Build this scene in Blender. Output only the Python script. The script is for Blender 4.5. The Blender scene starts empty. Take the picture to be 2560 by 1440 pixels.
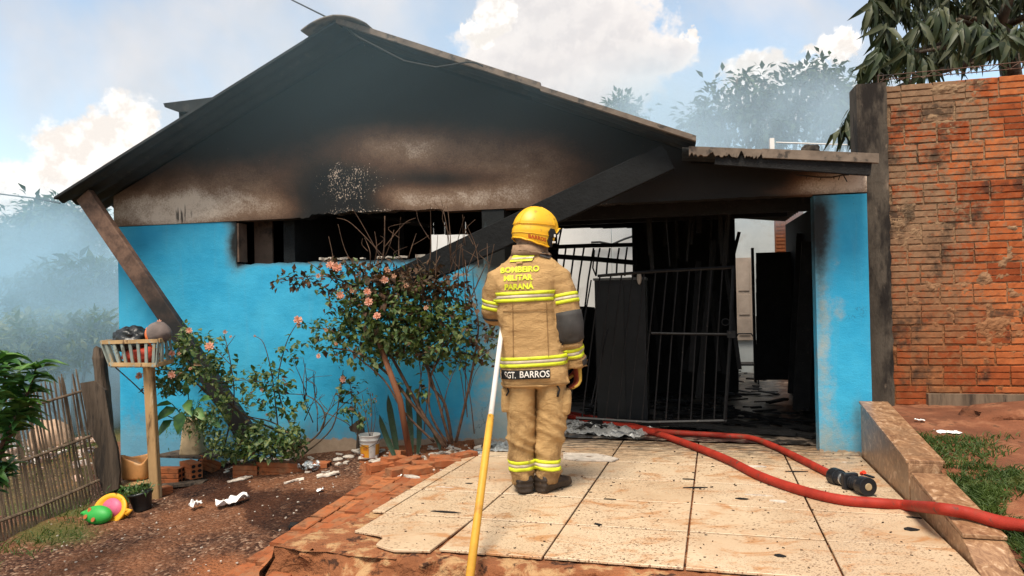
import bpy, bmesh, math, random
from mathutils import Vector, Matrix, noise
from mathutils.bvhtree import BVHTree

rng = random.Random(11)
V = Vector
sc = bpy.context.scene
COL = sc.collection

# ------------------------------------------------------------------ camera
F_PX = 1850.0                      # focal length in pixels of the 2560 x 1440 photograph
ROLL = math.atan(0.02)
PITCH = math.radians(0.6)
CAM = V((0.0, 0.0, 1.6))
_f = V((0, math.cos(PITCH), math.sin(PITCH)))
_u0 = V((0, -math.sin(PITCH), math.cos(PITCH)))
_r0 = V((1, 0, 0))
_r = _r0 * math.cos(ROLL) - _u0 * math.sin(ROLL)
_u = _r0 * math.sin(ROLL) + _u0 * math.cos(ROLL)
cam_data = bpy.data.cameras.new('camera')
cam = bpy.data.objects.new('camera', cam_data)
COL.objects.link(cam)
cam.matrix_world = Matrix(((_r.x, _u.x, -_f.x, CAM.x), (_r.y, _u.y, -_f.y, CAM.y), (_r.z, _u.z, -_f.z, CAM.z), (0, 0, 0, 1)))
cam_data.sensor_width = 36.0
cam_data.lens = 36.0 * F_PX / 2560.0
cam_data.clip_start = 0.05
cam_data.clip_end = 4000.0
sc.camera = cam

# ------------------------------------------------------------------ light
SUN_EL, SUN_AZ = 62.0, 203.0       # azimuth clockwise from +Y (the view direction)
sun_dir = V((math.sin(math.radians(SUN_AZ)) * math.cos(math.radians(SUN_EL)),
             math.cos(math.radians(SUN_AZ)) * math.cos(math.radians(SUN_EL)),
             math.sin(math.radians(SUN_EL))))
sd = bpy.data.lights.new('sun', 'SUN')
sd.energy = 2.8
sd.angle = math.radians(22.0)
sd.color = (1.0, 0.91, 0.77)
sun = bpy.data.objects.new('sun', sd)
COL.objects.link(sun)
sun.rotation_euler = (-sun_dir).to_track_quat('-Z', 'Y').to_euler()
sun.location = (0, 0, 20)

sc.view_settings.view_transform = 'Standard'
sc.view_settings.look = 'None'
sc.view_settings.gamma = 1.0
sc.view_settings.exposure = 0.9
sc.render.engine = 'CYCLES'
cy = sc.cycles
cy.max_bounces = 6
cy.diffuse_bounces = 3
cy.glossy_bounces = 3
cy.transmission_bounces = 4
cy.volume_bounces = 2
cy.transparent_max_bounces = 8
cy.use_denoising = True
cy.volume_step_rate = 3.0
cy.volume_max_steps = 96
cy.sample_clamp_indirect = 6.0


# ------------------------------------------------------------------ node helpers
def nd(t, typ, props=None, ins=None, loc=None):
    n = t.nodes.new(typ)
    for k, v in (props or {}).items():
        setattr(n, k, v)
    for k, v in (ins or {}).items():
        s = n.inputs[k]
        if isinstance(v, bpy.types.NodeSocket):
            t.links.new(v, s)
        else:
            if isinstance(v, (tuple, list)) and len(v) == 3 and s.type == 'RGBA':
                v = (*v, 1.0)
            s.default_value = v
    return n


def mth(t, op, a, b=0.0, c=0.0, clamp=False):
    n = nd(t, 'ShaderNodeMath', {'operation': op, 'use_clamp': clamp}, {0: a, 1: b, 2: c})
    return n.outputs[0]


def vmt(t, op, a, b=(0, 0, 0), **kw):
    n = nd(t, 'ShaderNodeVectorMath', {'operation': op}, {0: a, 1: b})
    return n.outputs['Value'] if op in ('DOT_PRODUCT', 'LENGTH', 'DISTANCE') else n.outputs[0]


def noi(t, vec, scale, detail=4.0, rough=0.55, dist=0.0, out='Fac'):
    n = nd(t, 'ShaderNodeTexNoise', None, {'Vector': vec, 'Scale': scale, 'Detail': detail, 'Roughness': rough, 'Distortion': dist})
    return n.outputs[out]


def rmp(t, x, lo, hi, a=0.0, b=1.0, smooth=True):
    n = nd(t, 'ShaderNodeMapRange', {'interpolation_type': 'SMOOTHSTEP' if smooth else 'LINEAR'}, {'Value': x, 'From Min': lo, 'From Max': hi, 'To Min': a, 'To Max': b})
    return n.outputs[0]


def mix(t, f, a, b, blend='MIX'):
    n = t.nodes.new('ShaderNodeMix')
    n.data_type = 'RGBA'
    n.blend_type = blend
    n.clamp_factor = True
    for k, v in ((0, f), (6, a), (7, b)):
        s = n.inputs[k]
        if isinstance(v, bpy.types.NodeSocket):
            t.links.new(v, s)
        else:
            s.default_value = (*v, 1.0) if isinstance(v, (tuple, list)) and len(v) == 3 else v
    return n.outputs[2]


def ramp(t, x, stops):
    n = nd(t, 'ShaderNodeValToRGB', None, {0: x})
    e = n.color_ramp.elements
    while len(e) < len(stops):
        e.new(0.5)
    for i, (p, c) in enumerate(stops):
        e[i].position = p
        e[i].color = (*c, 1.0)
    return n.outputs[0]


def new_mat(name):
    m = bpy.data.materials.new(name)
    m.use_nodes = True
    t = m.node_tree
    t.nodes.clear()
    out = t.nodes.new('ShaderNodeOutputMaterial')
    return m, t, out


def pos_of(t):
    return nd(t, 'ShaderNodeNewGeometry').outputs['Position']


def attr(t, name):
    return nd(t, 'ShaderNodeAttribute', {'attribute_name': name}).outputs['Fac']


def finish(t, out, col, rough=0.8, bump=None, bstr=0.3, bdist=0.01, metal=0.0, spec=0.3, extra=None):
    ins = {'Base Color': col, 'Roughness': rough, 'Metallic': metal, 'Specular IOR Level': spec}
    b = nd(t, 'ShaderNodeBsdfPrincipled', None, ins)
    if bump is not None:
        bn = nd(t, 'ShaderNodeBump', None, {'Height': bump, 'Strength': bstr, 'Distance': bdist})
        t.links.new(bn.outputs[0], b.inputs['Normal'])
    for k, v in (extra or {}).items():
        b.inputs[k].default_value = v
    t.links.new(b.outputs[0], out.inputs[0])
    return b


def surf(name, col, rough=0.8, var=0.2, scale=5.0, dirt=None, bump=0.3, bscale=60.0, bdist=0.004, metal=0.0, spec=0.3, stretch=None, rnd=0.0, extra=None):
    """colour with grain, optional dirt (colour, noise scale, lo, hi), bump; random value per object"""
    m, t, out = new_mat(name)
    p = pos_of(t)
    if stretch:
        p = vmt(t, 'MULTIPLY', p, stretch)
    n1 = noi(t, p, scale, 5.0, 0.6)
    c = mix(t, rmp(t, n1, 0.25, 0.75), tuple(x * (1 - var) for x in col), tuple(min(1, x * (1 + var)) for x in col))
    if rnd:
        r = nd(t, 'ShaderNodeObjectInfo').outputs['Random']
        c = mix(t, r, c, mix(t, 1.0, c, (1 - rnd, 1 - rnd, 1 - rnd * 0.8), 'MULTIPLY'))
    for d in (dirt if isinstance(dirt, list) else [dirt] if dirt else []):
        dn = noi(t, p, d[1], 6.0, 0.65)
        c = mix(t, rmp(t, dn, d[2], d[3]), c, d[0])
    b = noi(t, p, bscale, 4.0, 0.6)
    finish(t, out, c, rough, b, bump, bdist, metal, spec, extra)
    return m


# ------------------------------------------------------------------ mesh helpers
class MB:
    def __init__(s):
        s.v, s.f = [], []

    def add(s, vs, fs):
        o = len(s.v)
        s.v += [V(p) for p in vs]
        s.f += [tuple(i + o for i in f) for f in fs]
        return s

    def obox(s, c, ax, ay, az):
        """box: centre and three half-axis vectors"""
        c, ax, ay, az = V(c), V(ax), V(ay), V(az)
        vs = [c + ax * i + ay * j + az * k for k in (-1, 1) for j in (-1, 1) for i in (-1, 1)]
        return s.add(vs, [(0, 2, 3, 1), (4, 5, 7, 6), (0, 1, 5, 4), (2, 6, 7, 3), (0, 4, 6, 2), (1, 3, 7, 5)])

    def box(s, c, size, rz=0.0):
        ca, sa = math.cos(rz), math.sin(rz)
        return s.obox(c, V((ca, sa, 0)) * size[0] / 2, V((-sa, ca, 0)) * size[1] / 2, V((0, 0, size[2] / 2)))

    def bar(s, a, b, w, h, up=(0, 0, 1)):
        a, b = V(a), V(b)
        d = (b - a)
        z = d.normalized()
        x = z.cross(V(up))
        if x.length < 1e-4:
            x = z.cross(V((1, 0, 0)))
        x.normalize()
        y = x.cross(z)
        return s.obox((a + b) / 2, x * w / 2, d / 2, y * h / 2)

    def tube(s, pts, r, n=8, cap=True):
        pts = [V(p) for p in pts]
        k = len(pts)
        rs = r if isinstance(r, (list, tuple)) else [r] * k
        vs, fs = [], []
        ref = None
        for i, p in enumerate(pts):
            d = (pts[min(i + 1, k - 1)] - pts[max(i - 1, 0)])
            if d.length < 1e-9:
                d = V((0, 0, 1))
            d.normalize()
            if ref is None:
                ref = d.cross(V((0, 0, 1)))
                if ref.length < 1e-3:
                    ref = d.cross(V((1, 0, 0)))
            x = (ref - d * ref.dot(d)).normalized()
            ref = x
            y = d.cross(x)
            for j in range(n):
                a = 2 * math.pi * j / n
                vs.append(p + (x * math.cos(a) + y * math.sin(a)) * rs[i])
        for i in range(k - 1):
            for j in range(n):
                j2 = (j + 1) % n
                fs.append((i * n + j, i * n + j2, (i + 1) * n + j2, (i + 1) * n + j))
        if cap:
            fs.append(tuple(range(n - 1, -1, -1)))
            fs.append(tuple((k - 1) * n + j for j in range(n)))
        return s.add(vs, fs)

    def rings(s, rings, cap=True, closed=True):
        """loft through equal-length rings of points"""
        n = len(rings[0])
        vs = [p for r in rings for p in r]
        fs = []
        for i in range(len(rings) - 1):
            for j in range(n if closed else n - 1):
                j2 = (j + 1) % n
                fs.append((i * n + j, i * n + j2, (i + 1) * n + j2, (i + 1) * n + j))
        if cap and closed:
            fs.append(tuple(range(n - 1, -1, -1)))
            fs.append(tuple((len(rings) - 1) * n + j for j in range(n)))
        return s.add(vs, fs)

    def grid(s, fn, nu, nv):
        vs = [fn(i / nu, j / nv) for j in range(nv + 1) for i in range(nu + 1)]
        w = nu + 1
        return s.add(vs, [(j * w + i, j * w + i + 1, (j + 1) * w + i + 1, (j + 1) * w + i) for j in range(nv) for i in range(nu)])

    def poly(s, pts, th):
        """polygon given counter-clockwise seen from +th, extruded by -th"""
        n = len(pts)
        top = [V(p) for p in pts]
        bot = [p - V(th) for p in top]
        return s.add(top + bot, [tuple(range(n)), tuple(range(2 * n - 1, n - 1, -1))] + [(i, i + n, (i + 1) % n + n, (i + 1) % n) for i in range(n)])

    def mesh(s, name, smooth=False):
        me = bpy.data.meshes.new(name)
        me.from_pydata([tuple(p) for p in s.v], [], s.f)
        if smooth:
            me.polygons.foreach_set('use_smooth', [True] * len(me.polygons))
        me.update()
        return me

    def build(s, name, mat, parent=None, smooth=False):
        return link(name, s.mesh(name, smooth), mat, parent)


def link(name, me, mat, parent=None, recentre=True):
    """one mesh in world coordinates becomes one object with its origin at the base of the mesh"""
    o = bpy.data.objects.new(name, me)
    COL.objects.link(o)
    if mat is not None:
        for mm in (mat if isinstance(mat, (list, tuple)) else [mat]):
            me.materials.append(mm)
    loc = V((0, 0, 0))
    if recentre and len(me.vertices):
        xs = [v.co.x for v in me.vertices]; ys = [v.co.y for v in me.vertices]; zs = [v.co.z for v in me.vertices]
        loc = V(((min(xs) + max(xs)) / 2, (min(ys) + max(ys)) / 2, min(zs)))
        me.transform(Matrix.Translation(-loc))
    o.location = loc
    if parent is not None:
        adopt(o, parent)
    return o


WORLD_LOC = {}


def wloc(o):
    return WORLD_LOC.get(o.name, V(o.location))


def adopt(o, parent):
    WORLD_LOC[o.name] = V(o.location)
    o.location = V(o.location) - wloc(parent)
    o.parent = parent


def thing(name, label, cat, loc=(0, 0, 0), group=None):
    o = bpy.data.objects.new(name, None)
    o.empty_display_size = 0.1
    COL.objects.link(o)
    o.location = loc
    WORLD_LOC[o.name] = V(loc)
    return tag(o, label, cat, group)


def tag(o, label=None, cat=None, group=None, kind=None):
    if label: o['label'] = label
    if cat: o['category'] = cat
    if group: o['group'] = group
    if kind: o['kind'] = kind
    return o


def inst(name, me, M, parent=None):
    """a copy that shares mesh data; M is a world matrix"""
    o = bpy.data.objects.new(name, me)
    COL.objects.link(o)
    if parent is not None:
        M = Matrix.Translation(-wloc(parent)) @ M
        o.parent = parent
    o.matrix_basis = M
    return o


def bevel(o, w=0.005, seg=2):
    m = o.modifiers.new('bevel', 'BEVEL')
    m.width = w
    m.segments = seg
    m.limit_method = 'ANGLE'
    m.angle_limit = math.radians(40)
    return o


def fbm(p, sc_=1.0, oct_=4):
    return noise.fractal(V(p) * sc_, 0.9, 2.0, oct_)


def rotm(d, up=(0, 0, 1), roll=0.0):
    """rotation whose +Y looks along d and +Z near up"""
    y = V(d).normalized()
    x = y.cross(V(up))
    if x.length < 1e-4:
        x = y.cross(V((1, 0, 0)))
    x.normalize()
    z = x.cross(y)
    M = Matrix(((x.x, y.x, z.x, 0), (x.y, y.y, z.y, 0), (x.z, y.z, z.z, 0), (0, 0, 0, 1)))
    return M @ Matrix.Rotation(roll, 4, 'Y')


# ------------------------------------------------------------------ from photograph to place
def ray(px, py):
    return _f + _r * ((px - 1280) / F_PX) + _u * ((720 - py) / F_PX)


def at(px, py, depth):
    return CAM + ray(px, py) * depth


def onp(px, py, p0, n):
    d = ray(px, py)
    return CAM + d * ((V(p0) - CAM).dot(V(n)) / d.dot(V(n)))


def proj(p):
    q = V(p) - CAM
    z = q.dot(_f)
    return 1280 + F_PX * q.dot(_r) / z, 720 - F_PX * q.dot(_u) / z


FEET = at(1340, 1228, 4.84)
# the tiled platform: a gently falling plane; (a, b) run across and away along the tile joints
TY = math.radians(15.2)
TA = V((math.cos(TY), -math.sin(TY), 0))
TB = V((math.sin(TY), math.cos(TY), 0))
T0 = V((0.757, 3.371, 0.349))
TSL = -0.0237
TN = V((-TB.x * TSL, -TB.y * TSL, 1)).normalized()


def TP(a, b, z=0.0):
    return T0 + TA * a + TB * b + V((0, 0, TSL * b + z))


def plat(px, py, z=0.0):
    return onp(px, py, T0 + V((0, 0, z)), TN)


def plat_ab(px, py):
    q = plat(px, py) - T0
    return q.dot(TA), q.dot(TB)


# the house front: u runs right along the wall, v into the house, w is height
COLB = V((2.48, 6.039, 0.0))
HY = math.radians(12.5)
HU = V((math.cos(HY), -math.sin(HY), 0))
HN = V((math.sin(HY), math.cos(HY), 0))


def HP(u, v, w):
    return COLB + HU * u + HN * v + V((0, 0, w))


def H(px, py, v=0.0):
    p = onp(px, py, COLB + HN * v, HN)
    return (p - COLB).dot(HU), p.z


def HW(px, py, v=0.0):
    return onp(px, py, COLB + HN * v, HN)


def gz(x, y):
    """height of the garden, falling to the left and towards the street"""
    xx = min(max(x, -10.0), 0.15)
    yy = min(max(y, 1.0), 9.0)
    z = 0.24 + 0.1217 * (xx + 1.04) + 0.0575 * (yy - 6.9)
    return z


GN = V((-0.1217, -0.0575, 1)).normalized()


def gnd(px, py, z=0.0):
    return onp(px, py, V((-1.04, 6.9, 0.24 + z)), GN)


# ------------------------------------------------------------------ sky
def azel(px, py):
    d = ray(px, py).normalized()
    return math.degrees(math.atan2(d.x, d.y)), math.degrees(math.asin(d.z))


def make_world():
    w = bpy.data.worlds.new('World')
    sc.world = w
    w.use_nodes = True
    t = w.node_tree
    t.nodes.clear()
    out = t.nodes.new('ShaderNodeOutputWorld')
    sky = t.nodes.new('ShaderNodeTexSky')
    sky.sky_type = 'NISHITA'
    sky.sun_disc = False
    sky.sun_elevation = math.radians(SUN_EL)
    sky.sun_rotation = math.radians(SUN_AZ)
    sky.altitude = 300
    sky.air_density = 1.0
    sky.dust_density = 1.2
    sky.ozone_density = 1.0
    d = nd(t, 'ShaderNodeTexCoord').outputs['Generated']
    sep = nd(t, 'ShaderNodeSeparateXYZ', None, {0: d})
    x, y, z = sep.outputs
    az = mth(t, 'MULTIPLY', mth(t, 'ARCTAN2', x, y), 57.2958)
    el = mth(t, 'MULTIPLY', mth(t, 'ARCSINE', z), 57.2958)
    pos = nd(t, 'ShaderNodeCombineXYZ', None, {0: az, 1: el, 2: 0.0}).outputs[0]
    # billowed edges: the place looked up is pushed about by noise of several sizes
    w1 = vmt(t, 'SUBTRACT', noi(t, d, 9.0, 6.0, 0.62, 0.0, 'Color'), (0.5, 0.5, 0.5))
    w2 = vmt(t, 'SUBTRACT', noi(t, d, 34.0, 5.0, 0.6, 0.3, 'Color'), (0.5, 0.5, 0.5))
    pos = vmt(t, 'ADD', pos, vmt(t, 'MULTIPLY', w1, (7.0, 5.0, 0)))
    pos = vmt(t, 'ADD', pos, vmt(t, 'MULTIPLY', w2, (2.6, 2.2, 0)))

    def field(blobs):
        acc = None
        for (px, py, rx, ry) in blobs:
            a, e = azel(px, py)
            q = vmt(t, 'MULTIPLY', vmt(t, 'SUBTRACT', pos, (a, e, 0)), (1 / (rx * 0.031), 1 / (ry * 0.031), 0))
            v = mth(t, 'SUBTRACT', 1.0, vmt(t, 'LENGTH', q))
            acc = v if acc is None else mth(t, 'MAXIMUM', acc, v)
        return acc
    fine = noi(t, d, 26.0, 6.0, 0.6)
    big = noi(t, d, 3.0, 5.0, 0.55, 0.4)
    heaps = field([(312, 322, 85, 85), (350, 315, 50, 60), (235, 400, 150, 95), (120, 500, 170, 110), (40, 590, 190, 90), (300, 430, 140, 100),
                   (1905, 185, 75, 75), (1945, 250, 120, 75), (2005, 215, 60, 55), (2150, 290, 90, 90),
                   (2070, 120, 80, 34), (1225, 40, 55, 50), (1200, 75, 50, 30), (1720, 85, 30, 18)])
    bank = field([(1420, 80, 220, 150), (1560, 110, 150, 130), (1330, 170, 260, 130), (1655, 140, 100, 70), (1300, 30, 140, 90),
                  (1480, 230, 200, 90), (1180, 260, 130, 50)])
    # cloud tops beyond the frame: the same heaps scattered all round
    cell = rmp(t, noi(t, d, 2.6, 6.0, 0.6, 0.5), 0.58, 0.66)
    a0 = mth(t, 'ABSOLUTE', az)
    side = rmp(t, a0, 44.0, 60.0)
    mh = rmp(t, mth(t, 'ADD', heaps, mth(t, 'MULTIPLY', mth(t, 'SUBTRACT', fine, 0.5), 0.8)), 0.0, 0.30)
    mb = rmp(t, mth(t, 'ADD', bank, mth(t, 'MULTIPLY', mth(t, 'SUBTRACT', fine, 0.5), 0.8)), 0.02, 0.3)
    cell = mth(t, 'MULTIPLY', cell, side)
    veil = mth(t, 'MULTIPLY', rmp(t, mth(t, 'ADD', big, mth(t, 'MULTIPLY', el, 0.0075)), 0.47, 0.80, 0.06, 0.85), 1.0)
    low = rmp(t, el, 12.0, -1.0, 0.0, 0.55)
    # colours of the air
    blue = vmt(t, 'MULTIPLY', sky.outputs[0], (0.150, 0.146, 0.128))
    puff = rmp(t, mth(t, 'SUBTRACT', noi(t, d, 30.0, 5.0, 0.62), noi(t, vmt(t, 'ADD', d, (0.006, 0.0, -0.014)), 30.0, 5.0, 0.62)), -0.12, 0.12)
    white = mix(t, puff, (0.53, 0.49, 0.455), (0.68, 0.65, 0.62))
    grey = mix(t, rmp(t, bank, 0.05, 0.75), (0.57, 0.53, 0.505), (0.455, 0.43, 0.425))
    grey = mix(t, mth(t, 'MULTIPLY', puff, 0.35), grey, (0.60, 0.56, 0.53))
    veilc = mix(t, rmp(t, noi(t, d, 6.0, 5.0, 0.6), 0.35, 0.7), (0.41, 0.40, 0.40), (0.50, 0.47, 0.455))
    c = mix(t, low, blue, (0.36, 0.43, 0.47))
    c = mix(t, veil, c, veilc)
    c = mix(t, mb, c, grey)
    c = mix(t, mth(t, 'MAXIMUM', mh, cell), c, white)
    bg = nd(t, 'ShaderNodeBackground', None, {'Color': c, 'Strength': 1.0})
    t.links.new(bg.outputs[0], out.inputs[0])


make_world()


# ------------------------------------------------------------------ materials
def mat_soil():
    m, t, out = new_mat('garden_gravel')
    p = pos_of(t)
    n = noi(t, p, 55.0, 3.0, 0.7)
    vor = nd(t, 'ShaderNodeTexVoronoi', {'feature': 'F1'}, {'Vector': p, 'Scale': 48.0, 'Randomness': 1.0})
    peb = vor.outputs['Color']
    c = ramp(t, nd(t, 'ShaderNodeSeparateXYZ', None, {0: peb}).outputs[0], [(0.0, (0.032, 0.013, 0.008)), (0.5, (0.095, 0.042, 0.024)), (0.88, (0.17, 0.085, 0.05)), (1.0, (0.34, 0.22, 0.15))])
    big = noi(t, p, 1.1, 5.0, 0.6)
    c = mix(t, rmp(t, big, 0.4, 0.62), c, mix(t, 0.6, c, (0.25, 0.10, 0.045)))
    soil_shade = attr(t, 'soil_shade')
    wn = rmp(t, mth(t, 'ADD', soil_shade, mth(t, 'MULTIPLY', mth(t, 'SUBTRACT', noi(t, p, 5.0, 5.0, 0.6), 0.5), 0.9)), 0.4, 0.7)
    c = mix(t, mth(t, 'MULTIPLY', wn, 0.95), c, mix(t, 1.0, c, (0.30, 0.25, 0.23), 'MULTIPLY'))  # gravel colour darkened where the shadow band is painted
    red = attr(t, 'red')
    c = mix(t, rmp(t, mth(t, 'ADD', red, mth(t, 'MULTIPLY', mth(t, 'SUBTRACT', n, 0.5), 0.5)), 0.4, 0.7), c, mix(t, big, (0.24, 0.075, 0.028), (0.36, 0.14, 0.06)))
    gr = attr(t, 'green')
    c = mix(t, mth(t, 'MULTIPLY', rmp(t, mth(t, 'ADD', gr, mth(t, 'MULTIPLY', mth(t, 'SUBTRACT', n, 0.5), 0.8)), 0.35, 0.7), 0.7), c, (0.07, 0.10, 0.022))
    h = mth(t, 'ADD', mth(t, 'MULTIPLY', vor.outputs['Distance'], -1.2), n)
    finish(t, out, c, 0.9, h, 0.9, 0.02, 0, 0.2)
    return m


def mat_tile():
    m, t, out = new_mat('cream_tile')
    p = pos_of(t)
    base = mix(t, noi(t, p, 2.0, 4.0, 0.6), (0.52, 0.385, 0.25), (0.66, 0.51, 0.355))
    base = mix(t, mth(t, 'MULTIPLY', rmp(t, noi(t, p, 0.9, 5.0, 0.6), 0.42, 0.68), 0.5), base, (0.40, 0.25, 0.14))
    r = nd(t, 'ShaderNodeObjectInfo').outputs['Random']
    base = mix(t, r, base, mix(t, 1.0, base, (0.93, 0.90, 0.86), 'MULTIPLY'))
    # dried mud: smears and boot marks
    sm = noi(t, vmt(t, 'MULTIPLY', p, (1.0, 1.6, 1.0)), 3.4, 7.0, 0.7, 0.8)
    base = mix(t, mth(t, 'MULTIPLY', rmp(t, sm, 0.50, 0.68), 0.85), base, (0.42, 0.19, 0.07))
    sm2 = noi(t, vmt(t, 'MULTIPLY', p, (1.3, 1.0, 1.0)), 4.0, 8.0, 0.75, 0.6)
    base = mix(t, mth(t, 'MULTIPLY', rmp(t, sm2, 0.60, 0.68), 0.4), base, (0.34, 0.15, 0.055))
    zone = noi(t, p, 2.4, 3.0, 0.5)
    v = nd(t, 'ShaderNodeTexVoronoi', {'feature': 'F1'}, {'Vector': vmt(t, 'MULTIPLY', p, (1.0, 1.5, 1.0)), 'Scale': 34.0, 'Randomness': 1.0})
    sp = mth(t, 'ADD', v.outputs['Distance'], mth(t, 'MULTIPLY', noi(t, p, 60.0, 3.0, 0.6), 0.35))
    spots = mth(t, 'MULTIPLY', rmp(t, sp, 0.47, 0.36), rmp(t, zone, 0.37, 0.52))
    base = mix(t, mth(t, 'MULTIPLY', spots, 0.85), base, (0.13, 0.055, 0.022))
    v2 = nd(t, 'ShaderNodeTexVoronoi', {'feature': 'F1'}, {'Vector': vmt(t, 'MULTIPLY', p, (1.0, 2.0, 1.0)), 'Scale': 75.0, 'Randomness': 1.0})
    base = mix(t, mth(t, 'MULTIPLY', mth(t, 'MULTIPLY', rmp(t, v2.outputs['Distance'], 0.32, 0.22), rmp(t, noi(t, p, 1.4, 4.0, 0.6), 0.36, 0.55)), 0.85), base, (0.08, 0.045, 0.03))
    # soot washed out of the garage
    dist = vmt(t, 'DOT_PRODUCT', vmt(t, 'SUBTRACT', p, tuple(HP(0, 0, 0))), tuple(HN))
    sn = noi(t, vmt(t, 'MULTIPLY', p, (1.0, 2.2, 1.0)), 7.0, 7.0, 0.72)
    soot = rmp(t, mth(t, 'ADD', mth(t, 'MULTIPLY', dist, 0.75), mth(t, 'MULTIPLY', mth(t, 'SUBTRACT', sn, 0.5), 2.4)), -0.5, 0.42)
    base = mix(t, mth(t, 'MULTIPLY', soot, 0.97), base, mix(t, sn, (0.012, 0.010, 0.009), (0.06, 0.04, 0.028)))
    rough = mth(t, 'ADD', 0.28, mth(t, 'MULTIPLY', noi(t, p, 9.0, 4.0), 0.4))
    finish(t, out, base, rough, noi(t, p, 30.0, 3.0), 0.06, 0.004, 0, 0.4)
    return m


def mat_granite():
    m, t, out = new_mat('brown_granite')
    p = pos_of(t)
    q = vmt(t, 'MULTIPLY', p, (1.0, 0.55, 0.8))
    n1 = noi(t, q, 16.0, 8.0, 0.72, 1.6)
    c = ramp(t, n1, [(0.3, (0.10, 0.045, 0.022)), (0.47, (0.24, 0.125, 0.065)), (0.56, (0.34, 0.19, 0.10)), (0.66, (0.55, 0.38, 0.25)), (0.75, (0.24, 0.11, 0.05))])
    d = noi(t, p, 2.6, 5.0, 0.6)
    c = mix(t, mth(t, 'MULTIPLY', rmp(t, d, 0.5, 0.68), 0.6), c, (0.16, 0.10, 0.06))
    finish(t, out, c, 0.35, noi(t, p, 40.0, 4.0), 0.1, 0.003, 0, 0.45)
    return m


def mat_clay(name, mortar):
    """fired clay with smeared mortar"""
    m, t, out = new_mat(name)
    p = pos_of(t)
    r = nd(t, 'ShaderNodeObjectInfo').outputs['Random']
    c = ramp(t, r, [(0.0, (0.26, 0.060, 0.020)), (0.5, (0.40, 0.102, 0.032)), (1.0, (0.50, 0.16, 0.055))])
    c = mix(t, rmp(t, noi(t, p, 9.0, 5.0, 0.65), 0.3, 0.7), mix(t, 1.0, c, (0.72, 0.68, 0.66), 'MULTIPLY'), c)
    if mortar:
        big = noi(t, p, 1.5, 4.0, 0.6)
        mn = mth(t, 'ADD', mth(t, 'MULTIPLY', big, 0.55), mth(t, 'ADD', mth(t, 'MULTIPLY', noi(t, p, 19.0, 6.0, 0.75), 0.62), mth(t, 'MULTIPLY', r, 0.10)))
        mc = mix(t, noi(t, p, 24.0, 4.0, 0.65), (0.12, 0.066, 0.038), (0.36, 0.22, 0.13))
        up = nd(t, 'ShaderNodeSeparateXYZ', None, {0: p}).outputs[2]
        mc = mix(t, rmp(t, up, 0.6, 2.4), mix(t, 1.0, mc, (1.0, 0.66, 0.46), 'MULTIPLY'), mc)
        c = mix(t, rmp(t, mth(t, 'SUBTRACT', mn, mth(t, 'MULTIPLY', rmp(t, nd(t, 'ShaderNodeSeparateXYZ', None, {0: p}).outputs[0], 3.55, 4.2), 0.17)), 0.51, 0.66), c, mc)
        bl = noi(t, p, 3.4, 6.0, 0.7)
        c = mix(t, mth(t, 'MULTIPLY', rmp(t, bl, 0.52, 0.66), 0.8), c, (0.035, 0.026, 0.02))
    else:
        c = mix(t, 0.45, c, (0.30, 0.115, 0.05))
        c = mix(t, rmp(t, noi(t, p, 6.0, 6.0, 0.7), 0.45, 0.65), c, (0.27, 0.125, 0.062))
        c = mix(t, mth(t, 'MULTIPLY', rmp(t, noi(t, p, 17.0, 6.0, 0.7), 0.52, 0.66), 0.7), c, (0.12, 0.05, 0.025))
    finish(t, out, c, 0.9, noi(t, p, 45.0, 5.0, 0.7), 0.55, 0.006, 0, 0.15)
    return m


def mat_mortar():
    m, t, out = new_mat('brick_mortar')
    p = pos_of(t)
    c = mix(t, noi(t, p, 20.0, 6.0, 0.7), (0.12, 0.07, 0.04), (0.40, 0.26, 0.155))
    up = nd(t, 'ShaderNodeSeparateXYZ', None, {0: p}).outputs[2]
    c = mix(t, rmp(t, up, 0.6, 2.4), mix(t, 1.0, c, (1.0, 0.62, 0.42), 'MULTIPLY'), c)
    c = mix(t, mth(t, 'MULTIPLY', rmp(t, noi(t, p, 3.1, 6.0, 0.7), 0.52, 0.68), 0.8), c, (0.032, 0.025, 0.02))
    finish(t, out, c, 0.95, noi(t, p, 60.0, 5.0, 0.7), 0.8, 0.008, 0, 0.1)
    return m


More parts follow.
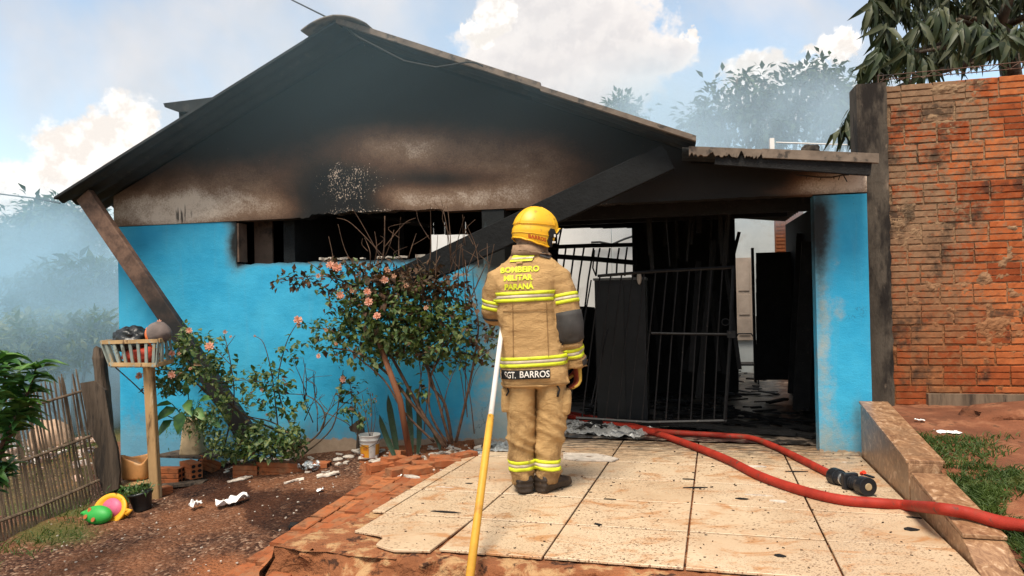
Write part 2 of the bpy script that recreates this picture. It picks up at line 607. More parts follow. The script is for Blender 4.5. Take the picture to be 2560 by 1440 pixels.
def mat_gable():
    m, t, out = new_mat('sooty_plaster')
    p = pos_of(t)
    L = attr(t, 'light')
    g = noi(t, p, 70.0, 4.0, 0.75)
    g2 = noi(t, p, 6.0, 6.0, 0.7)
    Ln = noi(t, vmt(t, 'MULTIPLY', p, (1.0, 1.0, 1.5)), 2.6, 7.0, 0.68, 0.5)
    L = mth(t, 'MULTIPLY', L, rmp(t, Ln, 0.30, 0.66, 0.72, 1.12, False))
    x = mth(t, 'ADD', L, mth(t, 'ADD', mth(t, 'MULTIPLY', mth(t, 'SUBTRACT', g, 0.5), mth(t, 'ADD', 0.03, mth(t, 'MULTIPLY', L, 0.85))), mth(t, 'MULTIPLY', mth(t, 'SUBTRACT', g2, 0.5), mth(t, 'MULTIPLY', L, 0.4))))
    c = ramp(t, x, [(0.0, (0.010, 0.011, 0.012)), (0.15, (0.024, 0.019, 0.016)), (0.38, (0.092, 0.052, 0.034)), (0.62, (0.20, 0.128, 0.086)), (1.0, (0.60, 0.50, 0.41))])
    # paint that flaked off and shows pale render
    fl = attr(t, 'flake')
    v = noi(t, vmt(t, 'MULTIPLY', p, (1.0, 1.0, 0.75)), 78.0, 4.0, 0.65)
    v = mth(t, 'ADD', v, mth(t, 'MULTIPLY', mth(t, 'SUBTRACT', noi(t, vmt(t, 'MULTIPLY', p, (1.0, 1.0, 0.5)), 11.0, 4.0, 0.6), 0.5), 0.35))
    f = rmp(t, mth(t, 'ADD', v, mth(t, 'MULTIPLY', fl, 0.20)), 0.76, 0.79)
    c = mix(t, mth(t, 'MULTIPLY', f, 0.85), c, (0.50, 0.40, 0.32))
    # runs of dark water
    st = noi(t, vmt(t, 'MULTIPLY', p, (40.0, 40.0, 2.2)), 1.0, 5.0, 0.65)
    c = mix(t, mth(t, 'MULTIPLY', rmp(t, mth(t, 'ADD', st, mth(t, 'MULTIPLY', attr(t, 'run'), 0.3)), 0.74, 0.82), 0.85), c, (0.012, 0.012, 0.012))
    finish(t, out, c, mth(t, 'ADD', 0.62, mth(t, 'MULTIPLY', g, 0.3)), g, 0.35, 0.006, 0, 0.25)
    return m


def mat_blue():
    m, t, out = new_mat('blue_wall_paint')
    p = pos_of(t)
    c = mix(t, rmp(t, noi(t, p, 1.3, 6.0, 0.65), 0.3, 0.7), (0.018, 0.305, 0.53), (0.05, 0.40, 0.62))
    st = noi(t, vmt(t, 'MULTIPLY', p, (9.0, 9.0, 0.7)), 1.0, 6.0, 0.7)
    c = mix(t, mth(t, 'MULTIPLY', rmp(t, st, 0.52, 0.75), 0.35), c, (0.10, 0.34, 0.46))
    zz = nd(t, 'ShaderNodeSeparateXYZ', None, {0: p}).outputs[2]
    mud = rmp(t, mth(t, 'ADD', zz, mth(t, 'MULTIPLY', mth(t, 'SUBTRACT', noi(t, p, 9.0, 7.0, 0.75), 0.5), 0.9)), 0.62, 0.20)
    c = mix(t, mth(t, 'MULTIPLY', mud, 0.42), c, (0.22, 0.20, 0.16))
    worn = attr(t, 'worn')
    wn = rmp(t, mth(t, 'ADD', worn, mth(t, 'MULTIPLY', mth(t, 'SUBTRACT', noi(t, p, 11.0, 7.0, 0.72), 0.5), 0.7)), 0.35, 0.75)
    c = mix(t, mth(t, 'MULTIPLY', wn, 0.85), c, mix(t, noi(t, p, 5.0, 4.0), (0.23, 0.30, 0.29), (0.38, 0.36, 0.30)))
    bare = attr(t, 'bare')
    bn = rmp(t, mth(t, 'ADD', bare, mth(t, 'MULTIPLY', mth(t, 'SUBTRACT', noi(t, p, 16.0, 7.0, 0.72), 0.5), 0.8)), 0.5, 0.62)
    c = mix(t, bn, c, mix(t, noi(t, p, 20.0, 5.0, 0.7), (0.22, 0.15, 0.10), (0.48, 0.36, 0.26)))
    s = attr(t, 'soot')
    sn = rmp(t, mth(t, 'ADD', s, mth(t, 'MULTIPLY', mth(t, 'SUBTRACT', noi(t, p, 13.0, 7.0, 0.72), 0.5), 0.5)), 0.05, 0.95)
    sc_ = mix(t, sn, (0.17, 0.16, 0.09), (0.009, 0.010, 0.010))
    c = mix(t, sn, c, sc_)
    # hairline cracks
    v = nd(t, 'ShaderNodeTexVoronoi', {'feature': 'DISTANCE_TO_EDGE'}, {'Vector': vmt(t, 'ADD', p, vmt(t, 'MULTIPLY', noi(t, p, 3.0, 6.0, 0.7, 0.0, 'Color'), (0.5, 0.5, 0.5))), 'Scale': 0.9})
    crack = mth(t, 'MULTIPLY', rmp(t, v.outputs['Distance'], 0.004, 0.001), rmp(t, noi(t, p, 0.9, 2.0), 0.55, 0.62))
    c = mix(t, mth(t, 'MULTIPLY', crack, 0.8), c, (0.02, 0.05, 0.07))
    chips = rmp(t, noi(t, p, 38.0, 2.0, 0.5), 0.76, 0.79)
    c = mix(t, mth(t, 'MULTIPLY', chips, 0.55), c, (0.02, 0.09, 0.13))
    b = mth(t, 'ADD', noi(t, p, 90.0, 4.0, 0.7), mth(t, 'MULTIPLY', noi(t, vmt(t, 'MULTIPLY', p, (1, 1, 1.6)), 5.0, 5.0, 0.6), 2.2))
    finish(t, out, c, 0.66, b, 0.42, 0.007, 0, 0.3)
    return m


def mat_leaf(name, cols, rough=0.5, trans=0.25, scale=14.0):
    m, t, out = new_mat(name)
    p = pos_of(t)
    r = nd(t, 'ShaderNodeObjectInfo').outputs['Random']
    x = mth(t, 'FRACT', mth(t, 'ADD', mth(t, 'MULTIPLY', noi(t, p, scale, 2.0, 0.6), 1.6), mth(t, 'MULTIPLY', r, 0.37)))
    k = len(cols)
    c = ramp(t, x, [(i / max(1, k - 1), cols[i]) for i in range(k)])
    pr = nd(t, 'ShaderNodeBsdfPrincipled', None, {'Base Color': c, 'Roughness': rough, 'Specular IOR Level': 0.4})
    tr = nd(t, 'ShaderNodeBsdfTranslucent', None, {'Color': mix(t, 1.0, c, (1.3, 1.5, 0.6), 'MULTIPLY')})
    ms = nd(t, 'ShaderNodeMixShader', None, {0: trans, 1: pr.outputs[0], 2: tr.outputs[0]})
    t.links.new(ms.outputs[0], out.inputs[0])
    return m


M = {}
M['soil'] = mat_soil()
M['tile'] = mat_tile()
M['granite'] = mat_granite()
M['wallbrick'] = mat_clay('wall_brick_clay', True)
M['clay'] = mat_clay('loose_brick_clay', False)
M['mortar'] = mat_mortar()
M['gable'] = mat_gable()
M['blue'] = mat_blue()
M['slab'] = surf('red_earth_concrete', (0.26, 0.095, 0.038), 0.95, 0.35, 3.0, [((0.42, 0.25, 0.12), 6.0, 0.50, 0.62), ((0.05, 0.02, 0.010), 11.0, 0.56, 0.64)], 1.0, 26.0, 0.03)
M['yard'] = surf('yard_earth', (0.17, 0.06, 0.028), 0.95, 0.4, 2.0, [((0.26, 0.11, 0.055), 4.0, 0.5, 0.65), ((0.09, 0.04, 0.02), 12.0, 0.55, 0.7)], 0.8, 40.0, 0.02)
M['soot'] = surf('soot_black', (0.006, 0.0065, 0.007), 0.85, 0.4, 8.0, None, 0.6, 40.0, 0.01)
M['char'] = surf('charred_timber', (0.007, 0.0065, 0.0065), 0.75, 0.5, 10.0, ((0.022, 0.018, 0.015), 25.0, 0.58, 0.7), 0.8, 70.0, 0.01)
M['roof'] = surf('fibre_cement_sheet', (0.15, 0.125, 0.10), 0.9, 0.25, 5.0, ((0.05, 0.045, 0.04), 4.0, 0.5, 0.65), 0.5, 60.0)
M['roofunder'] = surf('sooty_sheet_underside', (0.020, 0.021, 0.022), 0.8, 0.4, 5.0, ((0.045, 0.04, 0.035), 9.0, 0.55, 0.7), 0.5, 60.0)
M['steel'] = surf('black_iron', (0.008, 0.008, 0.009), 0.5, 0.4, 20.0, ((0.05, 0.04, 0.033), 30.0, 0.60, 0.7), 0.3, 90.0, 0.002, 0.3, 0.3)
M['rust'] = surf('scorched_rusty_steel', (0.10, 0.052, 0.034), 0.7, 0.4, 6.0, [((0.17, 0.11, 0.08), 9.0, 0.52, 0.66), ((0.02, 0.017, 0.016), 3.0, 0.5, 0.65)], 0.4, 60.0)
M['concrete'] = surf('weathered_concrete', (0.085, 0.068, 0.052), 0.95, 0.35, 4.0, [((0.018, 0.014, 0.012), 2.2, 0.44, 0.58), ((0.20, 0.15, 0.11), 7.0, 0.6, 0.72)], 0.7, 50.0, 0.01, stretch=(1.6, 1.6, 0.5))
M['white'] = surf('white_wall', (0.78, 0.75, 0.72), 0.8, 0.06, 3.0, ((0.6, 0.57, 0.54), 2.0, 0.55, 0.75), 0.2, 30.0)
M['wood'] = surf('weathered_wood', (0.15, 0.105, 0.07), 0.9, 0.4, 12.0, ((0.045, 0.032, 0.024), 18.0, 0.5, 0.68), 0.8, 60.0, 0.008, stretch=(1, 1, 0.12))
M['oldwood'] = surf('old_grey_wood', (0.085, 0.062, 0.045), 0.95, 0.5, 12.0, ((0.025, 0.02, 0.017), 14.0, 0.48, 0.66), 1.0, 55.0, 0.012, stretch=(1, 1, 0.15))
M['palewood'] = surf('pale_flaking_paint', (0.42, 0.27, 0.13), 0.85, 0.3, 10.0, [((0.26, 0.33, 0.31), 14.0, 0.53, 0.62), ((0.12, 0.06, 0.03), 22.0, 0.56, 0.68)], 0.6, 60.0, 0.004, stretch=(1, 1, 0.4))
M['greypaint'] = surf('grey_green_flaking_paint', (0.22, 0.25, 0.22), 0.85, 0.3, 10.0, [((0.36, 0.24, 0.12), 12.0, 0.56, 0.66), ((0.08, 0.06, 0.045), 22.0, 0.58, 0.7)], 0.6, 60.0, 0.004, stretch=(1, 1, 0.4))
M['postwood'] = surf('pale_post_wood', (0.36, 0.22, 0.10), 0.85, 0.3, 10.0, [((0.55, 0.42, 0.26), 14.0, 0.54, 0.66), ((0.13, 0.075, 0.035), 16.0, 0.55, 0.68)], 0.6, 60.0, 0.005, stretch=(1, 1, 0.2))
M['redwood'] = surf('reddish_stake_wood', (0.19, 0.075, 0.035), 0.85, 0.3, 8.0, ((0.10, 0.04, 0.02), 12.0, 0.5, 0.66), 0.5, 60.0, 0.004, stretch=(1, 1, 0.25))
M['blackplastic'] = surf('black_plastic', (0.012, 0.014, 0.015), 0.35, 0.3, 10.0, None, 0.5, 30.0, 0.01, 0, 0.5)
M['rubber'] = surf('black_rubber', (0.012, 0.012, 0.013), 0.5, 0.3, 20.0, ((0.05, 0.04, 0.03), 20.0, 0.58, 0.7), 0.3, 80.0)
M['metal'] = surf('bare_metal', (0.55, 0.53, 0.50), 0.35, 0.2, 20.0, None, 0.2, 60.0, 0.002, 0.9, 0.5)
M['foil'] = surf('crumpled_foil', (0.55, 0.55, 0.54), 0.30, 0.15, 8.0, ((0.05, 0.045, 0.04), 5.0, 0.52, 0.62), 0.4, 40.0, 0.004, 0.55, 0.5)
M['hose'] = surf('red_hose_jacket', (0.31, 0.026, 0.014), 0.62, 0.22, 9.0, [((0.20, 0.05, 0.025), 7.0, 0.55, 0.7), ((0.10, 0.045, 0.03), 16.0, 0.58, 0.7)], 0.5, 190.0, 0.003, 0, 0.25)
M['paper'] = surf('white_paper', (0.80, 0.78, 0.76), 0.8, 0.05, 10.0, None, 0.2, 40.0)
M['plaster'] = surf('broken_plaster', (0.52, 0.45, 0.38), 0.9, 0.25, 14.0, ((0.16, 0.09, 0.05), 16.0, 0.54, 0.68), 0.6, 60.0)
M['wire'] = surf('dark_wire', (0.02, 0.018, 0.016), 0.6, 0.2, 20.0)
M['bark'] = surf('rose_bark', (0.09, 0.052, 0.032), 0.9, 0.4, 16.0, ((0.04, 0.025, 0.018), 20.0, 0.5, 0.66), 0.7, 60.0, 0.005)
M['stem'] = surf('dry_stem', (0.07, 0.05, 0.032), 0.85, 0.4, 20.0, None, 0.4, 80.0)
M['trunk'] = surf('tree_bark', (0.10, 0.075, 0.055), 0.95, 0.4, 10.0, None, 0.9, 30.0, 0.02)
M['rose_leaf'] = mat_leaf('rose_leaf', [(0.036, 0.078, 0.026), (0.07, 0.122, 0.036), (0.13, 0.18, 0.052), (0.046, 0.092, 0.03), (0.19, 0.21, 0.07)])
M['burnt_leaf'] = mat_leaf('scorched_leaf', [(0.035, 0.022, 0.014), (0.10, 0.048, 0.022), (0.055, 0.033, 0.020), (0.17, 0.085, 0.038), (0.05, 0.05, 0.024)], 0.75, 0.12)
M['broad_leaf'] = mat_leaf('broad_leaf', [(0.028, 0.09, 0.026), (0.06, 0.16, 0.036), (0.13, 0.25, 0.055), (0.04, 0.11, 0.03)], 0.42, 0.2, 7.0)
M['mango_leaf'] = mat_leaf('mango_leaf', [(0.020, 0.032, 0.013), (0.040, 0.056, 0.022), (0.062, 0.078, 0.034), (0.026, 0.042, 0.018), (0.085, 0.09, 0.042)], 0.5, 0.15, 3.0)
M['far_leaf'] = mat_leaf('far_leaf', [(0.025, 0.05, 0.018), (0.04, 0.075, 0.025), (0.06, 0.10, 0.03)], 0.6, 0.25, 1.2)
M['grass'] = mat_leaf('grass', [(0.035, 0.065, 0.012), (0.08, 0.12, 0.022), (0.16, 0.16, 0.045), (0.05, 0.09, 0.016)], 0.6, 0.25, 5.0)
M['petal'] = mat_leaf('rose_petal', [(0.66, 0.27, 0.19), (0.72, 0.37, 0.27), (0.56, 0.20, 0.13), (0.74, 0.46, 0.36)], 0.6, 0.3, 20.0)
M['dry_petal'] = mat_leaf('faded_petal', [(0.42, 0.20, 0.12), (0.52, 0.30, 0.19), (0.30, 0.14, 0.08)], 0.8, 0.15, 20.0)
M['snake_leaf'] = mat_leaf('striped_leaf', [(0.012, 0.030, 0.016), (0.05, 0.085, 0.04), (0.015, 0.035, 0.018), (0.03, 0.06, 0.03)], 0.45, 0.05, 24.0)


def plain(name, col, rough=0.5, spec=0.4):
    return surf(name, col, rough, 0.08, 8.0, ((col[0] * 0.5, col[1] * 0.45, col[2] * 0.4), 9.0, 0.6, 0.75), 0.1, 60.0, 0.002, 0, spec)


# ------------------------------------------------------------------ ground
def mesh_attr(me, name, fn):
    a = me.attributes.new(name, 'FLOAT', 'POINT')
    a.data.foreach_set('value', [float(fn(v.co)) for v in me.vertices])


def gauss(px, py, cx, cy, sx, sy):
    return math.exp(-((px - cx) / sx) ** 2 - ((py - cy) / sy) ** 2)


def sheet(name, xs, ys, zf, mat):
    b = MB()
    w = len(xs)
    b.add([(x, y, zf(x, y)) for y in ys for x in xs], [(j * w + i, j * w + i + 1, (j + 1) * w + i + 1, (j + 1) * w + i) for j in range(len(ys) - 1) for i in range(w - 1)])
    return b.mesh(name, True)


def axis(lo, hi, fine_lo, fine_hi, step):
    out = []
    n = int((fine_hi - fine_lo) / step)
    out = [fine_lo + i * (fine_hi - fine_lo) / n for i in range(n + 1)]
    d, x = step, fine_lo
    left = []
    while x > lo:
        d *= 1.5
        x -= d
        left.append(x)
    d, x = step, fine_hi
    right = []
    while x < hi:
        d *= 1.5
        x += d
        right.append(x)
    return left[::-1] + out + right


def ground_z(x, y):
    near = -7 < x < 0.3 and 2.5 < y < 9
    z = gz(x, y) + fbm((x, y, 0), 1.4, 3) * 0.025
    if near:
        z += fbm((x, y, 3.0), 9.0, 3) * 0.010 + fbm((x, y, 7.0), 30.0, 2) * 0.006
    if y > 9.5:
        z += min(1.2, (y - 9.5) * 0.03)
    q = V((x - T0.x, y - T0.y, 0))
    a, b = q.dot(TA), q.dot(TB)
    if a > -1.95 and b > -0.06:
        z = min(z, 0.349 + TSL * min(b, 11.0) - 0.12)
    return z


me = sheet('ground', axis(-900, 900, -6.5, 0.4, 0.035), axis(-300, 1500, 2.8, 9.0, 0.035), ground_z, None)


def soil_shade_at(co):  # shadow band painted into the soil colour, with more darkened patches
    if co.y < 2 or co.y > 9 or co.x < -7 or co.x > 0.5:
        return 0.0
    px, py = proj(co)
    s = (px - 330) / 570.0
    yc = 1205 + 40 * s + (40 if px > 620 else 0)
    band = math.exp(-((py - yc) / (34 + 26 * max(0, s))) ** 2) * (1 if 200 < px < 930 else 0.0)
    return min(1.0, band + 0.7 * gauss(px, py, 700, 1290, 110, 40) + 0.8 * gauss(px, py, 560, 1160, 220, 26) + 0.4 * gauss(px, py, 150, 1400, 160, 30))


def redness(co):
    if co.y < 1 or co.y > 9:
        return 0.15
    px, py = proj(co)
    return 0.8 if px > 900 else 0.12 + 0.55 * gauss(px, py, 560, 1430, 150, 70) + 0.4 * gauss(px, py, 980, 1150, 120, 40)


def greenness(co):
    if co.y > 9.2 or co.x < -5.6:
        return 0.65
    if co.y < 2:
        return 0.1
    px, py = proj(co)
    return 0.75 * gauss(px, py, 130, 1330, 170, 50) * (1 if px < 420 else 0.2) + (0.5 if px < 230 and py < 1290 else 0)


mesh_attr(me, 'soil_shade', soil_shade_at)
mesh_attr(me, 'red', redness)
mesh_attr(me, 'green', greenness)
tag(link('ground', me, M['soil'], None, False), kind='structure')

# the tiled platform in front of the garage
plat_root = thing('tiled_platform', None, None, TP(-0.3, 1.5, -0.3))
plat_root['kind'] = 'structure'


def slab_top(a, b):
    return TP(a, b, -0.022)


sb = MB()
NA, NB = 110, 110
A0, A1, B0, B1 = -1.885, 1.27, -0.10, 9.6


def slab_pt(a, b, drop):
    p = TP(a, b, -0.022 - drop)
    k = 0.02 + 0.05 * min(1, drop / 0.1)
    if b < 0.25 and a < -1.2:
        k += 0.03
    if b < 0.5 and a < -1.5:
        p = p - TA * 0.16 * (1 - max(0, b) / 0.5) * min(1, (-1.5 - a) / 0.38)
    d = V((fbm(p, 3.0), fbm(p + V((7, 3, 1)), 3.0), fbm(p + V((2, 9, 4)), 5.0) * 0.3)) * k + V((fbm(p, 12.0), fbm(p + V((7, 3, 1)), 12.0), fbm(p, 15.0))) * (0.012 if drop == 0 else 0.024)
    d.z = min(d.z, 0.004) if drop == 0 else d.z
    return p + d


aa = [A0 + (A1 - A0) * i / NA for i in range(NA + 1)]
# front face and the top strip near the camera
prof = [(B0 + 0.55, 0.0), (B0 + 0.42, 0.0), (B0 + 0.3, 0.0), (B0 + 0.2, 0.0), (B0 + 0.12, 0.0), (B0 + 0.07, 0.0), (B0 + 0.035, 0.0), (B0 + 0.012, 0.008)] + [(B0 - 0.006 * i, 0.02 + 0.03 * i) for i in range(12)]
sb.add([slab_pt(a, b, d) for (b, d) in prof for a in aa], [(j * (NA + 1) + i, (j + 1) * (NA + 1) + i, (j + 1) * (NA + 1) + i + 1, j * (NA + 1) + i + 1) for j in range(len(prof) - 1) for i in range(NA)])
# left flank
bb = [B0 + (3.4 - B0) * i / NB for i in range(NB + 1)]
flank = [(A0 + 0.5, 0.0), (A0 + 0.3, 0.0), (A0 + 0.2, 0.0), (A0 + 0.1, 0.0), (A0 + 0.03, 0.0), (A0 + 0.005, 0.01)] + [(A0 - 0.012 * i, 0.02 + 0.03 * i) for i in range(11)]
sb.add([slab_pt(a, b, d) for (a, d) in flank for b in bb], [(j * (NB + 1) + i, j * (NB + 1) + i + 1, (j + 1) * (NB + 1) + i + 1, (j + 1) * (NB + 1) + i) for j in range(len(flank) - 1) for i in range(NB)])
# core under the tiles, reaching into the garage
core = [TP(A0 + 0.2, B0 + 0.12, -0.03), TP(A1, B0 + 0.12, -0.03), TP(A1, 3.3, -0.03), TP(A0 + 0.2, 3.3, -0.03)]
sb.poly(core, (0, 0, 0.5))
o = sb.build('slab_base', M['slab'], plat_root, True)

JA = [-1.75, -1.195, -0.661, 0.0, 0.675, 1.252]
JB = [0.0, 0.566, 1.152, 1.742, 2.33, 2.92, 3.30]
GAP = 0.0055
crk = random.Random(3)


def tile(a0, a1, b0, b1, pts=None):
    if pts is None:
        g2_ = GAP * 1.9
        pts = [TP(a0 + GAP, b0 + g2_), TP(a1 - GAP, b0 + g2_), TP(a1 - GAP, b1 - g2_), TP(a0 + GAP, b1 - g2_)]
    dz = crk.uniform(-0.002, 0.002)
    pts = [p + V((0, 0, dz + crk.uniform(-0.001, 0.001))) for p in pts]
    o = MB().poly(pts, (0, 0, 0.014)).build('tile', M['tile'], plat_root)
    bevel(o, 0.0025, 1)
    return o


for i in range(5):
    for j in range(6):
        if i == 0 and j == 0:
            broken = [(1077 - 2, 1375), (985, 1374), (962, 1368), (940, 1360), (946, 1352), (957, 1345), (953, 1338), (944, 1334), (915, 1330), (886, 1326)]
            pts = [plat(*q) for q in broken]
            a_, b_ = plat_ab(886, 1326)
            pts += [TP(JA[0] + GAP, b_ + 0.05), TP(JA[0] + GAP, JB[1] - GAP), TP(JA[1] - GAP, JB[1] - GAP)]
            tile(0, 0, 0, 0, pts[::-1])
        else:
            tile(JA[i], JA[i + 1], JB[j], JB[j + 1])
for j in range(1, 6):
    if j == 1:
        tile(-1.842, JA[0], JB[1] + 0.02, JB[2])
    else:
        tile(-1.842, JA[0], JB[j], JB[j + 1])

# garage floor behind the tiles
gf = MB().grid(lambda s, q: TP(-1.9 + 3.4 * s, 3.31 + 7.5 * q, 0.004 + 0.02 * abs(fbm((s * 9, q * 14, 1), 2.0))), 60, 120)
tag(gf.build('garage_floor', surf('sooty_floor', (0.03, 0.025, 0.021), 0.32, 0.5, 4.0, [((0.20, 0.155, 0.12), 4.0, 0.47, 0.62), ((0.008, 0.007, 0.007), 12.0, 0.45, 0.6)], 0.8, 30.0, 0.012, spec=0.5), None, True), kind='structure')

# ------------------------------------------------------------------ right yard and low granite wall
KA = 1.258


def kerb_pt(px, py):
    return onp(px, py, TP(KA, 0), TA)


K1, K2, K3, K4, K5 = [kerb_pt(*q) for q in ((2150.8, 1002.5), (2270.8, 1150.4), (2275, 1178), (2346, 1266), (2472, 1412))]


def kerb_b(p):
    return (p - T0).dot(TB)


kw = thing('low_granite_wall', 'low stepped wall faced with brown granite running from the blue column', 'low wall', TP(KA + 0.1, 1.5, -0.1))
KW = 0.185
for nm, p0, p1, hang in (('capped_section', K1, K2, 0.012), ('lower_section', K3, K5, 0.0)):
    b0, b1 = kerb_b(p0), kerb_b(p1)
    mb = MB()
    n = 14 if nm == 'lower_section' else 1
    rings = []
    for i in range(n + 1):
        s = i / n
        b = b0 + (b1 - b0) * s
        zt = p0.z + (p1.z - p0.z) * s - 0.02
        base = TP(KA, b)
        wv = KW
        if nm == 'lower_section' and s > 0.75:
            zt -= 0.10 * (s - 0.75) / 0.25 + 0.02 * fbm((s * 9, 1, 2), 2.0)
            wv = KW - 0.02 * abs(fbm((s * 7, 4, 2), 3.0))
        q0 = V((base.x, base.y, base.z - 0.3))
        rings.append([q0, V((base.x, base.y, zt)), V((base.x, base.y, zt)) + TA * wv, q0 + TA * wv])
    mb.rings(rings)
    o = mb.build('side_slab', M['granite'], kw)
    bevel(o, 0.004, 2)
    # cap stones
    cuts = [0.0, 0.45, 1.0] if nm == 'capped_section' else [0.02, 0.36, 0.74]
    for c0, c1 in zip(cuts[:-1], cuts[1:]):
        pts = []
        for s, side in ((c0, 0), (c1, 0), (c1, 1), (c0, 1)):
            b = b0 + (b1 - b0) * s
            base = TP(KA, b)
            zt = p0.z + (p1.z - p0.z) * s
            e = -hang if side == 0 else KW + hang
            pts.append(V((base.x, base.y, zt)) + TA * e + TB * (0.0015 if s == c0 else -0.0015) * -1)
        o = MB().poly(pts, (0, 0, 0.0195)).build('cap_stone', M['granite'], kw)
        bevel(o, 0.003, 2)


def yard_z(x, y):
    b = (V((x, y, 0)) - V((T0.x, T0.y, 0))).dot(TB)
    a = (V((x, y, 0)) - V((T0.x, T0.y, 0))).dot(TA)
    s = min(1.0, max(0.0, (b + 0.2) / 3.0))
    z = 0.40 + 0.21 * s + 0.02 * max(0, a - 1.5)
    if b < -0.12:
        z += (b + 0.12) * 0.35
    if b > kerb_b(K5) - 0.05:
        kt = K1.z + (K2.z - K1.z) * (kerb_b(K1) - b) / (kerb_b(K1) - kerb_b(K2)) if b > kerb_b(K2) else K3.z + (K5.z - K3.z) * (kerb_b(K3) - b) / (kerb_b(K3) - kerb_b(K5))
        f = math.exp(-max(0, a - KA - KW) / 0.25)
        z = z * (1 - f) + min(z, kt - 0.055) * f
    z = max(z, 0.0)
    return z + fbm((x, y, 5.0), 1.3, 4) * 0.035 + fbm((x, y, 2.0), 7.0, 3) * 0.012


yb = MB()
NI, NJ = 90, 90


def yard_pt(s, q):
    b = -3.0 + 8.2 * q
    a = KA + (KW - 0.01 if b > kerb_b(K5) + 0.02 else 0.012) + 9.0 * s ** 1.8
    p = TP(a, b)
    return (p.x, p.y, yard_z(p.x, p.y))


yb.grid(yard_pt, NI, NJ)
tag(yb.build('dirt_yard', M['yard'], None, True), kind='structure')


# ------------------------------------------------------------------ brick edging and path beside the platform
path_root = thing('brick_path', None, None, gnd(760, 1330))
path_root['kind'] = 'structure'
PA, PB = gnd(985, 1165), gnd(589, 1440)
PD = (PA - PB).normalized()
PS = PD.cross(GN).normalized()       # to the right of the path


def brick_mesh(name, L, W, Hh, seed, holes=False):
    r = random.Random(seed)
    mb = MB()
    n = 4
    ring = []
    prof = [(-W / 2, 0), (-W / 2, Hh * 0.30), (-W / 2 + 0.005, Hh * 0.34), (-W / 2 + 0.005, Hh * 0.38), (-W / 2, Hh * 0.42), (-W / 2, Hh * 0.94), (-W / 2 + 0.006, Hh), (W / 2 - 0.006, Hh), (W / 2, Hh * 0.94), (W / 2, 0)]
    for i in range(n + 1):
        x = -L / 2 + L * i / n
        ring.append([V((x + r.uniform(-.002, .002), y + r.uniform(-.0025, .0025), z + r.uniform(-.002, .002))) for (y, z) in prof])
    mb.rings(ring)
    return mb.mesh(name)


BR = [brick_mesh('edging_brick', 0.207, 0.112, 0.09, i) for i in range(6)]
for m_ in BR:
    m_.materials.append(M['clay'])
pr = random.Random(5)
pa_a, pa_b = (PA - T0).dot(TA), (PA - T0).dot(TB)
pb_a, pb_b = (PB - T0).dot(TA), (PB - T0).dot(TB)
NC = 5
for c in range(NC):
    b_ = -1.0 - 0.09 * (c % 2)
    end = pa_b + (0.0 if c == 0 else 0.05 * c)
    while b_ < end:
        la = pb_a + (pa_a - pb_a) * (b_ + .11 - pb_b) / (pa_b - pb_b)
        ra = -1.96 if b_ > 0.45 else -2.10 if b_ > -0.2 else -1.2
        ra = max(ra, la + 0.5)
        if b_ < 0.45:
            ra = min(ra, -2.08) if b_ > -0.25 else ra
        f = (c + 0.45) / NC
        a_ = la + 0.06 + (c * 0.127)
        if a_ + 0.05 > ra:
            b_ += 0.222
            continue
        q = T0 + TA * a_ + TB * (b_ + .11)
        zl = gz(q.x, q.y)
        zr = TP(a_, max(b_, 0)).z - 0.07
        z = zl + (zr - zl) * max(0, min(1, (a_ - la) / max(.2, -1.9 - la))) * 0.85
        z += (0.030 if c == 0 else 0.0) - 0.085 + pr.uniform(-.011, .011)
        d = TB + V((pr.uniform(-.04, .04), pr.uniform(-.04, .04), 0.03 + pr.uniform(-.03, .03)))
        dl = (T0 + TA * pa_a + TB * pa_b) - (T0 + TA * pb_a + TB * pb_b)
        d = (d.normalized() * .6 + dl.normalized() * .4)
        d.z = 0.05 + pr.uniform(-.03, .03)
        R = rotm(d, (pr.uniform(-.05, .05), pr.uniform(-.05, .05), 1)) @ Matrix.Rotation(math.pi / 2, 4, 'Z')
        inst('brick', BR[pr.randrange(6)], Matrix.Translation((q.x, q.y, z)) @ R, path_root)
        b_ += 0.222
# loose bricks at the head of the path
for (px, py, ang, tl) in ((1000, 1146, 1.2, 0.2), (985, 1163, 0.75, 0.08), (1022, 1168, 0.95, -0.1), (1062, 1172, 0.25, 0.05), (1105, 1160, 0.06, 0.06), (1120, 1168, 0.1, 0.0), (1160, 1150, 0.75, 0.0), (950, 1178, 0.6, 0.0), (1000, 1190, 0.7, 0.0), (1045, 1190, 0.55, 0.0)):
    p = gnd(px, py)
    inst('brick', BR[pr.randrange(6)], Matrix.Translation((p.x, p.y, gz(p.x, p.y) - 0.03 + pr.uniform(0, .015))) @ Matrix.Rotation(ang, 4, 'Z') @ Matrix.Rotation(tl, 4, 'Y'), path_root)

# ------------------------------------------------------------------ the burnt house
house = thing('burnt_house', 'fire damaged blue house with sooty gable, corrugated roof and open garage', 'house', HP(-3.1, 2.0, 0.0))
W_LINT = 2.38
U_L, U_R = -6.65, 0.405
OV = -0.5
l0, l1 = H(140, 495, OV), H(765, 103, OV)
r0, r1 = H(915, 80, OV), H(1740, 346, OV)
SL = (l1[1] - l0[1]) / (l1[0] - l0[0])
SR = (r1[1] - r0[1]) / (r1[0] - r0[0])
UA = (r0[1] - l0[1] + SL * l0[0] - SR * r0[0]) / (SL - SR)
WA = l0[1] + SL * (UA - l0[0])


def roof_w(u):
    return WA - SL * (UA - u) if u < UA else WA + SR * (u - UA)


q0, q1 = H(1722, 372, -0.45), H(2197, 392, -0.45)


def lean_w(u):
    return q0[1] + (q1[1] - q0[1]) * (u - q0[0]) / (q1[0] - q0[0])


def gable_top(u):
    return (roof_w(u) if u < q0[0] else lean_w(u)) - 0.03


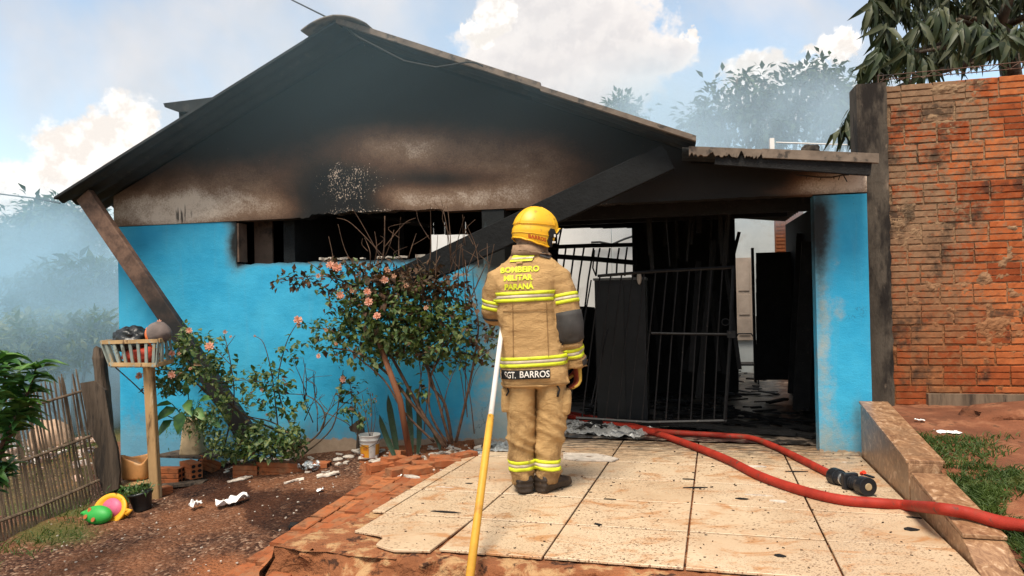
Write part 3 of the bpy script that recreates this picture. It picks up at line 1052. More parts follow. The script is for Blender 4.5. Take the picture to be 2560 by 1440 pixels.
def wall_face(name, us, w_lo, w_hi, mat, th, attrs, v0=0.0, rough=0.0):
    """front face as a grid between two height curves, with back and edges"""
    nw = 46
    mb = MB()
    vs = []
    for j in range(nw + 1):
        for u in us:
            lo, hi = w_lo(u), w_hi(u)
            w = lo + (hi - lo) * j / nw
            vs.append(HP(u, v0 + fbm((u, w, 0), 2.2, 3) * 0.006, w))
    n = len(us)
    fs = [(j * n + i, j * n + i + 1, (j + 1) * n + i + 1, (j + 1) * n + i) for j in range(nw) for i in range(n - 1)]
    off = len(vs)
    vs2 = [p + HN * th for p in vs]
    fs2 = [tuple(reversed([k + off for k in f])) for f in fs]
    top = [(nw * n + i, nw * n + i + 1, off + nw * n + i + 1, off + nw * n + i) for i in range(n - 1)]
    bot = [(i + 1, i, off + i, off + i + 1) for i in range(n - 1)]
    lef = [((j + 1) * n, off + (j + 1) * n, off + j * n, j * n) for j in range(nw)]
    rig = [(j * n + n - 1, off + j * n + n - 1, off + (j + 1) * n + n - 1, (j + 1) * n + n - 1) for j in range(nw)]
    mb.add(vs + vs2, fs + fs2 + top + bot + lef + rig)
    me = mb.mesh(name)
    for k, fn in attrs.items():
        mesh_attr(me, k, lambda co, fn=fn: fn(*proj(co)))
    return link(name, me, mat, house)


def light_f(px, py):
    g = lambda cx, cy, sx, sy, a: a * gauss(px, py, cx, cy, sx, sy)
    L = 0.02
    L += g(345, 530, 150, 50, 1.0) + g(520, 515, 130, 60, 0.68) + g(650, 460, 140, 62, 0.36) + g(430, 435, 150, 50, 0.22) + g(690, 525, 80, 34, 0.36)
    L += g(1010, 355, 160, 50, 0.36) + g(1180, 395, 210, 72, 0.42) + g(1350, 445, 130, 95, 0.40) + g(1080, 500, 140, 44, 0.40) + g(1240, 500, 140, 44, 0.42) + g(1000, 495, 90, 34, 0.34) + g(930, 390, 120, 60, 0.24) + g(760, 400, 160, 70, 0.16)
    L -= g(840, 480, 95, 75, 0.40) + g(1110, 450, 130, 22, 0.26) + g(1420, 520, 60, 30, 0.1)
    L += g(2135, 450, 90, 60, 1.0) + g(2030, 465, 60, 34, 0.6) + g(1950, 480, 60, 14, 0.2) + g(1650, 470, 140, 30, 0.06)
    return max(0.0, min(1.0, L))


def flake_f(px, py):
    return min(1.0, gauss(px, py, 900, 460, 70, 60) * 0.95 + gauss(px, py, 835, 445, 45, 60) * 0.8 + gauss(px, py, 900, 533, 90, 9) * 1.25 + gauss(px, py, 1060, 523, 110, 7) * 0.9 + gauss(px, py, 1530, 512, 70, 4) * 1.3)


def run_f(px, py):
    return gauss(px, py, 455, 540, 34, 30) * 0.8 + gauss(px, py, 520, 530, 90, 26) * 0.3


def gable_bottom(u):
    px, py = proj(HP(u, 0, W_LINT))
    w = W_LINT
    if 735 < px < 1105:
        w += 0.03 + 0.028 * fbm((u * 3, 0, 0), 2.0, 4) - (0.03 if px < 775 else 0)
    if px > 1270:
        w += 0.012 * fbm((u * 4, 2, 0), 2.0, 4) * (1 if px < 2000 else 0)
    return w


us = [U_L + (U_R - U_L) * i / 220 for i in range(221)]
gw = wall_face('gable_wall', us, gable_bottom, gable_top, M['gable'], 0.16, {'light': light_f, 'flake': flake_f, 'run': run_f})


def clamp01(x):
    return max(0.0, min(1.0, x))


def step(a, b, x):
    t_ = clamp01((x - a) / (b - a))
    return t_ * t_ * (3 - 2 * t_)


def b_soot(px, py):
    s = gauss(px, py, 592, 610, 26, 62) * 1.1 + 0.9 * step(560, 548, py) * step(470, 590, px)
    s += 0.62 * step(1150, 1300, px) * step(900, 560, py) + 0.16 * step(1000, 1250, px)
    if 590 < px < 1210:
        s += 0.9 * step(672, 648, py)
    s += 0.5 * step(1120, 1230, px) * step(740, 640, py)
    s += gauss(px, py, 650, 1090, 60, 60) * 0.4
    if px > 2000:
        s = 1.0 * gauss(px, py, 2048, 560, 42, 130) + 0.35 * gauss(px, py, 2048, 760, 22, 120) + gauss(px, py, 2145, 1050, 18, 60) * 0.55 + 0.35 * gauss(px, py, 2100, 1135, 80, 18)
    return clamp01(s)


def b_worn(px, py):
    if px > 2000:
        return clamp01(0.55 * gauss(px, py, 2056, 800, 30, 220) + 0.5 * gauss(px, py, 2105, 770, 24, 50) + 0.45 * gauss(px, py, 2095, 660, 20, 20) + 0.35 * gauss(px, py, 2080, 1000, 60, 130) + 0.35 * step(1000, 1120, py))
    return clamp01(0.62 * step(1040, 1260, px) + 0.25 * step(980, 1100, py) + 0.2 * gauss(px, py, 700, 760, 40, 40))


def b_bare(px, py):
    if px > 2000:
        return clamp01(0.8 * step(1105, 1140, py) + 0.25 * gauss(px, py, 2050, 850, 12, 250) + 0.42 * gauss(px, py, 2100, 780, 14, 36) + 0.4 * gauss(px, py, 2100, 655, 9, 9) + 0.4 * gauss(px, py, 2072, 665, 8, 10))
    b = 0.75 * step(1075, 1105, py) * step(600, 760, px) + 0.62 * gauss(px, py, 1150, 688, 70, 14) + 0.6 * gauss(px, py, 283, 700, 7, 60) + 0.5 * gauss(px, py, 292, 1000, 8, 140)
    if 590 < px < 1210:
        b += 0.45 * step(658, 650, py)
    return clamp01(b)


BA = {'soot': b_soot, 'worn': b_worn, 'bare': b_bare}
U_W0, U_W1 = H(590, 600)[0], H(1205, 600)[0]
U_P = H(1264, 800)[0]
W_SILL = H(900, 650)[1]


def lin(a, b, n):
    return [a + (b - a) * i / n for i in range(n + 1)]


# blue wall: left panel, panel below the window, pier; each a piece of masonry
wall_face('front_wall_panel', lin(U_L + 0.03, U_W0, 60), lambda u: -0.6, lambda u: W_LINT - 0.004, M['blue'], 0.15, BA, 0.012)
sill_noise = lambda u: W_SILL + 0.012 * fbm((u * 5, 9, 0), 2.0, 4) - 0.004
wall_face('front_wall_panel', lin(U_W0, U_W1, 90), lambda u: -0.4, sill_noise, M['blue'], 0.15, BA, 0.012)
wall_face('front_wall_pier', lin(U_W1, U_P, 16), lambda u: 0.1, lambda u: W_LINT - 0.004, M['blue'], 0.30, BA, 0.012)
wall_face('corner_column', lin(0.0, U_R - 0.002, 24), lambda u: 0.2, lambda u: W_LINT - 0.012, M['blue'], 0.15, BA, 0.006)
# rubble left along the window sill
for i in range(16):
    px = rng.uniform(790, 1130)
    u_ = H(px, 640)[0]
    s = rng.uniform(0.03, 0.09)
    b = MB().box((0, 0, 0), (s, rng.uniform(.03, .06), rng.uniform(.01, .028)))
    o = b.build('sill_fragment', M['plaster'], None)
    o.location = HP(u_, 0.06 + rng.uniform(-.03, .05), W_SILL + 0.012)
    o.rotation_euler = (rng.uniform(-.2, .2), rng.uniform(-.2, .2), rng.uniform(0, 3))
    adopt(o, house)
# window reveal
m_reveal = surf('scorched_reveal', (0.11, 0.07, 0.05), 0.85, 0.3, 5.0, ((0.02, 0.016, 0.014), 4.0, 0.5, 0.66), 0.4, 40.0)
b = MB()
b.obox(HP(U_W0 + 0.012, 0.085, (W_SILL + W_LINT) / 2), HU * 0.010, HN * 0.07, V((0, 0, (W_LINT - W_SILL) / 2 - 0.02)))
b.build('window_jamb', m_reveal, house)
b = MB()
b.obox(HP(U_W0 + 0.12, 0.30, (W_SILL + W_LINT) / 2), HU * 0.10, HN * 0.012, V((0, 0, (W_LINT - W_SILL) / 2 + 0.2)))
b.build('window_shutter', m_reveal, house)


# roof sheets
def roof_sheet(name, ua, ub, wf, v0, v1, lift, n_slope=4):
    nv = int((v1 - v0) / 0.177 * 8)

    def fn(s, q):
        u = ua + (ub - ua) * s
        v = v0 + (v1 - v0) * q
        return HP(u, v, wf(u) + lift + 0.022 * math.sin(v / 0.177 * 2 * math.pi) + 0.004 * fbm((u, v, 0), 1.5))
    o = MB().grid(fn, n_slope, nv).build(name, [M['roof'], M['roofunder']], house, True)
    s = o.modifiers.new('thick', 'SOLIDIFY')
    s.thickness = 0.012
    s.offset = 0.0
    # lower skin is sooty
    up = (ub > ua)
    s.material_offset = 1
    if ub < ua:
        o.data.materials.clear()
        for mm in (M['roofunder'], M['roof']):
            o.data.materials.append(mm)
    return o


us_step = H(1350, 212, OV)[0]
V1 = 4.4
UE = l0[0]
UR_END = r1[0]
roof_sheet('roof_sheet', UA, UE - 0.02, roof_w, OV, V1, 0.0)
roof_sheet('roof_sheet', UA, us_step, roof_w, OV, V1, 0.022)
roof_sheet('roof_sheet', us_step - 0.15, UR_END, roof_w, OV, V1, -0.004)
roof_sheet('lean_to_sheet', q0[0] - 0.05, q1[0], lean_w, -0.45, V1, 0.0)


def verge(name, ua, ub, wf, v, h, lift, mat, ragged=0.0):
    rings = []
    n = 60
    for i in range(n + 1):
        u = ua + (ub - ua) * i / n
        t_ = wf(u) + lift
        hh = h * (1 - ragged * abs(fbm((u * 7, 1, 0), 2.0)))
        rings.append([HP(u, v, t_ - hh), HP(u, v, t_), HP(u, v + 0.05, t_), HP(u, v + 0.05, t_ - hh)])
    return MB().rings(rings).build(name, mat, house)


m_verge = surf('grey_sheet_edge', (0.17, 0.13, 0.10), 0.9, 0.3, 9.0, ((0.05, 0.042, 0.036), 12.0, 0.5, 0.65), 0.5, 70.0)
verge('verge_edge', UE - 0.02, UA, roof_w, OV - 0.006, 0.020, 0.018, M['roofunder'])
verge('verge_edge', UA, us_step, roof_w, OV - 0.006, 0.05, 0.045, m_verge)
verge('verge_edge', us_step, UR_END, roof_w, OV - 0.004, 0.042, 0.022, m_verge)
verge('lean_to_edge', q0[0], q0[0] + 0.55, lean_w, -0.456, 0.075, 0.02, m_verge, 1.3)
verge('lean_to_edge', q0[0] + 0.55, q1[0], lean_w, -0.456, 0.07, 0.025, m_verge)
b = MB().bar(HP(q0[0] + 0.2, -0.40, lean_w(q0[0]) - 0.085), HP(q1[0] - 0.05, -0.40, lean_w(q1[0]) - 0.085), 0.06, 0.09)
b.build('lean_to_purlin', M['char'], house)
# ridge cap
rc = []
ROLLW = 0.30
for v in (OV - 0.06, OV + 0.6, V1):
    ring = []
    for k in range(17):
        s = -1 + 2 * k / 16
        u = UA + ROLLW * s
        ww = max(WA + 0.028 - 0.10 * s * s, roof_w(u) + 0.03)
        ring.append(HP(u, v, ww))
    rc.append(ring)
o = MB().rings(rc, False, False).build('ridge_cap', M['roof'], house, True)
s = o.modifiers.new('thick', 'SOLIDIFY'); s.thickness = 0.016; s.offset = 1.0
# rafters under the verge
for v in (0.9, 1.9, 2.9, 3.9):
    b = MB()
    b.bar(HP(UE + 0.1, v, roof_w(UE + 0.1) - 0.09), HP(UA, v, WA - 0.09), 0.06, 0.12)
    b.bar(HP(UA, v, WA - 0.09), HP(UR_END, v, roof_w(UR_END) - 0.09), 0.06, 0.12)
    b.build('rafter', M['char'], house)

# inner and rear walls
VB = 4.2


def hbox(name, u0, u1, v0, v1, w0, w1, mat, parent=house):
    return MB().obox(HP((u0 + u1) / 2, (v0 + v1) / 2, (w0 + w1) / 2), HU * (u1 - u0) / 2, HN * (v1 - v0) / 2, V((0, 0, (w1 - w0) / 2))).build(name, mat, parent)


hbox('side_wall', U_L + 0.02, U_L + 0.17, 0.17, VB + 0.1, -0.6, 2.62, M['blue'])
hbox('garage_side_wall', 0.370, 0.402, 0.16, VB + 0.1, 0.0, 2.50, M['soot'])
hbox('partition_wall', -4.87, -4.75, 0.18, 1.6, 0.0, 3.2, M['soot'])
hbox('partition_wall', -6.45, -4.2, 1.6, 1.72, 0.0, 2.9, M['soot'])
# gable at the back
for (a_, b_) in ((U_L + 0.1, UA), (UA, q0[0])):
    pts = [HP(a_, VB + .06, 2.98), HP(b_, VB + .06, 2.98), HP(b_, VB + .06, max(3.0, roof_w(b_) - 0.05)), HP(a_, VB + .06, max(3.0, roof_w(a_) - 0.05))]
    MB().poly(pts, tuple(HN * -0.12)).build('rear_gable', M['soot'], house)


def at_back(px, py, v=VB):
    return H(px, py, v)


# rear board wall with burnt-out openings: (x0, x1, y0, y1) seen from the street
holes = [(1076, 1172, 586, 650), (1182, 1204, 584, 650),
         (1082, 1085, 556, 585), (1110, 1113, 555, 585), (1162, 1165, 554, 583),
         (1392, 1580, 570, 770), (1405, 1410, 536, 556), (1476, 1479, 530, 550), (1506, 1508, 530, 549), (1567, 1571, 524, 543), (1639, 1642, 523, 538), (1664, 1667, 522, 540), (1708, 1711, 522, 540),
         (1793, 1797, 560, 640), (1815, 1821, 545, 600),
         (1838, 1992, 500, 1035)]
xs = sorted(set([1050, 1992] + [h[0] for h in holes] + [h[1] for h in holes]))
bot_w = 0.0
for xa, xb in zip(xs[:-1], xs[1:]):
    mid = (xa + xb) / 2
    hs = sorted([h for h in holes if h[0] <= mid <= h[1]], key=lambda h: h[2])
    u0, u1 = at_back(xa, 600)[0], at_back(xb, 600)[0]
    cur = min(3.0, (roof_w((u0 + u1) / 2) if (u0 + u1) / 2 < q0[0] else lean_w((u0 + u1) / 2)) - 0.03)
    for h in hs:
        wt, wb = at_back(mid, h[2])[1], at_back(mid, h[3])[1]
        if cur - wt > 0.01:
            hbox('rear_board', u0, u1, VB, VB + 0.05, wt, cur, M['char'])
        cur = wb
    if cur > bot_w + 0.05:
        hbox('rear_board', u0, u1, VB, VB + 0.05, bot_w, cur, M['char'])
hbox('rear_wall', U_L + 0.1, at_back(1050, 600)[0], VB, VB + 0.12, -0.5, 2.97, M['soot'])
# burnt boards hanging beside the rear opening
for (xa, ya, xb, yb_, wd) in ((1795, 535, 1790, 668, 16), (1822, 545, 1816, 660, 20), (1848, 580, 1826, 668, 8), (1806, 560, 1800, 664, 6)):
    b = MB().bar(HW(xa, ya, VB - 0.2), HW(xb, yb_, VB - 0.25), wd * 0.0055, 0.03, tuple(HN))
    b.build('hanging_board', M['char'], house)
b = MB().bar(HW(1830, 735, VB - 0.2), HW(1800, 760, VB - 0.22), 0.06, 0.04)
b.build('hanging_board', M['char'], house)
# ceiling board just under the lintel, seen through the window
b = MB().obox(HW(985, 552, 1.6), HU * 0.35 + V((0, 0, -0.05)), HN * 0.4, V((0, 0, 0.012)))
b.build('fallen_ceiling_board', M['roofunder'], house)
# burnt strip of ceiling joist behind the lintel
hbox('ceiling_joist', -2.55, 0.1, 0.5, 0.58, 2.30, 2.42, M['char'])
hbox('ceiling_joist', -2.55, 0.1, 2.2, 2.28, 2.42, 2.54, M['char'])

# yard behind the house
rear = thing('white_rear_wall', 'bright white boundary wall seen through the burnt openings of the house', 'wall', HP(-2.5, 6.6, 0))
for k in range(7):
    u0 = -7.2 + k * 1.0
    hbox('wall_panel', u0 + 0.006, u0 + 0.994, 6.6, 6.72, 0.0, 3.0, M['white'], rear)
o = MB().tube([HW(1478, 606, 6.5), HW(1500, 605, 6.5), HW(1530, 611, 6.5), HW(1560, 598, 6.5), HW(1590, 588, 6.5)], 0.02, 6).build('wall_cable', M['wire'], rear)
pas = thing('rear_passage_wall', 'pale hazy plastered wall with carved panel door at the end of the passage', 'wall', HP(0.6, 8.4, 0))
m_pale = surf('pale_blue_plaster', (0.42, 0.44, 0.44), 0.85, 0.15, 2.0, ((0.30, 0.28, 0.26), 2.0, 0.5, 0.7), 0.3, 30.0)
hbox('plaster_wall', -0.5, 3.0, 8.4, 8.55, -0.3, 3.3, m_pale, pas)
m_door = surf('pale_door_wood', (0.34, 0.27, 0.22), 0.7, 0.15, 4.0, None, 0.3, 40.0)
ud0, wd1 = H(1836, 645, 8.36)
ud1, wd0 = H(1884, 850, 8.36)
hbox('door', ud0, ud1, 8.34, 8.40, wd0, wd1, m_door, pas)
dh = (wd1 - wd0)
for (f0, f1) in ((0.06, 0.26), (0.31, 0.55), (0.6, 0.93)):
    hbox('door_panel', ud0 + 0.06, ud1 - 0.06, 8.322, 8.345, wd0 + dh * f0, wd0 + dh * f1, m_door, pas)
rb = thing('rear_brick_pier', 'orange brick house corner glimpsed above the wooden gate', 'wall', HP(0.9, 7.4, 0))
u0, u1 = H(1940, 600, 7.2)[0], H(2010, 600, 7.2)[0]
hbox('brick_face', u0, u1, 7.2, 7.4, -0.2, 3.2, M['clay'], rb)
for k in range(11):
    w_ = H(1960, 560 + k * 9, 7.19)[1]
    for q in range(3):
        ua_ = u0 + (u1 - u0) * q / 3
        hbox('brick', ua_ + 0.004, ua_ + (u1 - u0) / 3 - 0.004, 7.185, 7.2, w_ - 0.035, w_, M['clay'], rb)

# wooden gate standing open at the back of the garage
wg = thing('wooden_gate', 'dark plank gate with thin gaps standing open at the back of the garage', 'gate', HP(0.2, 3.9, 0.15))
VG = 3.9
for (xa, ya, xb, yb_) in ((1890, 632, 1990, 658.5), (1890, 659.5, 1988, 696), (1890, 697, 1984, 730), (1890, 731, 1984, 790), (1890, 790.3, 1984, 860), (1890, 860.3, 1984, 950)):
    u0, wt = H(xa, ya, VG); u1, wb = H(xb, yb_, VG)
    hbox('plank', u0, u1, VG, VG + 0.03, wb, wt, M['char'], wg)
u0, wt = H(1878, 620, VG); u1, wb = H(1892, 955, VG)
hbox('gate_post', u0, u1, VG - 0.03, VG + 0.05, wb, wt, M['char'], wg)
# leaning charred boards against the garage wall
for k, (xa, xb) in enumerate(((1985, 2012), (2000, 2026))):
    b = MB().bar(HW(xa + 24, 585 + 20 * k, 3.0 - k), HW(xa + 2, 985 + 40 * k, 2.7 - k), 0.16, 0.03, tuple(HN))
    tag(b.build('charred_board', M['char'], None), ['tall charred board leaning beside the wooden gate', 'broad charred board leaning against the garage wall'][k], 'board')

# diagonal fallen beams
b = MB()
pa, pb = HW(212, 488, -0.32), HW(618, 1082, -0.22)
d = (pb - pa).normalized()
side = d.cross(HN).normalized()
b.obox((pa + pb) / 2, side * 0.085, (pb - pa) / 2, HN * 0.035)
m_beam = None


def mat_beam():
    m, t, out = new_mat('heat_scorched_beam')
    p = pos_of(t)
    up = nd(t, 'ShaderNodeSeparateXYZ', None, {0: p}).outputs[2]
    n = noi(t, p, 5.0, 6.0, 0.65)
    c = mix(t, rmp(t, noi(t, p, 11.0, 6.0, 0.65), 0.3, 0.7), (0.075, 0.042, 0.03), (0.19, 0.11, 0.075))
    f = rmp(t, mth(t, 'ADD', up, mth(t, 'MULTIPLY', mth(t, 'SUBTRACT', n, 0.5), 0.9)), 2.15, 1.35)
    c = mix(t, f, c, (0.014, 0.013, 0.013))
    finish(t, out, c, 0.65, noi(t, p, 40.0, 4.0), 0.3, 0.006, 0, 0.35)
    return m


o = b.build('fallen_beam', mat_beam(), None)
bevel(o, 0.006, 2)
tag(o, 'rust brown steel beam slanting from the left eave down to the flower bed', 'beam')
b = MB()
pa, pb = HW(1672, 392, -0.30), HW(985, 712, -0.42)
d = (pb - pa).normalized()
side = d.cross(HN).normalized()
b.obox((pa + pb) / 2, side * 0.112, (pb - pa) / 2, HN * 0.04)
o = b.build('fallen_beam', M['soot'], None)
bevel(o, 0.006, 2)
tag(o, 'charred black beam slanting across the gable down behind the rose bush', 'beam')

# slab and post of a roof terrace behind, stone on the lean-to, cables
rt = thing('rear_water_platform', 'dark concrete slab on a stub wall rising behind the left roof slope', 'slab', HP(-5.6, 3.4, 3.0))
VR = 2.2
pts = [HW(408, 258, VR), HW(412, 268, VR), HW(447, 279, VR), HW(560, 279, VR), HW(560, 238, VR), HW(530, 243, VR)]
MB().poly(pts, tuple(HN * -1.4)).build('concrete_slab', M['roofunder'], rt)
pts = [HW(447, 278, VR + 0.15), HW(449, 330, VR + 0.15), HW(560, 330, VR + 0.15), HW(560, 278, VR + 0.15)]
MB().poly(pts, tuple(HN * -1.0)).build('stub_wall', M['roofunder'], rt)


def rock(name, c, r, mat, seed, squash=0.7, parent=None):
    b = bmesh.new()
    bmesh.ops.create_icosphere(b, subdivisions=3, radius=1.0)
    for v in b.verts:
        k = 1 + 0.28 * fbm(v.co + V((seed, 0, 0)), 1.6) + 0.08 * fbm(v.co + V((0, seed, 0)), 5.0)
        v.co = V((v.co.x * r[0] * k, v.co.y * r[1] * k, v.co.z * r[2] * k)) + V(c)
    me = bpy.data.meshes.new(name)
    b.to_mesh(me)
    b.free()
    me.polygons.foreach_set('use_smooth', [True] * len(me.polygons))
    return link(name, me, mat, parent)


p = HW(2026, 378, -0.15)
tag(rock('roof_stone', (p.x, p.y, p.z + 0.005), (0.075, 0.06, 0.05), M['concrete'], 3), 'rounded grey stone weighing down the lean-to roof', 'stone')
b = MB().tube([at(650, -55, 9), at(730, 0, 8.2), at(835, 52, 6.6), HW(900, 95, OV - 0.03), HW(1010, 152, OV - 0.02), HW(1090, 168, OV - 0.02), HW(1170, 155, OV - 0.04), HW(1190, 157, OV - 0.04), HW(1208, 166, OV - 0.03)], 0.008, 6)
tag(b.build('power_cable', M['wire'], None), 'black cable running in over the ridge and along the right verge', 'cable')
b = MB().tube([at(-60, 478, 14), at(0, 485, 13), at(90, 496, 12), at(150, 508, 11)], 0.012, 5)
tag(b.build('power_cable', M['wire'], None), 'thin cable crossing the sky to the left eave', 'cable')
b = MB()
lp = [HW(1990, 438, -0.03), HW(2020, 440, -0.04), HW(2045, 443, -0.04), HW(2080, 443, -0.04), HW(2105, 438, -0.04), HW(2122, 437, -0.03)]
b.tube(lp, 0.006, 5)
for (xa, ya, xb, yb_) in ((2018, 440, 2016, 446), (2053, 443, 2051, 449), (2084, 442, 2085, 448), (2100, 438, 2096, 450), (2108, 437, 2118, 455), (2112, 438, 2106, 432)):
    b.tube([HW(xa, ya, -0.04), HW(xb, yb_, -0.045)], 0.004, 4)
tag(b.build('barbed_wire', M['wire'], None), 'short black string of twisted wire stretched under the lean-to roof', 'wire')


# ------------------------------------------------------------------ iron gate and grille in the garage opening
def rod(parent, name, pts, r, mat, n=6):
    return MB().tube(pts, r, n).build(name, mat, parent)


VGt = 0.45
gate = thing('iron_gate', 'buckled black iron bar gate standing ajar in the garage opening', 'gate', HW(1700, 1050, VGt))
tops = [1500, 1527, 1554, 1582, 1610, 1639, 1667, 1694, 1723, 1752, 1778, 1806]
for i, x in enumerate(tops):
    s = i / 11
    y0 = 690 - 18 * s
    sh = 45 - 24 * s
    top = HW(x, y0, VGt)
    mid = HW(x - sh * 0.45 - 3, (y0 + 1050) / 2, VGt + 0.02)
    bot = HW(x - sh, 1052 - 6 * (1 - s), VGt)
    rod(gate, 'bar', [top, mid, bot], 0.0075, M['steel'])
for i, (x0, y0, x1, y1) in enumerate(((1478, 700, 1420, 1040), (1455, 770, 1402, 1020), (1520, 820, 1478, 1012))):
    rod(gate, 'bar', [HW(x0, y0, VGt + .05), HW(x1, y1, VGt + .02)], 0.0075, M['steel'])
fr = MB()
fr.tube([HW(1494, 690, VGt), HW(1640, 678, VGt), HW(1834, 668, VGt)], 0.016, 6)
fr.tube([HW(1834, 664, VGt), HW(1826, 840, VGt), HW(1812, 1052, VGt)], 0.017, 6)
fr.tube([HW(1440, 1045, VGt), HW(1620, 1056, VGt), HW(1816, 1052, VGt)], 0.016, 6)
fr.build('frame', M['steel'], gate)
rod(gate, 'crossbar', [HW(1628, 833, VGt), HW(1730, 835, VGt), HW(1832, 836, VGt)], 0.012, M['steel'])
MB().obox(HW(1828, 836, VGt - 0.02), HU * 0.035, HN * 0.02, V((0, 0, 0.03))).build('lock', M['steel'], gate)
ring = [HW(1814, 805, VGt - .02) + HU * (0.033 * math.cos(k * math.pi / 8)) + V((0, 0, 0.03 * math.sin(k * math.pi / 8))) for k in range(17)]
MB().tube(ring, 0.004, 5).build('ring_handle', M['steel'], gate)

VGr = 2.6
gr = thing('iron_grille', 'bent black iron grille silhouetted against the white wall behind the house', 'grille', HW(1480, 960, VGr))
for (x0, y0, x1, y1) in ((1415, 618, 1400, 760), (1437, 618, 1421, 765), (1460, 619, 1440, 770), (1484, 620, 1461, 780), (1500, 620, 1490, 690), (1525, 620, 1516, 690), (1548, 620, 1541, 690), (1568, 618, 1562, 690), (1404, 570, 1392, 650)):
    rod(gr, 'bar', [HW(x0, y0, VGr), HW((x0 + x1) / 2 - 2, (y0 + y1) / 2, VGr), HW(x1, y1, VGr)], 0.012, M['steel'])
for (x0, y0, x1, y1, r) in ((1370, 618, 1583, 612, 0.028), (1375, 640, 1590, 657, 0.034), (1440, 770, 1486, 772, 0.022)):
    rod(gr, 'rail', [HW(x0, y0, VGr), HW((x0 + x1) / 2, (y0 + y1) / 2 - 1, VGr), HW(x1, y1, VGr)], r, M['steel'])
rod(gr, 'bent_wire', [HW(1583, 612, VGr), HW(1592, 628, VGr), HW(1590, 660, VGr), HW(1580, 690, VGr)], 0.01, M['steel'])
rod(gr, 'bent_wire', [HW(1486, 625, VGr), HW(1482, 670, VGr), HW(1490, 690, VGr)], 0.01, M['steel'])

# burnt cabinet and heaps inside
VC = 1.4
cab = thing('burnt_cabinet', 'soot blackened upright cabinet with flat pale top edge behind the gate', 'cabinet', HW(1545, 1000, VC))
u0, wt = H(1486, 697, VC); u1, _ = H(1612, 697, VC)
hbox('cabinet_body', u0, u1, VC, VC + 0.6, 0.2, wt - 0.02, surf('burnt_enamel', (0.006, 0.006, 0.007), 0.5, 0.4, 4.0, ((0.012, 0.012, 0.013), 3.0, 0.52, 0.66), 0.3, 30.0), cab)
hbox('cabinet_top', u0 - 0.012, u1 + 0.01, VC - 0.02, VC + 0.62, wt - 0.019, wt + 0.005, surf('scorched_enamel', (0.12, 0.125, 0.12), 0.5, 0.3, 5.0), cab)
hbox('cabinet_door', u0 + 0.012, u0 + 0.30, VC - 0.018, VC - 0.002, 0.3, wt - 0.06, surf('burnt_enamel_door', (0.008, 0.0078, 0.008), 0.45, 0.4, 3.0), cab)
p = HW(1598, 690, 1.35)
b = bmesh.new()
bmesh.ops.create_uvsphere(b, u_segments=12, v_segments=8, radius=1.0)
for v in b.verts:
    v.co = V((v.co.x * 0.026, v.co.y * 0.018, v.co.z * (0.07 if v.co.z < 0 else 0.06))) + p + V((0.0, 0, -0.02))
me = bpy.data.meshes.new('pale_shell')
b.to_mesh(me); b.free()
tag(link('hanging_lamp_shell', me, M['plaster'], None), 'small pale oval lamp shell hanging above the burnt cabinet', 'lamp')
b = MB()
hr = random.Random(21)
for i in range(420):
    px, py = hr.uniform(1440, 2020), hr.uniform(880, 1085)
    if hr.random() < 0.35:
        px, py = hr.uniform(1640, 1830), hr.uniform(850, 960)
    q = plat(px, py)
    if (q - COLB).dot(HN) < -0.1:
        continue
    L = hr.uniform(0.06, 0.42)
    ang = hr.uniform(-0.6, 0.6) + HY
    if (q - COLB).dot(HU) > 0.1 or (q - COLB).dot(HU) < -2.5:
        continue
    c = q + V((0, 0, hr.uniform(0.01, 0.06)))
    dx = V((math.cos(ang), -math.sin(ang), hr.uniform(-.12, .12))) * L / 2
    dy = V((math.sin(ang), math.cos(ang), 0)) * hr.uniform(0.012, 0.05)
    b.obox(c, dx, dy, V((0, 0, hr.uniform(0.003, 0.012))))
tag(b.build('burnt_rubble', M['char'], None), 'layer of charred boards and rubble strewn over the garage floor', 'rubble', kind='stuff')
for k, (x0, y0, x1, y1) in enumerate(((1820, 1052, 2040, 1092), (1850, 1030, 2030, 1075), (1700, 1060, 1990, 1085))):
    a_, c_ = plat(x0, y0, 0.03 + 0.02 * k), plat(x1, y1, 0.03)
    tag(MB().bar(a_, c_, 0.10, 0.03).build('charred_plank', M['char'], None), ['charred plank on the right of the garage mouth, nearest the blue column', 'charred plank lying behind the nearest one in the garage mouth', 'charred plank lying in the middle of the garage mouth'][k], 'plank')
# charred strips hanging under the lintel and slumped battens
hs_ = random.Random(29)
for i in range(20):
    px = hs_.uniform(1590, 1830)
    v_ = hs_.uniform(0.7, 2.6)
    y0 = hs_.uniform(515, 540)
    ln = hs_.uniform(20, 150)
    a_, c_ = HW(px, y0, v_), HW(px + hs_.uniform(-12, 12), y0 + ln, v_ + hs_.uniform(-.1, .1))
    MB().bar(a_, c_, hs_.uniform(.012, .05), .012, tuple(HN)).build('hanging_strip', M['char'], house)
for i in range(9):
    px = hs_.uniform(1600, 1830)
    v_ = hs_.uniform(1.4, 3.2)
    a_, c_ = HW(px, hs_.uniform(600, 760), v_), HW(px + hs_.uniform(-70, 60), hs_.uniform(900, 1000), v_ - .4)
    MB().bar(a_, c_, hs_.uniform(.03, .07), .025, tuple(HN)).build('slumped_batten', M['char'], house)
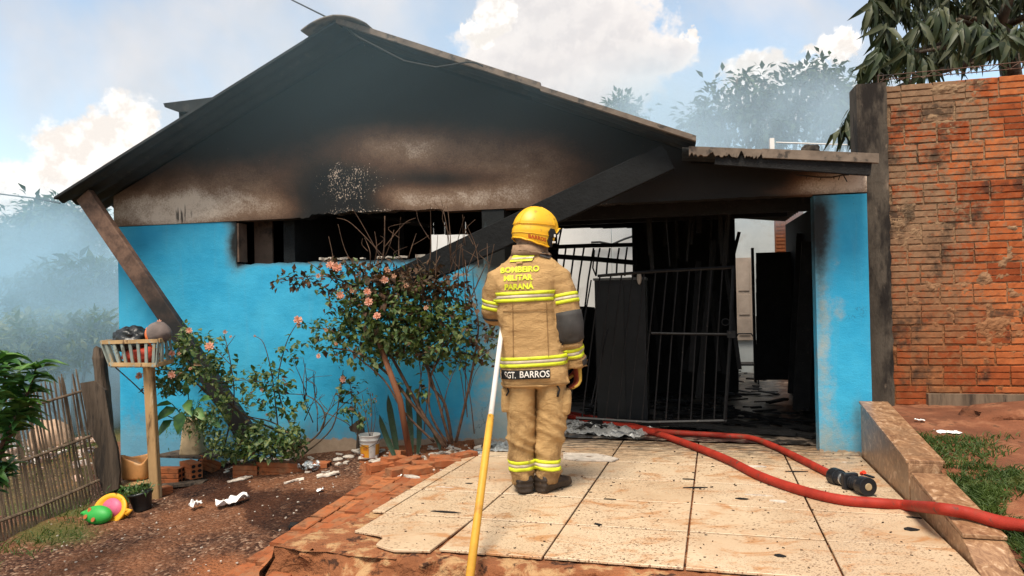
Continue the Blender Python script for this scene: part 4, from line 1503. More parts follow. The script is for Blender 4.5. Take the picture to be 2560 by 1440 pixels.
# charred chair in the passage
ch = thing('burnt_chair', 'thin dark chair with rounded back far down the passage', 'chair', HW(1868, 862, 5.5))
cc = H(1868, 850, 5.5)
for du, dv in ((-0.15, 0), (0.15, 0), (-0.15, 0.35), (0.15, 0.35)):
    rod(ch, 'leg', [HP(cc[0] + du, 5.5 + dv, 0.02), HP(cc[0] + du, 5.5 + dv, 0.45)], 0.013, M['steel'])
hbox('seat', cc[0] - 0.19, cc[0] + 0.19, 5.47, 5.88, 0.45, 0.475, M['steel'], ch)
rod(ch, 'backrest', [HP(cc[0] - 0.17, 5.87, 0.46), HP(cc[0] - 0.17, 5.9, 0.8), HP(cc[0] - 0.1, 5.9, 0.92), HP(cc[0] + 0.1, 5.9, 0.92), HP(cc[0] + 0.17, 5.9, 0.8), HP(cc[0] + 0.17, 5.87, 0.46)], 0.012, M['steel'])

# ------------------------------------------------------------------ tall brick wall on the right
bw = thing('brick_wall', 'tall unrendered orange hollow brick wall with smeared mortar beside the house', 'wall', HP(1.6, 0.4, 0.55))
VWL = 0.42
P_U0, P_U1 = 0.42, H(2226, 600, 0.34)[0]
pt = H(2190, 207, 0.34)[1]
pb_ = MB()
nseg = 60
rg = []
for i in range(nseg + 1):
    z = 0.3 + (pt - 0.3) * i / nseg
    e = 0.016 * fbm((z * 5, 3, 1), 2.0, 4)
    rg.append([HP(P_U0, 0.34, z), HP(P_U1 + e, 0.34 + 0.004 * fbm((z * 3, 0, 0), 2), z), HP(P_U1 + e + 0.01, 0.60, z), HP(P_U0, 0.60, z)])
pb_.rings(rg)
pb_.build('concrete_pillar', M['concrete'], bw)


def wall_top(u):
    x0, x1 = H(2232, 212, VWL), H(2556, 183, VWL)
    return x0[1] + (x1[1] - x0[1]) * (u - x0[0]) / (x1[0] - x0[0])


WB_L, WB_H, WP_L, WP_H = 0.238, 0.158, 0.250, 0.171


def wall_brick(seed):
    r = random.Random(seed)
    prof = [(.010, 0), (0, .004), (0, .046), (.013, .050), (.013, .055), (0, .058), (0, .100), (.013, .104), (.013, .109), (0, .113), (0, .154), (.010, .158)]
    rings = []
    n = 6
    for i in range(n + 1):
        x = -WB_L / 2 + WB_L * i / n
        wob = r.uniform(-.002, .002)
        ring = [V((x + (r.uniform(-.004, .004) if i in (0, n) else 0), y + wob + r.uniform(-.002, .002), z + r.uniform(-.002, .002))) for (y, z) in prof]
        ring += [V((x, .08, .158)), V((x, .08, 0))]
        rings.append(ring)
    me = MB().rings(rings).mesh('wall_brick')
    me.materials.append(M['wallbrick'])
    return me


WBM = [wall_brick(100 + i) for i in range(8)]
wr = random.Random(9)
Rw = Matrix(((HU.x, HN.x, 0, 0), (HU.y, HN.y, 0, 0), (0, 0, 1, 0), (0, 0, 0, 1)))
z = wall_top(1.2) - 17 * WP_H + 0.004
z_first = z
row = 0
W_END = 2.35
while row < 17:
    u = P_U1 + (0.02 if row % 2 else -0.10) + wr.uniform(-.02, .03)
    while u < W_END:
        tilt = (wall_top(2.0) - wall_top(1.0)) * (z - z_first) / (16 * WP_H)
        zz = z + tilt * (u - 1.2)
        if True:
            Mx = Matrix.Translation(HP(u + WB_L / 2, VWL + wr.uniform(-.004, .004), zz + wr.uniform(-.002, .002))) @ Rw @ Matrix.Rotation(wr.uniform(-.006, .006), 4, 'Y')
            inst('brick', WBM[wr.randrange(8)], Mx, bw)
        u += WP_L + wr.uniform(-0.004, 0.006)
    z += WP_H
    row += 1


def mortar_pt(s, q):
    u = P_U1 - 0.03 + (W_END + 0.2 - P_U1) * s
    w = 0.42 + (wall_top(u) - 0.03 - 0.42) * q
    n = fbm((u, w, 4), 2.2, 4) * 0.5 + fbm((u, w, 8), 9.0, 4) * 0.5
    # thicker smears in patches, more of them higher up
    k = 0.012 - 0.040 * max(0, n - 0.06 + 0.25 * fbm((u, w, 1), 0.9, 2)) + 0.004 * fbm((u, w, 2), 45.0, 3)
    return HP(u, VWL + max(-0.014, k), w)


MB().grid(mortar_pt, 190, 270).build('mortar', M['mortar'], bw)
hbox('wall_core', P_U1 - 0.02, W_END + 0.2, VWL + 0.04, VWL + 0.13, 0.3, wall_top(1.0) - 0.02, M['mortar'], bw)
# ledge along the foot
u0, w0 = H(2320, 985, VWL - 0.05); u1, w1 = H(2560, 975, VWL - 0.05)
hbox('foot_ledge', u0, W_END, VWL - 0.06, VWL + 0.0, w0 - 0.14, w0, M['wood'], bw)
# wire lattice on top
tw = thing('wall_top_wire', 'thin rusty wire lattice strung along the top of the brick wall', 'wire', HP(1.2, VWL + 0.05, 3.3))
wa = [HW(2196, 190, VWL + .05), HW(2280, 182, VWL + .05), HW(2400, 171, VWL + .05), HW(2580, 152, VWL + .05)]
rod(tw, 'strand', wa, 0.0045, M['rust'], 5)
wb_ = [HW(2200, 200, VWL + .09), HW(2300, 192, VWL + .09), HW(2440, 181, VWL + .09), HW(2580, 168, VWL + .09)]
rod(tw, 'strand', wb_, 0.0045, M['rust'], 5)
zz_ = []
for k in range(15):
    x = 2200 + 27 * k
    zz_.append(HW(x, (192 if k % 2 else 206) - 0.105 * (x - 2200), VWL + .07))
rod(tw, 'lattice_strand', zz_, 0.004, M['rust'], 5)
rod(tw, 'hooked_rod', [HW(2196, 210, .5), HW(2195, 188, .5), HW(2202, 182, .5), HW(2210, 188, .5), HW(2206, 200, .5)], 0.006, M['rust'], 5)
o = MB().tube([HW(1940, 356, 3.0), HW(2060, 360, 3.0), HW(2170, 364, 3.0)], 0.008, 6).build('white_pipe', M['white'], None)
tag(o, 'thin white pipe running level behind the lean-to roof', 'pipe')
tag(hbox('pale_roof_post', H(1925, 352, 3.2)[0], H(1936, 352, 3.2)[0], 3.2, 3.3, 2.6, H(1930, 345, 3.2)[1], M['white'], None), 'short pale stub post behind the lean-to roof', 'post')


# ------------------------------------------------------------------ foliage builders
def leaf_mesh(name, L, W, mat, droop=0.25, fold=0.12):
    """a folded, drooping leaf along +Y"""
    ys = [0, 0.3, 0.65, 1.0]
    ws = [0.12, 1.0, 0.72, 0.0]
    vs, fs = [], []
    for y, w in zip(ys, ws):
        zc = -droop * L * y * y
        vs += [(-w * W / 2, y * L, zc + fold * W * w), (0, y * L, zc), (w * W / 2, y * L, zc + fold * W * w)]
    for i in range(3):
        a = i * 3
        fs += [(a, a + 1, a + 4, a + 3), (a + 1, a + 2, a + 5, a + 4)]
    mb = MB().add(vs, fs)
    me = mb.mesh(name, True)
    me.materials.append(mat)
    return me


def leaves_joined(name, spots, L, W, mat, parent, r, droop=0.3, flat=None, kind='stuff'):
    """spots: (position, direction, scale); one mesh of many small leaves"""
    mb = MB()
    vs, fs = mb.v, mb.f
    for (p, d, s) in spots:
        d = V(d).normalized()
        x = d.cross(V((r.uniform(-.6, .6), r.uniform(-.6, .6), 1)))
        if x.length < 1e-3:
            continue
        x.normalize()
        n = x.cross(d)
        l, w = L * s, W * s
        o = len(vs)
        m1 = p + d * l * 0.45 - n * 0.02 * l
        tip = p + d * l - n * droop * l
        vs += [V(p), m1 - x * w / 2 + n * 0.1 * w, m1, m1 + x * w / 2 + n * 0.1 * w, tip]
        fs += [(o, o + 2, o + 1), (o, o + 3, o + 2), (o + 1, o + 2, o + 4), (o + 2, o + 3, o + 4)]
    o = mb.build(name, mat, parent, False)
    if kind:
        o['kind'] = kind
    return o


def rdir(r, up=0.0):
    while True:
        d = V((r.uniform(-1, 1), r.uniform(-1, 1), r.uniform(-1, 1)))
        if 0.05 < d.length < 1:
            d.normalize()
            d.z += up
            return d.normalized()


# ------------------------------------------------------------------ trees
def blob_tree(name, label, depth, blobs, n, L, mat, trunk_px, seed, group=None, clump=14):
    """crown of many leaf clumps filling a few uneven volumes; pixels only fix where it stands"""
    r = random.Random(seed)
    base = at(trunk_px[0], trunk_px[1], depth)
    base.z = max(-0.6, ground_z(base.x, base.y)) - 0.05
    t_ = thing(name, label, 'tree', base, group)
    spots = []
    tot = sum(b[2] * b[3] for b in blobs)
    limbs = MB()
    for (cx, cy, rx, ry) in blobs:
        c = at(cx, cy, depth)
        RX, RY = rx * depth / F_PX, ry * depth / F_PX
        k = max(3, int(n * rx * ry / tot / clump))
        for i in range(k):
            d = rdir(r)
            rad = r.random() ** 0.45
            q = c + V((d.x * RX, d.y * RX, d.z * RY)) * rad
            q += V((fbm(q, 0.8), fbm(q + V((9, 0, 0)), 0.8), fbm(q + V((0, 9, 0)), 0.8))) * RX * 0.25
            out = (q - c).normalized()
            cs = r.uniform(0.5, 1.3) * L * 2.0
            for j in range(clump):
                e = rdir(r)
                spots.append((q + e * cs * r.random(), (e + out * 0.5 + V((0, 0, -0.35))), r.uniform(0.6, 1.4)))
        mid = base.lerp(c, 0.55) + V((r.uniform(-.2, .2), 0, 0))
        limbs.tube([base.lerp(c, 0.12) * 1.0, mid, c, c + V((r.uniform(-.3, .3) * RX, 0, RY * 0.6))], [0.09, 0.06, 0.035, 0.012], 6)
    limbs.tube([base, base + V((0.03, 0, 0.8)), base.lerp(at(blobs[0][0], blobs[0][1], depth), 0.4)], [0.16, 0.13, 0.09], 8)
    limbs.build('trunk', M['trunk'], t_, True)
    leaves_joined('crown', spots, L, L * 0.5, mat, t_, r)
    return t_


blob_tree('hazy_tree', 'broad hazy blue tree rising in smoke behind the lean-to roof', 15.0,
          [(1800, 290, 90, 70), (1880, 260, 70, 60), (1960, 270, 80, 80), (2050, 235, 60, 60), (2080, 300, 90, 70), (2140, 260, 60, 60), (1770, 320, 60, 40), (2010, 195, 40, 35), (1740, 300, 40, 26), (1920, 330, 120, 50), (2060, 175, 40, 20), (1840, 210, 40, 26), (1905, 205, 26, 20)], 4600, 0.17, M['far_leaf'], (1950, 720), 31)
blob_tree('hazy_tree', 'faint treetop just showing over the right roof verge', 24.0, [(1560, 270, 30, 28), (1530, 285, 26, 26), (1585, 290, 22, 26)], 700, 0.24, M['far_leaf'], (1560, 740), 32)
blob_tree('hazy_tree', 'rounded treetop in smoke just left of the house eave', 13.5, [(165, 560, 80, 60), (230, 560, 60, 50), (110, 570, 60, 50), (90, 540, 40, 36), (200, 620, 90, 60), (130, 640, 90, 50)], 4200, 0.15, M['far_leaf'], (170, 860), 33)
blob_tree('hazy_tree', 'low tree at the left picture edge behind the smoke', 15.0, [(20, 610, 70, 60), (60, 660, 90, 60), (-40, 600, 70, 70)], 2400, 0.16, M['far_leaf'], (20, 860), 34)


def shrub(name, label, depth, blobs, n, L, mat, seed, group=None):
    r = random.Random(seed)
    c0 = at(blobs[0][0], blobs[0][1], depth)
    base = V((c0.x, c0.y, ground_z(c0.x, c0.y)))
    t_ = thing(name, label, 'shrub', base, group)
    spots = []
    stems = MB()
    tot = sum(b[2] * b[3] for b in blobs)
    for (cx, cy, rx, ry) in blobs:
        c = at(cx, cy, depth)
        RX, RY = rx * depth / F_PX, ry * depth / F_PX
        for i in range(int(n * rx * ry / tot)):
            d = rdir(r)
            q = c + V((d.x * RX, d.y * RX, d.z * RY)) * (r.random() ** 0.4)
            e = rdir(r, 0.5)
            spots.append((q, e, r.uniform(0.6, 1.4)))
        stems.tube([base, base.lerp(c, 0.6), c], [0.03, 0.02, 0.008], 5)
    stems.build('stem', M['stem'], t_)
    leaves_joined('foliage', spots, L, L * 0.4, mat, t_, r)
    return t_


m_palegrass = mat_leaf('pale_reed', [(0.12, 0.15, 0.07), (0.20, 0.22, 0.12), (0.30, 0.30, 0.20), (0.09, 0.13, 0.05)], 0.7, 0.3, 2.0)
shrub('reed_thicket', 'pale reedy thicket in smoke beside the blue wall corner', 12.0, [(200, 700, 120, 60), (230, 770, 90, 60), (120, 740, 120, 60)], 2600, 0.2, M['far_leaf'], 41)
shrub('reed_thicket', 'pale grassy bank deep in smoke above the slat fence', 10.5, [(180, 860, 130, 50), (90, 840, 130, 60), (230, 830, 70, 60), (20, 880, 100, 50), (120, 900, 150, 40)], 4200, 0.15, m_palegrass, 42)

# mango tree over the wall
mt = thing('mango_tree', 'large mango tree with long drooping dark leaves hanging over the brick wall', 'tree', HP(2.6, 2.6, 0.5))
mr = random.Random(17)
ML = [leaf_mesh('mango_leaf', 0.27, 0.058, M['mango_leaf'], 0.35 + 0.15 * i, 0.2) for i in range(4)]
whorls = []
for i in range(150):
    px = mr.uniform(2190, 2680)
    py = mr.uniform(-140, 165 - 0.06 * (px - 2200))
    dep = mr.uniform(6.9, 8.8)
    if px < 2230 and 40 < py < 110 and mr.random() < 0.5:
        continue
    whorls.append((px, py, dep))
whorls += [(2182, 10, 7.0), (2196, 40, 7.1), (2185, -20, 7.2), (2215, 70, 7.0), (2240, 105, 7.0), (2200, 130, 6.9), (2188, 150, 6.9), (2215, 155, 7.0), (2165, 165, 7.0), (2150, 262, 7.2), (2135, 275, 7.2), (2160, 280, 7.1), (2120, 300, 7.2), (2150, 305, 7.2), (2110, 320, 7.25), (2270, 125, 6.8), (2310, 150, 6.8), (2400, 60, 6.7), (2470, 90, 6.7), (2510, 95, 6.65), (2545, 70, 6.7), (2300, 60, 6.8), (2350, 30, 6.8)]
cand = []
for (px, py, dep) in whorls:
    c = at(px, py, dep)
    n = mr.randint(11, 17)
    axis_ = V((mr.uniform(-.5, .3), mr.uniform(-.6, .2), 0.2))
    for k in range(n):
        a = 2 * math.pi * k / n + mr.uniform(-.3, .3)
        d = V((math.cos(a), math.sin(a) * 0.8, mr.uniform(-2.8, -0.5))) + axis_ * 0.4
        cand.append((dep, c + V((mr.uniform(-.03, .03), mr.uniform(-.03, .03), mr.uniform(-.03, .05))), d, mr.uniform(0.7, 1.15)))
cand.sort(key=lambda q: q[0])
for (dep, p, d, s) in cand[:300]:
    inst('leaf', ML[mr.randrange(4)], Matrix.Translation(p) @ rotm(d, (mr.uniform(-.5, .5), -0.8, 0.6), mr.uniform(-.6, .6)) @ Matrix.Scale(s, 4), mt)
leaves_joined('foliage', [(p, d, s) for (dep, p, d, s) in cand[300:]], 0.26, 0.062, M['mango_leaf'], mt, mr, 0.3)
tb = MB()
trunk0 = HP(2.7, 2.6, 0.4)
tb.tube([trunk0, HP(2.6, 2.4, 2.0), at(2520, 120, 8.0), at(2500, 60, 7.7), at(2530, -20, 7.4)], [0.16, 0.13, 0.09, 0.06, 0.04], 8)
for (a_, b_) in (((2520, 120), (2430, 160)), ((2510, 90), (2400, 40)), ((2505, 70), (2280, 60)), ((2520, 110), (2300, 130)), ((2500, 100), (2200, 150)), ((2480, 140), (2150, 260)), ((2500, 70), (2620, 40))):
    tb.tube([at(a_[0], a_[1], 7.9), at((a_[0] + b_[0]) / 2, (a_[1] + b_[1]) / 2 - 12, 7.6), at(b_[0], b_[1], 7.2)], [0.05, 0.035, 0.015], 6)
tb.build('trunk', M['trunk'], mt, True)

# ------------------------------------------------------------------ left: slat fence, post, sheet, rubbish beyond
fence = thing('slat_fence', 'leaning fence of thin weathered slats left of the house', 'fence', gnd(150, 1290))
FB1, FB0 = gnd(252, 1245), gnd(-90, 1392)
FB1.z = gz(FB1.x, FB1.y); FB0.z = gz(FB0.x, FB0.y)
lean1 = onp(194, 912, FB1 + V((0, 0.10, 0)), (0, 1, 0)) - FB1
fr_ = random.Random(13)
NS = 38
fdir = (FB1 - FB0).normalized()
for i in range(NS):
    s = i / (NS - 1)
    base = FB0.lerp(FB1, s) + V((0, 0, -0.03))
    up = lean1 * (0.97 + fr_.uniform(-.045, .045)) + fdir * fr_.uniform(-.035, .035)
    if fr_.random() < 0.12:
        up *= fr_.uniform(0.75, 0.9)
    wv = fdir * 0.0062
    th = fdir.cross(up).normalized() * 0.005
    mid = base + up * 0.5 + fdir * fr_.uniform(-.012, .012)
    tip = base + up
    rgs = [[base - wv - th, base + wv - th, base + wv + th, base - wv + th], [mid - wv - th, mid + wv - th, mid + wv + th, mid - wv + th], [tip - up * 0.06 - wv - th, tip - up * 0.06 + wv - th, tip - up * 0.06 + wv + th, tip - up * 0.06 - wv + th], [tip - wv * .15 - th, tip + wv * .15 - th, tip + wv * .15 + th, tip - wv * .15 + th]]
    MB().rings(rgs).build('slat', M['wood'], fence)
for f in (0.13, 0.46, 0.80):
    n_ = fdir.cross(lean1).normalized() * 0.016
    a_, c_ = FB0 + lean1 * f + n_, FB1 + lean1 * f + n_
    MB().tube([a_, a_.lerp(c_, .5) + V((0, 0, -.02)), c_], 0.012, 6).build('rail', M['wood'], fence)


def prism_px(name, pts, depth, th, mat, parent=None, jitter=0.0):
    """an outline at its own distance with a real thickness"""
    vs = [at(x, y, depth) for x, y in pts]
    n = len(vs)
    return MB().poly(vs[::-1], (0, -th, 0)).build(name, mat, parent)


pd = (FB1 - CAM).dot(_f)
post = thing('fence_post', 'thick cracked old wooden post beside the blue wall corner', 'post', gnd(280, 1235))
b = MB()
rg = []
for i in range(15):
    s = i / 14
    c = at(247 + 34 * s, 868 + 372 * s, pd + 0.12)
    k = 0.058 + 0.008 * fbm((s * 6, 0, 0), 2.0) + 0.012 * s
    if i == 0:
        k *= 0.7
    rg.append([c + V((math.cos(a) * k * (1 + .25 * fbm((a * 2, s * 3, 1), 1.5)), math.sin(a) * k, 0.012 * math.sin(3 * a) if i == 0 else 0)) for a in [2 * math.pi * j / 12 for j in range(12)]])
b.rings(rg[::-1])
b.build('post_shaft', M['oldwood'], post, False)
o = prism_px('rotten_sheet', [(200, 958), (234, 952), (262, 975), (275, 1060), (292, 1120), (299, 1180), (296, 1222), (260, 1236), (246, 1200), (236, 1170), (234, 1122), (246, 1118), (232, 1094), (219, 1072), (214, 1030), (206, 990)], pd + 0.03, 0.03, M['oldwood'])
tag(o, 'dark rotten board with a ragged edge leaning on the old fence post', 'board')
# rubbish behind the fence
rr = random.Random(44)
b = MB()
for i in range(240):
    px, py = rr.uniform(20, 245), rr.gauss(1180, 70)
    if not 1040 < py < 1320:
        continue
    p = gnd(px, py)
    p = CAM + (p - CAM) * rr.uniform(1.22, 1.5)
    p.z = gz(p.x, p.y) + rr.uniform(0, 0.07)
    s = rr.uniform(0.02, 0.085)
    a = rr.uniform(0, 3)
    b.obox(p, V((math.cos(a), math.sin(a), rr.uniform(-.3, .3))) * s, V((-math.sin(a), math.cos(a), rr.uniform(-.3, .3))) * s * 0.6, V((0, 0, 1)) * s * rr.uniform(.2, .5))
tag(b.build('rubbish_scatter', surf('mixed_rubbish', (0.42, 0.27, 0.20), 0.9, 0.5, 9.0, [((0.75, 0.66, 0.60), 5.0, 0.52, 0.56), ((0.10, 0.09, 0.10), 7.0, 0.56, 0.6)], 0.3, 40.0), None), 'scattered pinkish rubble and litter on the ground behind the fence', 'rubble', kind='stuff')
p = CAM + (gnd(125, 1215) - CAM) * 1.3
tag(rock('rubble_sack', (p.x, p.y, gz(p.x, p.y) + 0.14), (0.26, 0.2, 0.22), surf('tan_sack', (0.45, 0.29, 0.19), 0.9, 0.25, 6.0), 5), 'large tan sack slumped behind the slat fence', 'sack')
p = CAM + (gnd(215, 1075) - CAM) * 1.35
tag(rock('grey_bundle', (p.x, p.y, gz(p.x, p.y) + 0.15), (0.2, 0.2, 0.22), surf('grey_bundle', (0.30, 0.27, 0.26), 0.8, 0.3, 6.0), 8), 'grey wrapped bundle standing behind the fence near the post', 'bundle')


def grass_patch(name, label, gen, n, L, r):
    """gen gives a ground point"""
    mb = MB()
    vs, fs = mb.v, mb.f
    for i in range(n):
        p = gen()
        if p is None:
            continue
        d = V((r.uniform(-.8, .8), r.uniform(-.8, .8), r.uniform(.4, 1.3))).normalized()
        x = d.cross(V((r.uniform(-1, 1), r.uniform(-1, 1), 0.1))).normalized() * 0.0034
        l = L * r.uniform(.4, 1.3)
        m1 = p + d * l * .55
        tip = p + d * l + V((d.x, d.y, -0.5)) * l * 0.3
        o = len(vs)
        vs += [p - x, p + x, m1 + x * .8, m1 - x * .8, tip]
        fs += [(o, o + 1, o + 2, o + 3), (o + 3, o + 2, o + 4)]
    return tag(mb.build(name, M['grass'], None), label, 'grass', kind='stuff')


g1 = random.Random(51)


def gen_left():
    px, py = g1.uniform(-20, 420), g1.uniform(1230, 1440)
    line = 1385 - 0.42 * px
    if abs(py - line) > 45 * (1 if px < 220 else 0.35) or g1.random() < 0.25:
        return None
    p = gnd(px, py)
    if fbm(p, 2.2) < -0.05:
        return None
    p.z = ground_z(p.x, p.y)
    return p


grass_patch('grass', 'thin green grass along the foot of the slat fence', gen_left, 2600, 0.07, g1)


def gen_back():
    p = gnd(g1.uniform(-30, 260), g1.uniform(1010, 1280))
    p = CAM + (p - CAM) * g1.uniform(1.15, 1.7)
    p.z = ground_z(p.x, p.y)
    return p


grass_patch('grass', 'rough dry grass on the plot behind the slat fence', gen_back, 3800, 0.12, g1)
g2 = random.Random(52)


def gen_yard():
    a = KA + KW + 0.01 + abs(g2.gauss(0, 0.5))
    bq = g2.uniform(-1.2, 2.35)
    p = TP(a, bq)
    n = fbm((p.x, p.y, 3), 1.7, 3)
    edge = math.exp(-((a - KA - KW) / 0.16) ** 2)
    if n + edge * 0.5 - 0.30 * max(0, bq - 1.3) < -0.10 + g2.uniform(-.2, .2):
        return None
    if bq > 1.5 and g2.random() < 0.7:
        return None
    p.z = yard_z(p.x, p.y)
    return p


grass_patch('grass', 'patchy lawn grass beside the low granite wall', gen_yard, 42000, 0.06, g2)


# ------------------------------------------------------------------ smoke
def smoke(name, label, c, size, dens, seed, scale=0.5, rz=0.0, col=(0.80, 0.88, 0.95), sharp=(0.42, 0.75)):
    m, t, out = new_mat(name)
    tc = nd(t, 'ShaderNodeTexCoord')
    g = tc.outputs['Generated']
    q = vmt(t, 'MULTIPLY', vmt(t, 'SUBTRACT', g, (0.5, 0.5, 0.5)), (2, 2, 2))
    p = pos_of(t)
    n = noi(t, vmt(t, 'ADD', p, (seed, 0, 0)), scale, 4.0, 0.55, 0.6)
    fall = rmp(t, mth(t, 'ADD', vmt(t, 'LENGTH', q), mth(t, 'MULTIPLY', mth(t, 'SUBTRACT', n, 0.5), 0.5)), 0.95, 0.25)
    dn = mth(t, 'MULTIPLY', mth(t, 'MULTIPLY', rmp(t, n, sharp[0], sharp[1], 0.15, 1.0), fall), dens)
    v = nd(t, 'ShaderNodeVolumePrincipled', None, {'Color': col, 'Density': dn, 'Anisotropy': 0.25})
    t.links.new(v.outputs[0], out.inputs['Volume'])
    o = MB().box(c, size, rz).build(name, m, None)
    return tag(o, label, 'smoke', kind='stuff')


smoke('smoke', 'blue grey smoke drifting over the plot left of the house', (-7.6, 11.6, 1.2), (8.6, 7.4, 5.4), 3.2, 3.0, 0.62, 0.0, (0.62, 0.85, 1.0), (0.42, 0.66))
cR = at(1920, 330, 11.8)
smoke('smoke', 'thin blue smoke rising behind the lean-to roof', (cR.x - 0.6, cR.y, cR.z - 0.1), (9.0, 3.0, 4.0), 2.2, 9.0, 0.6, 0.0, (0.72, 0.88, 1.0))
cG = HP(-3.3, -0.9, 3.45)
smoke('smoke', 'faint smoke curling out under the front gable eaves', cG, (8.6, 1.0, 2.6), 0.135, 5.0, 0.45, -HY, (0.55, 0.82, 0.95), (0.15, 0.8))


# ------------------------------------------------------------------ the firefighter
PX, PY, PZ = FEET.x, FEET.y, FEET.z
person = thing('person', 'firefighter in tan turnout suit and yellow helmet standing with his back turned', 'person', (PX, PY, PZ))


def L2W(p):
    return V((PX + p[0], PY + p[1], PZ + p[2]))


def lx(px, py):
    return (px - 1340 + 0.02 * (1228 - py)) / 381.0


def lz(py):
    return (1228 - py) / 381.0


def oval(c, rx, ry, n=28, e=2.3, tiltx=0.0, tilty=0.0):
    pts = []
    for k in range(n):
        a = 2 * math.pi * k / n
        ca, sa = math.cos(a), math.sin(a)
        x = math.copysign(abs(ca) ** (2 / e), ca) * rx
        y = math.copysign(abs(sa) ** (2 / e), sa) * ry
        pts.append(V((c[0] + x, c[1] + y, c[2] + tiltx * x + tilty * y)))
    return pts


def limb(pts, rs, n=20, flat=1.0):
    """rings perpendicular to a limb's path"""
    pts = [V(p) for p in pts]
    out = []
    k = len(pts)
    ref = V((0, 1, 0))
    for i, p in enumerate(pts):
        d = (pts[min(i + 1, k - 1)] - pts[max(i - 1, 0)]).normalized()
        x = (V((1, 0, 0)) - d * d.x).normalized()
        y = d.cross(x)
        r = rs[i] if isinstance(rs[i], tuple) else (rs[i], rs[i])
        out.append([p + x * math.cos(2 * math.pi * j / n) * r[0] + y * math.sin(2 * math.pi * j / n) * r[1] for j in range(n)])
    return out


def to_world(mb):
    mb.v = [L2W(p) for p in mb.v]
    return mb


def remesh(mb, voxel, smooth=6):
    me = mb.mesh('tmp')
    o = bpy.data.objects.new('tmp', me)
    COL.objects.link(o)
    m = o.modifiers.new('r', 'REMESH')
    m.mode = 'VOXEL'
    m.voxel_size = voxel
    s = o.modifiers.new('s', 'SMOOTH')
    s.factor = 0.5
    s.iterations = smooth
    dg = bpy.context.evaluated_depsgraph_get()
    out = bpy.data.meshes.new_from_object(o.evaluated_get(dg))
    bpy.data.objects.remove(o)
    out.polygons.foreach_set('use_smooth', [True] * len(out.polygons))
    return out


def wrinkle(me, fn):
    me.update()
    nn = [v.normal.copy() for v in me.vertices]
    for v, n in zip(me.vertices, nn):
        v.co += n * fn(v.co)
    me.update()


# torso of the coat (heights and widths read off the photograph)
TOR = [(962, 1255, 1420, .155), (940, 1254, 1420, .162), (900, 1253, 1414, .160), (850, 1252, 1400, .152), (800, 1249, 1388, .150), (745, 1243, 1384, .150), (705, 1242, 1394, .145), (678, 1246, 1402, .130), (660, 1256, 1394, .112), (646, 1268, 1380, .095), (635, 1280, 1366, .082), (622, 1284, 1362, .078)]
tor = MB()
tor_r = []
for (py, xa, xb, ry) in TOR:
    c = (lx((xa + xb) / 2, py), 0.01 + (0.02 if py < 690 else 0), lz(py))
    tor_r.append(oval(c, (xb - xa) / 2 / 381, ry, 32, 3.0 if py > 670 else 2.5, 0.02))
tor.rings(tor_r)
sh = lambda px, py, y: V((lx(px, py), y, lz(py)))
armR_p = [sh(1366, 678, 0.0), sh(1394, 702, 0.0), sh(1409, 735, -0.01), sh(1418, 785, -0.02), sh(1421, 820, -0.02), sh(1429, 860, 0.01), sh(1438, 900, 0.04), sh(1442, 917, 0.05)]
armR_s = [.066, .090, .086, .086, .089, .078, .066, .063]
armL_p = [sh(1278, 678, 0.0), sh(1249, 702, 0.0), sh(1236, 740, 0.02), sh(1230, 775, 0.03), sh(1233, 790, 0.06), sh(1248, 786, 0.15), sh(1268, 778, 0.25), sh(1280, 772, 0.31)]
armL_s = [.066, .086, .078, .072, .070, .068, .062, .060]
coat = MB()
coat.rings(tor_r)
coat.rings(limb(armR_p, armR_s))
coat.rings(limb(armL_p, armL_s))
armR, armL = MB().rings(limb(armR_p, armR_s)), MB().rings(limb(armL_p, armL_s))

legL_p = [sh(1303, 930, 0.0), sh(1302, 985, 0.0), sh(1302, 1030, 0.0), sh(1303, 1065, -0.005), sh(1302, 1105, 0.0), sh(1305, 1145, 0.0), sh(1307, 1175, 0.0), sh(1308, 1204, 0.0)]
legL_s = [(.100, .125), (.097, .125), (.094, .115), (.088, .105), (.087, .10), (.079, .095), (.076, .092), (.072, .088)]
legR_p = [sh(1374, 930, 0.0), sh(1377, 985, 0.0), sh(1377, 1030, 0.0), sh(1377, 1065, -0.005), sh(1373, 1105, 0.0), sh(1371, 1145, 0.0), sh(1370, 1175, 0.0), sh(1369, 1204, 0.0)]
legR_s = [(.100, .125), (.098, .125), (.096, .115), (.093, .105), (.093, .10), (.085, .095), (.080, .092), (.075, .088)]
hips = MB()
hip_r = [oval((lx(1337, 968), 0.0, lz(968)), .17, .10, 28, 2.3), oval((lx(1338, 950), 0.0, lz(950)), .195, .14, 28, 2.3), oval((lx(1337, 900), 0.0, lz(900)), .19, .14, 28, 2.3)]
tro = MB()
tro.rings(hip_r)
tro.rings(limb(legL_p, legL_s))
tro.rings(limb(legR_p, legR_s))
legL, legR = MB().rings(limb(legL_p, legL_s)), MB().rings(limb(legR_p, legR_s))


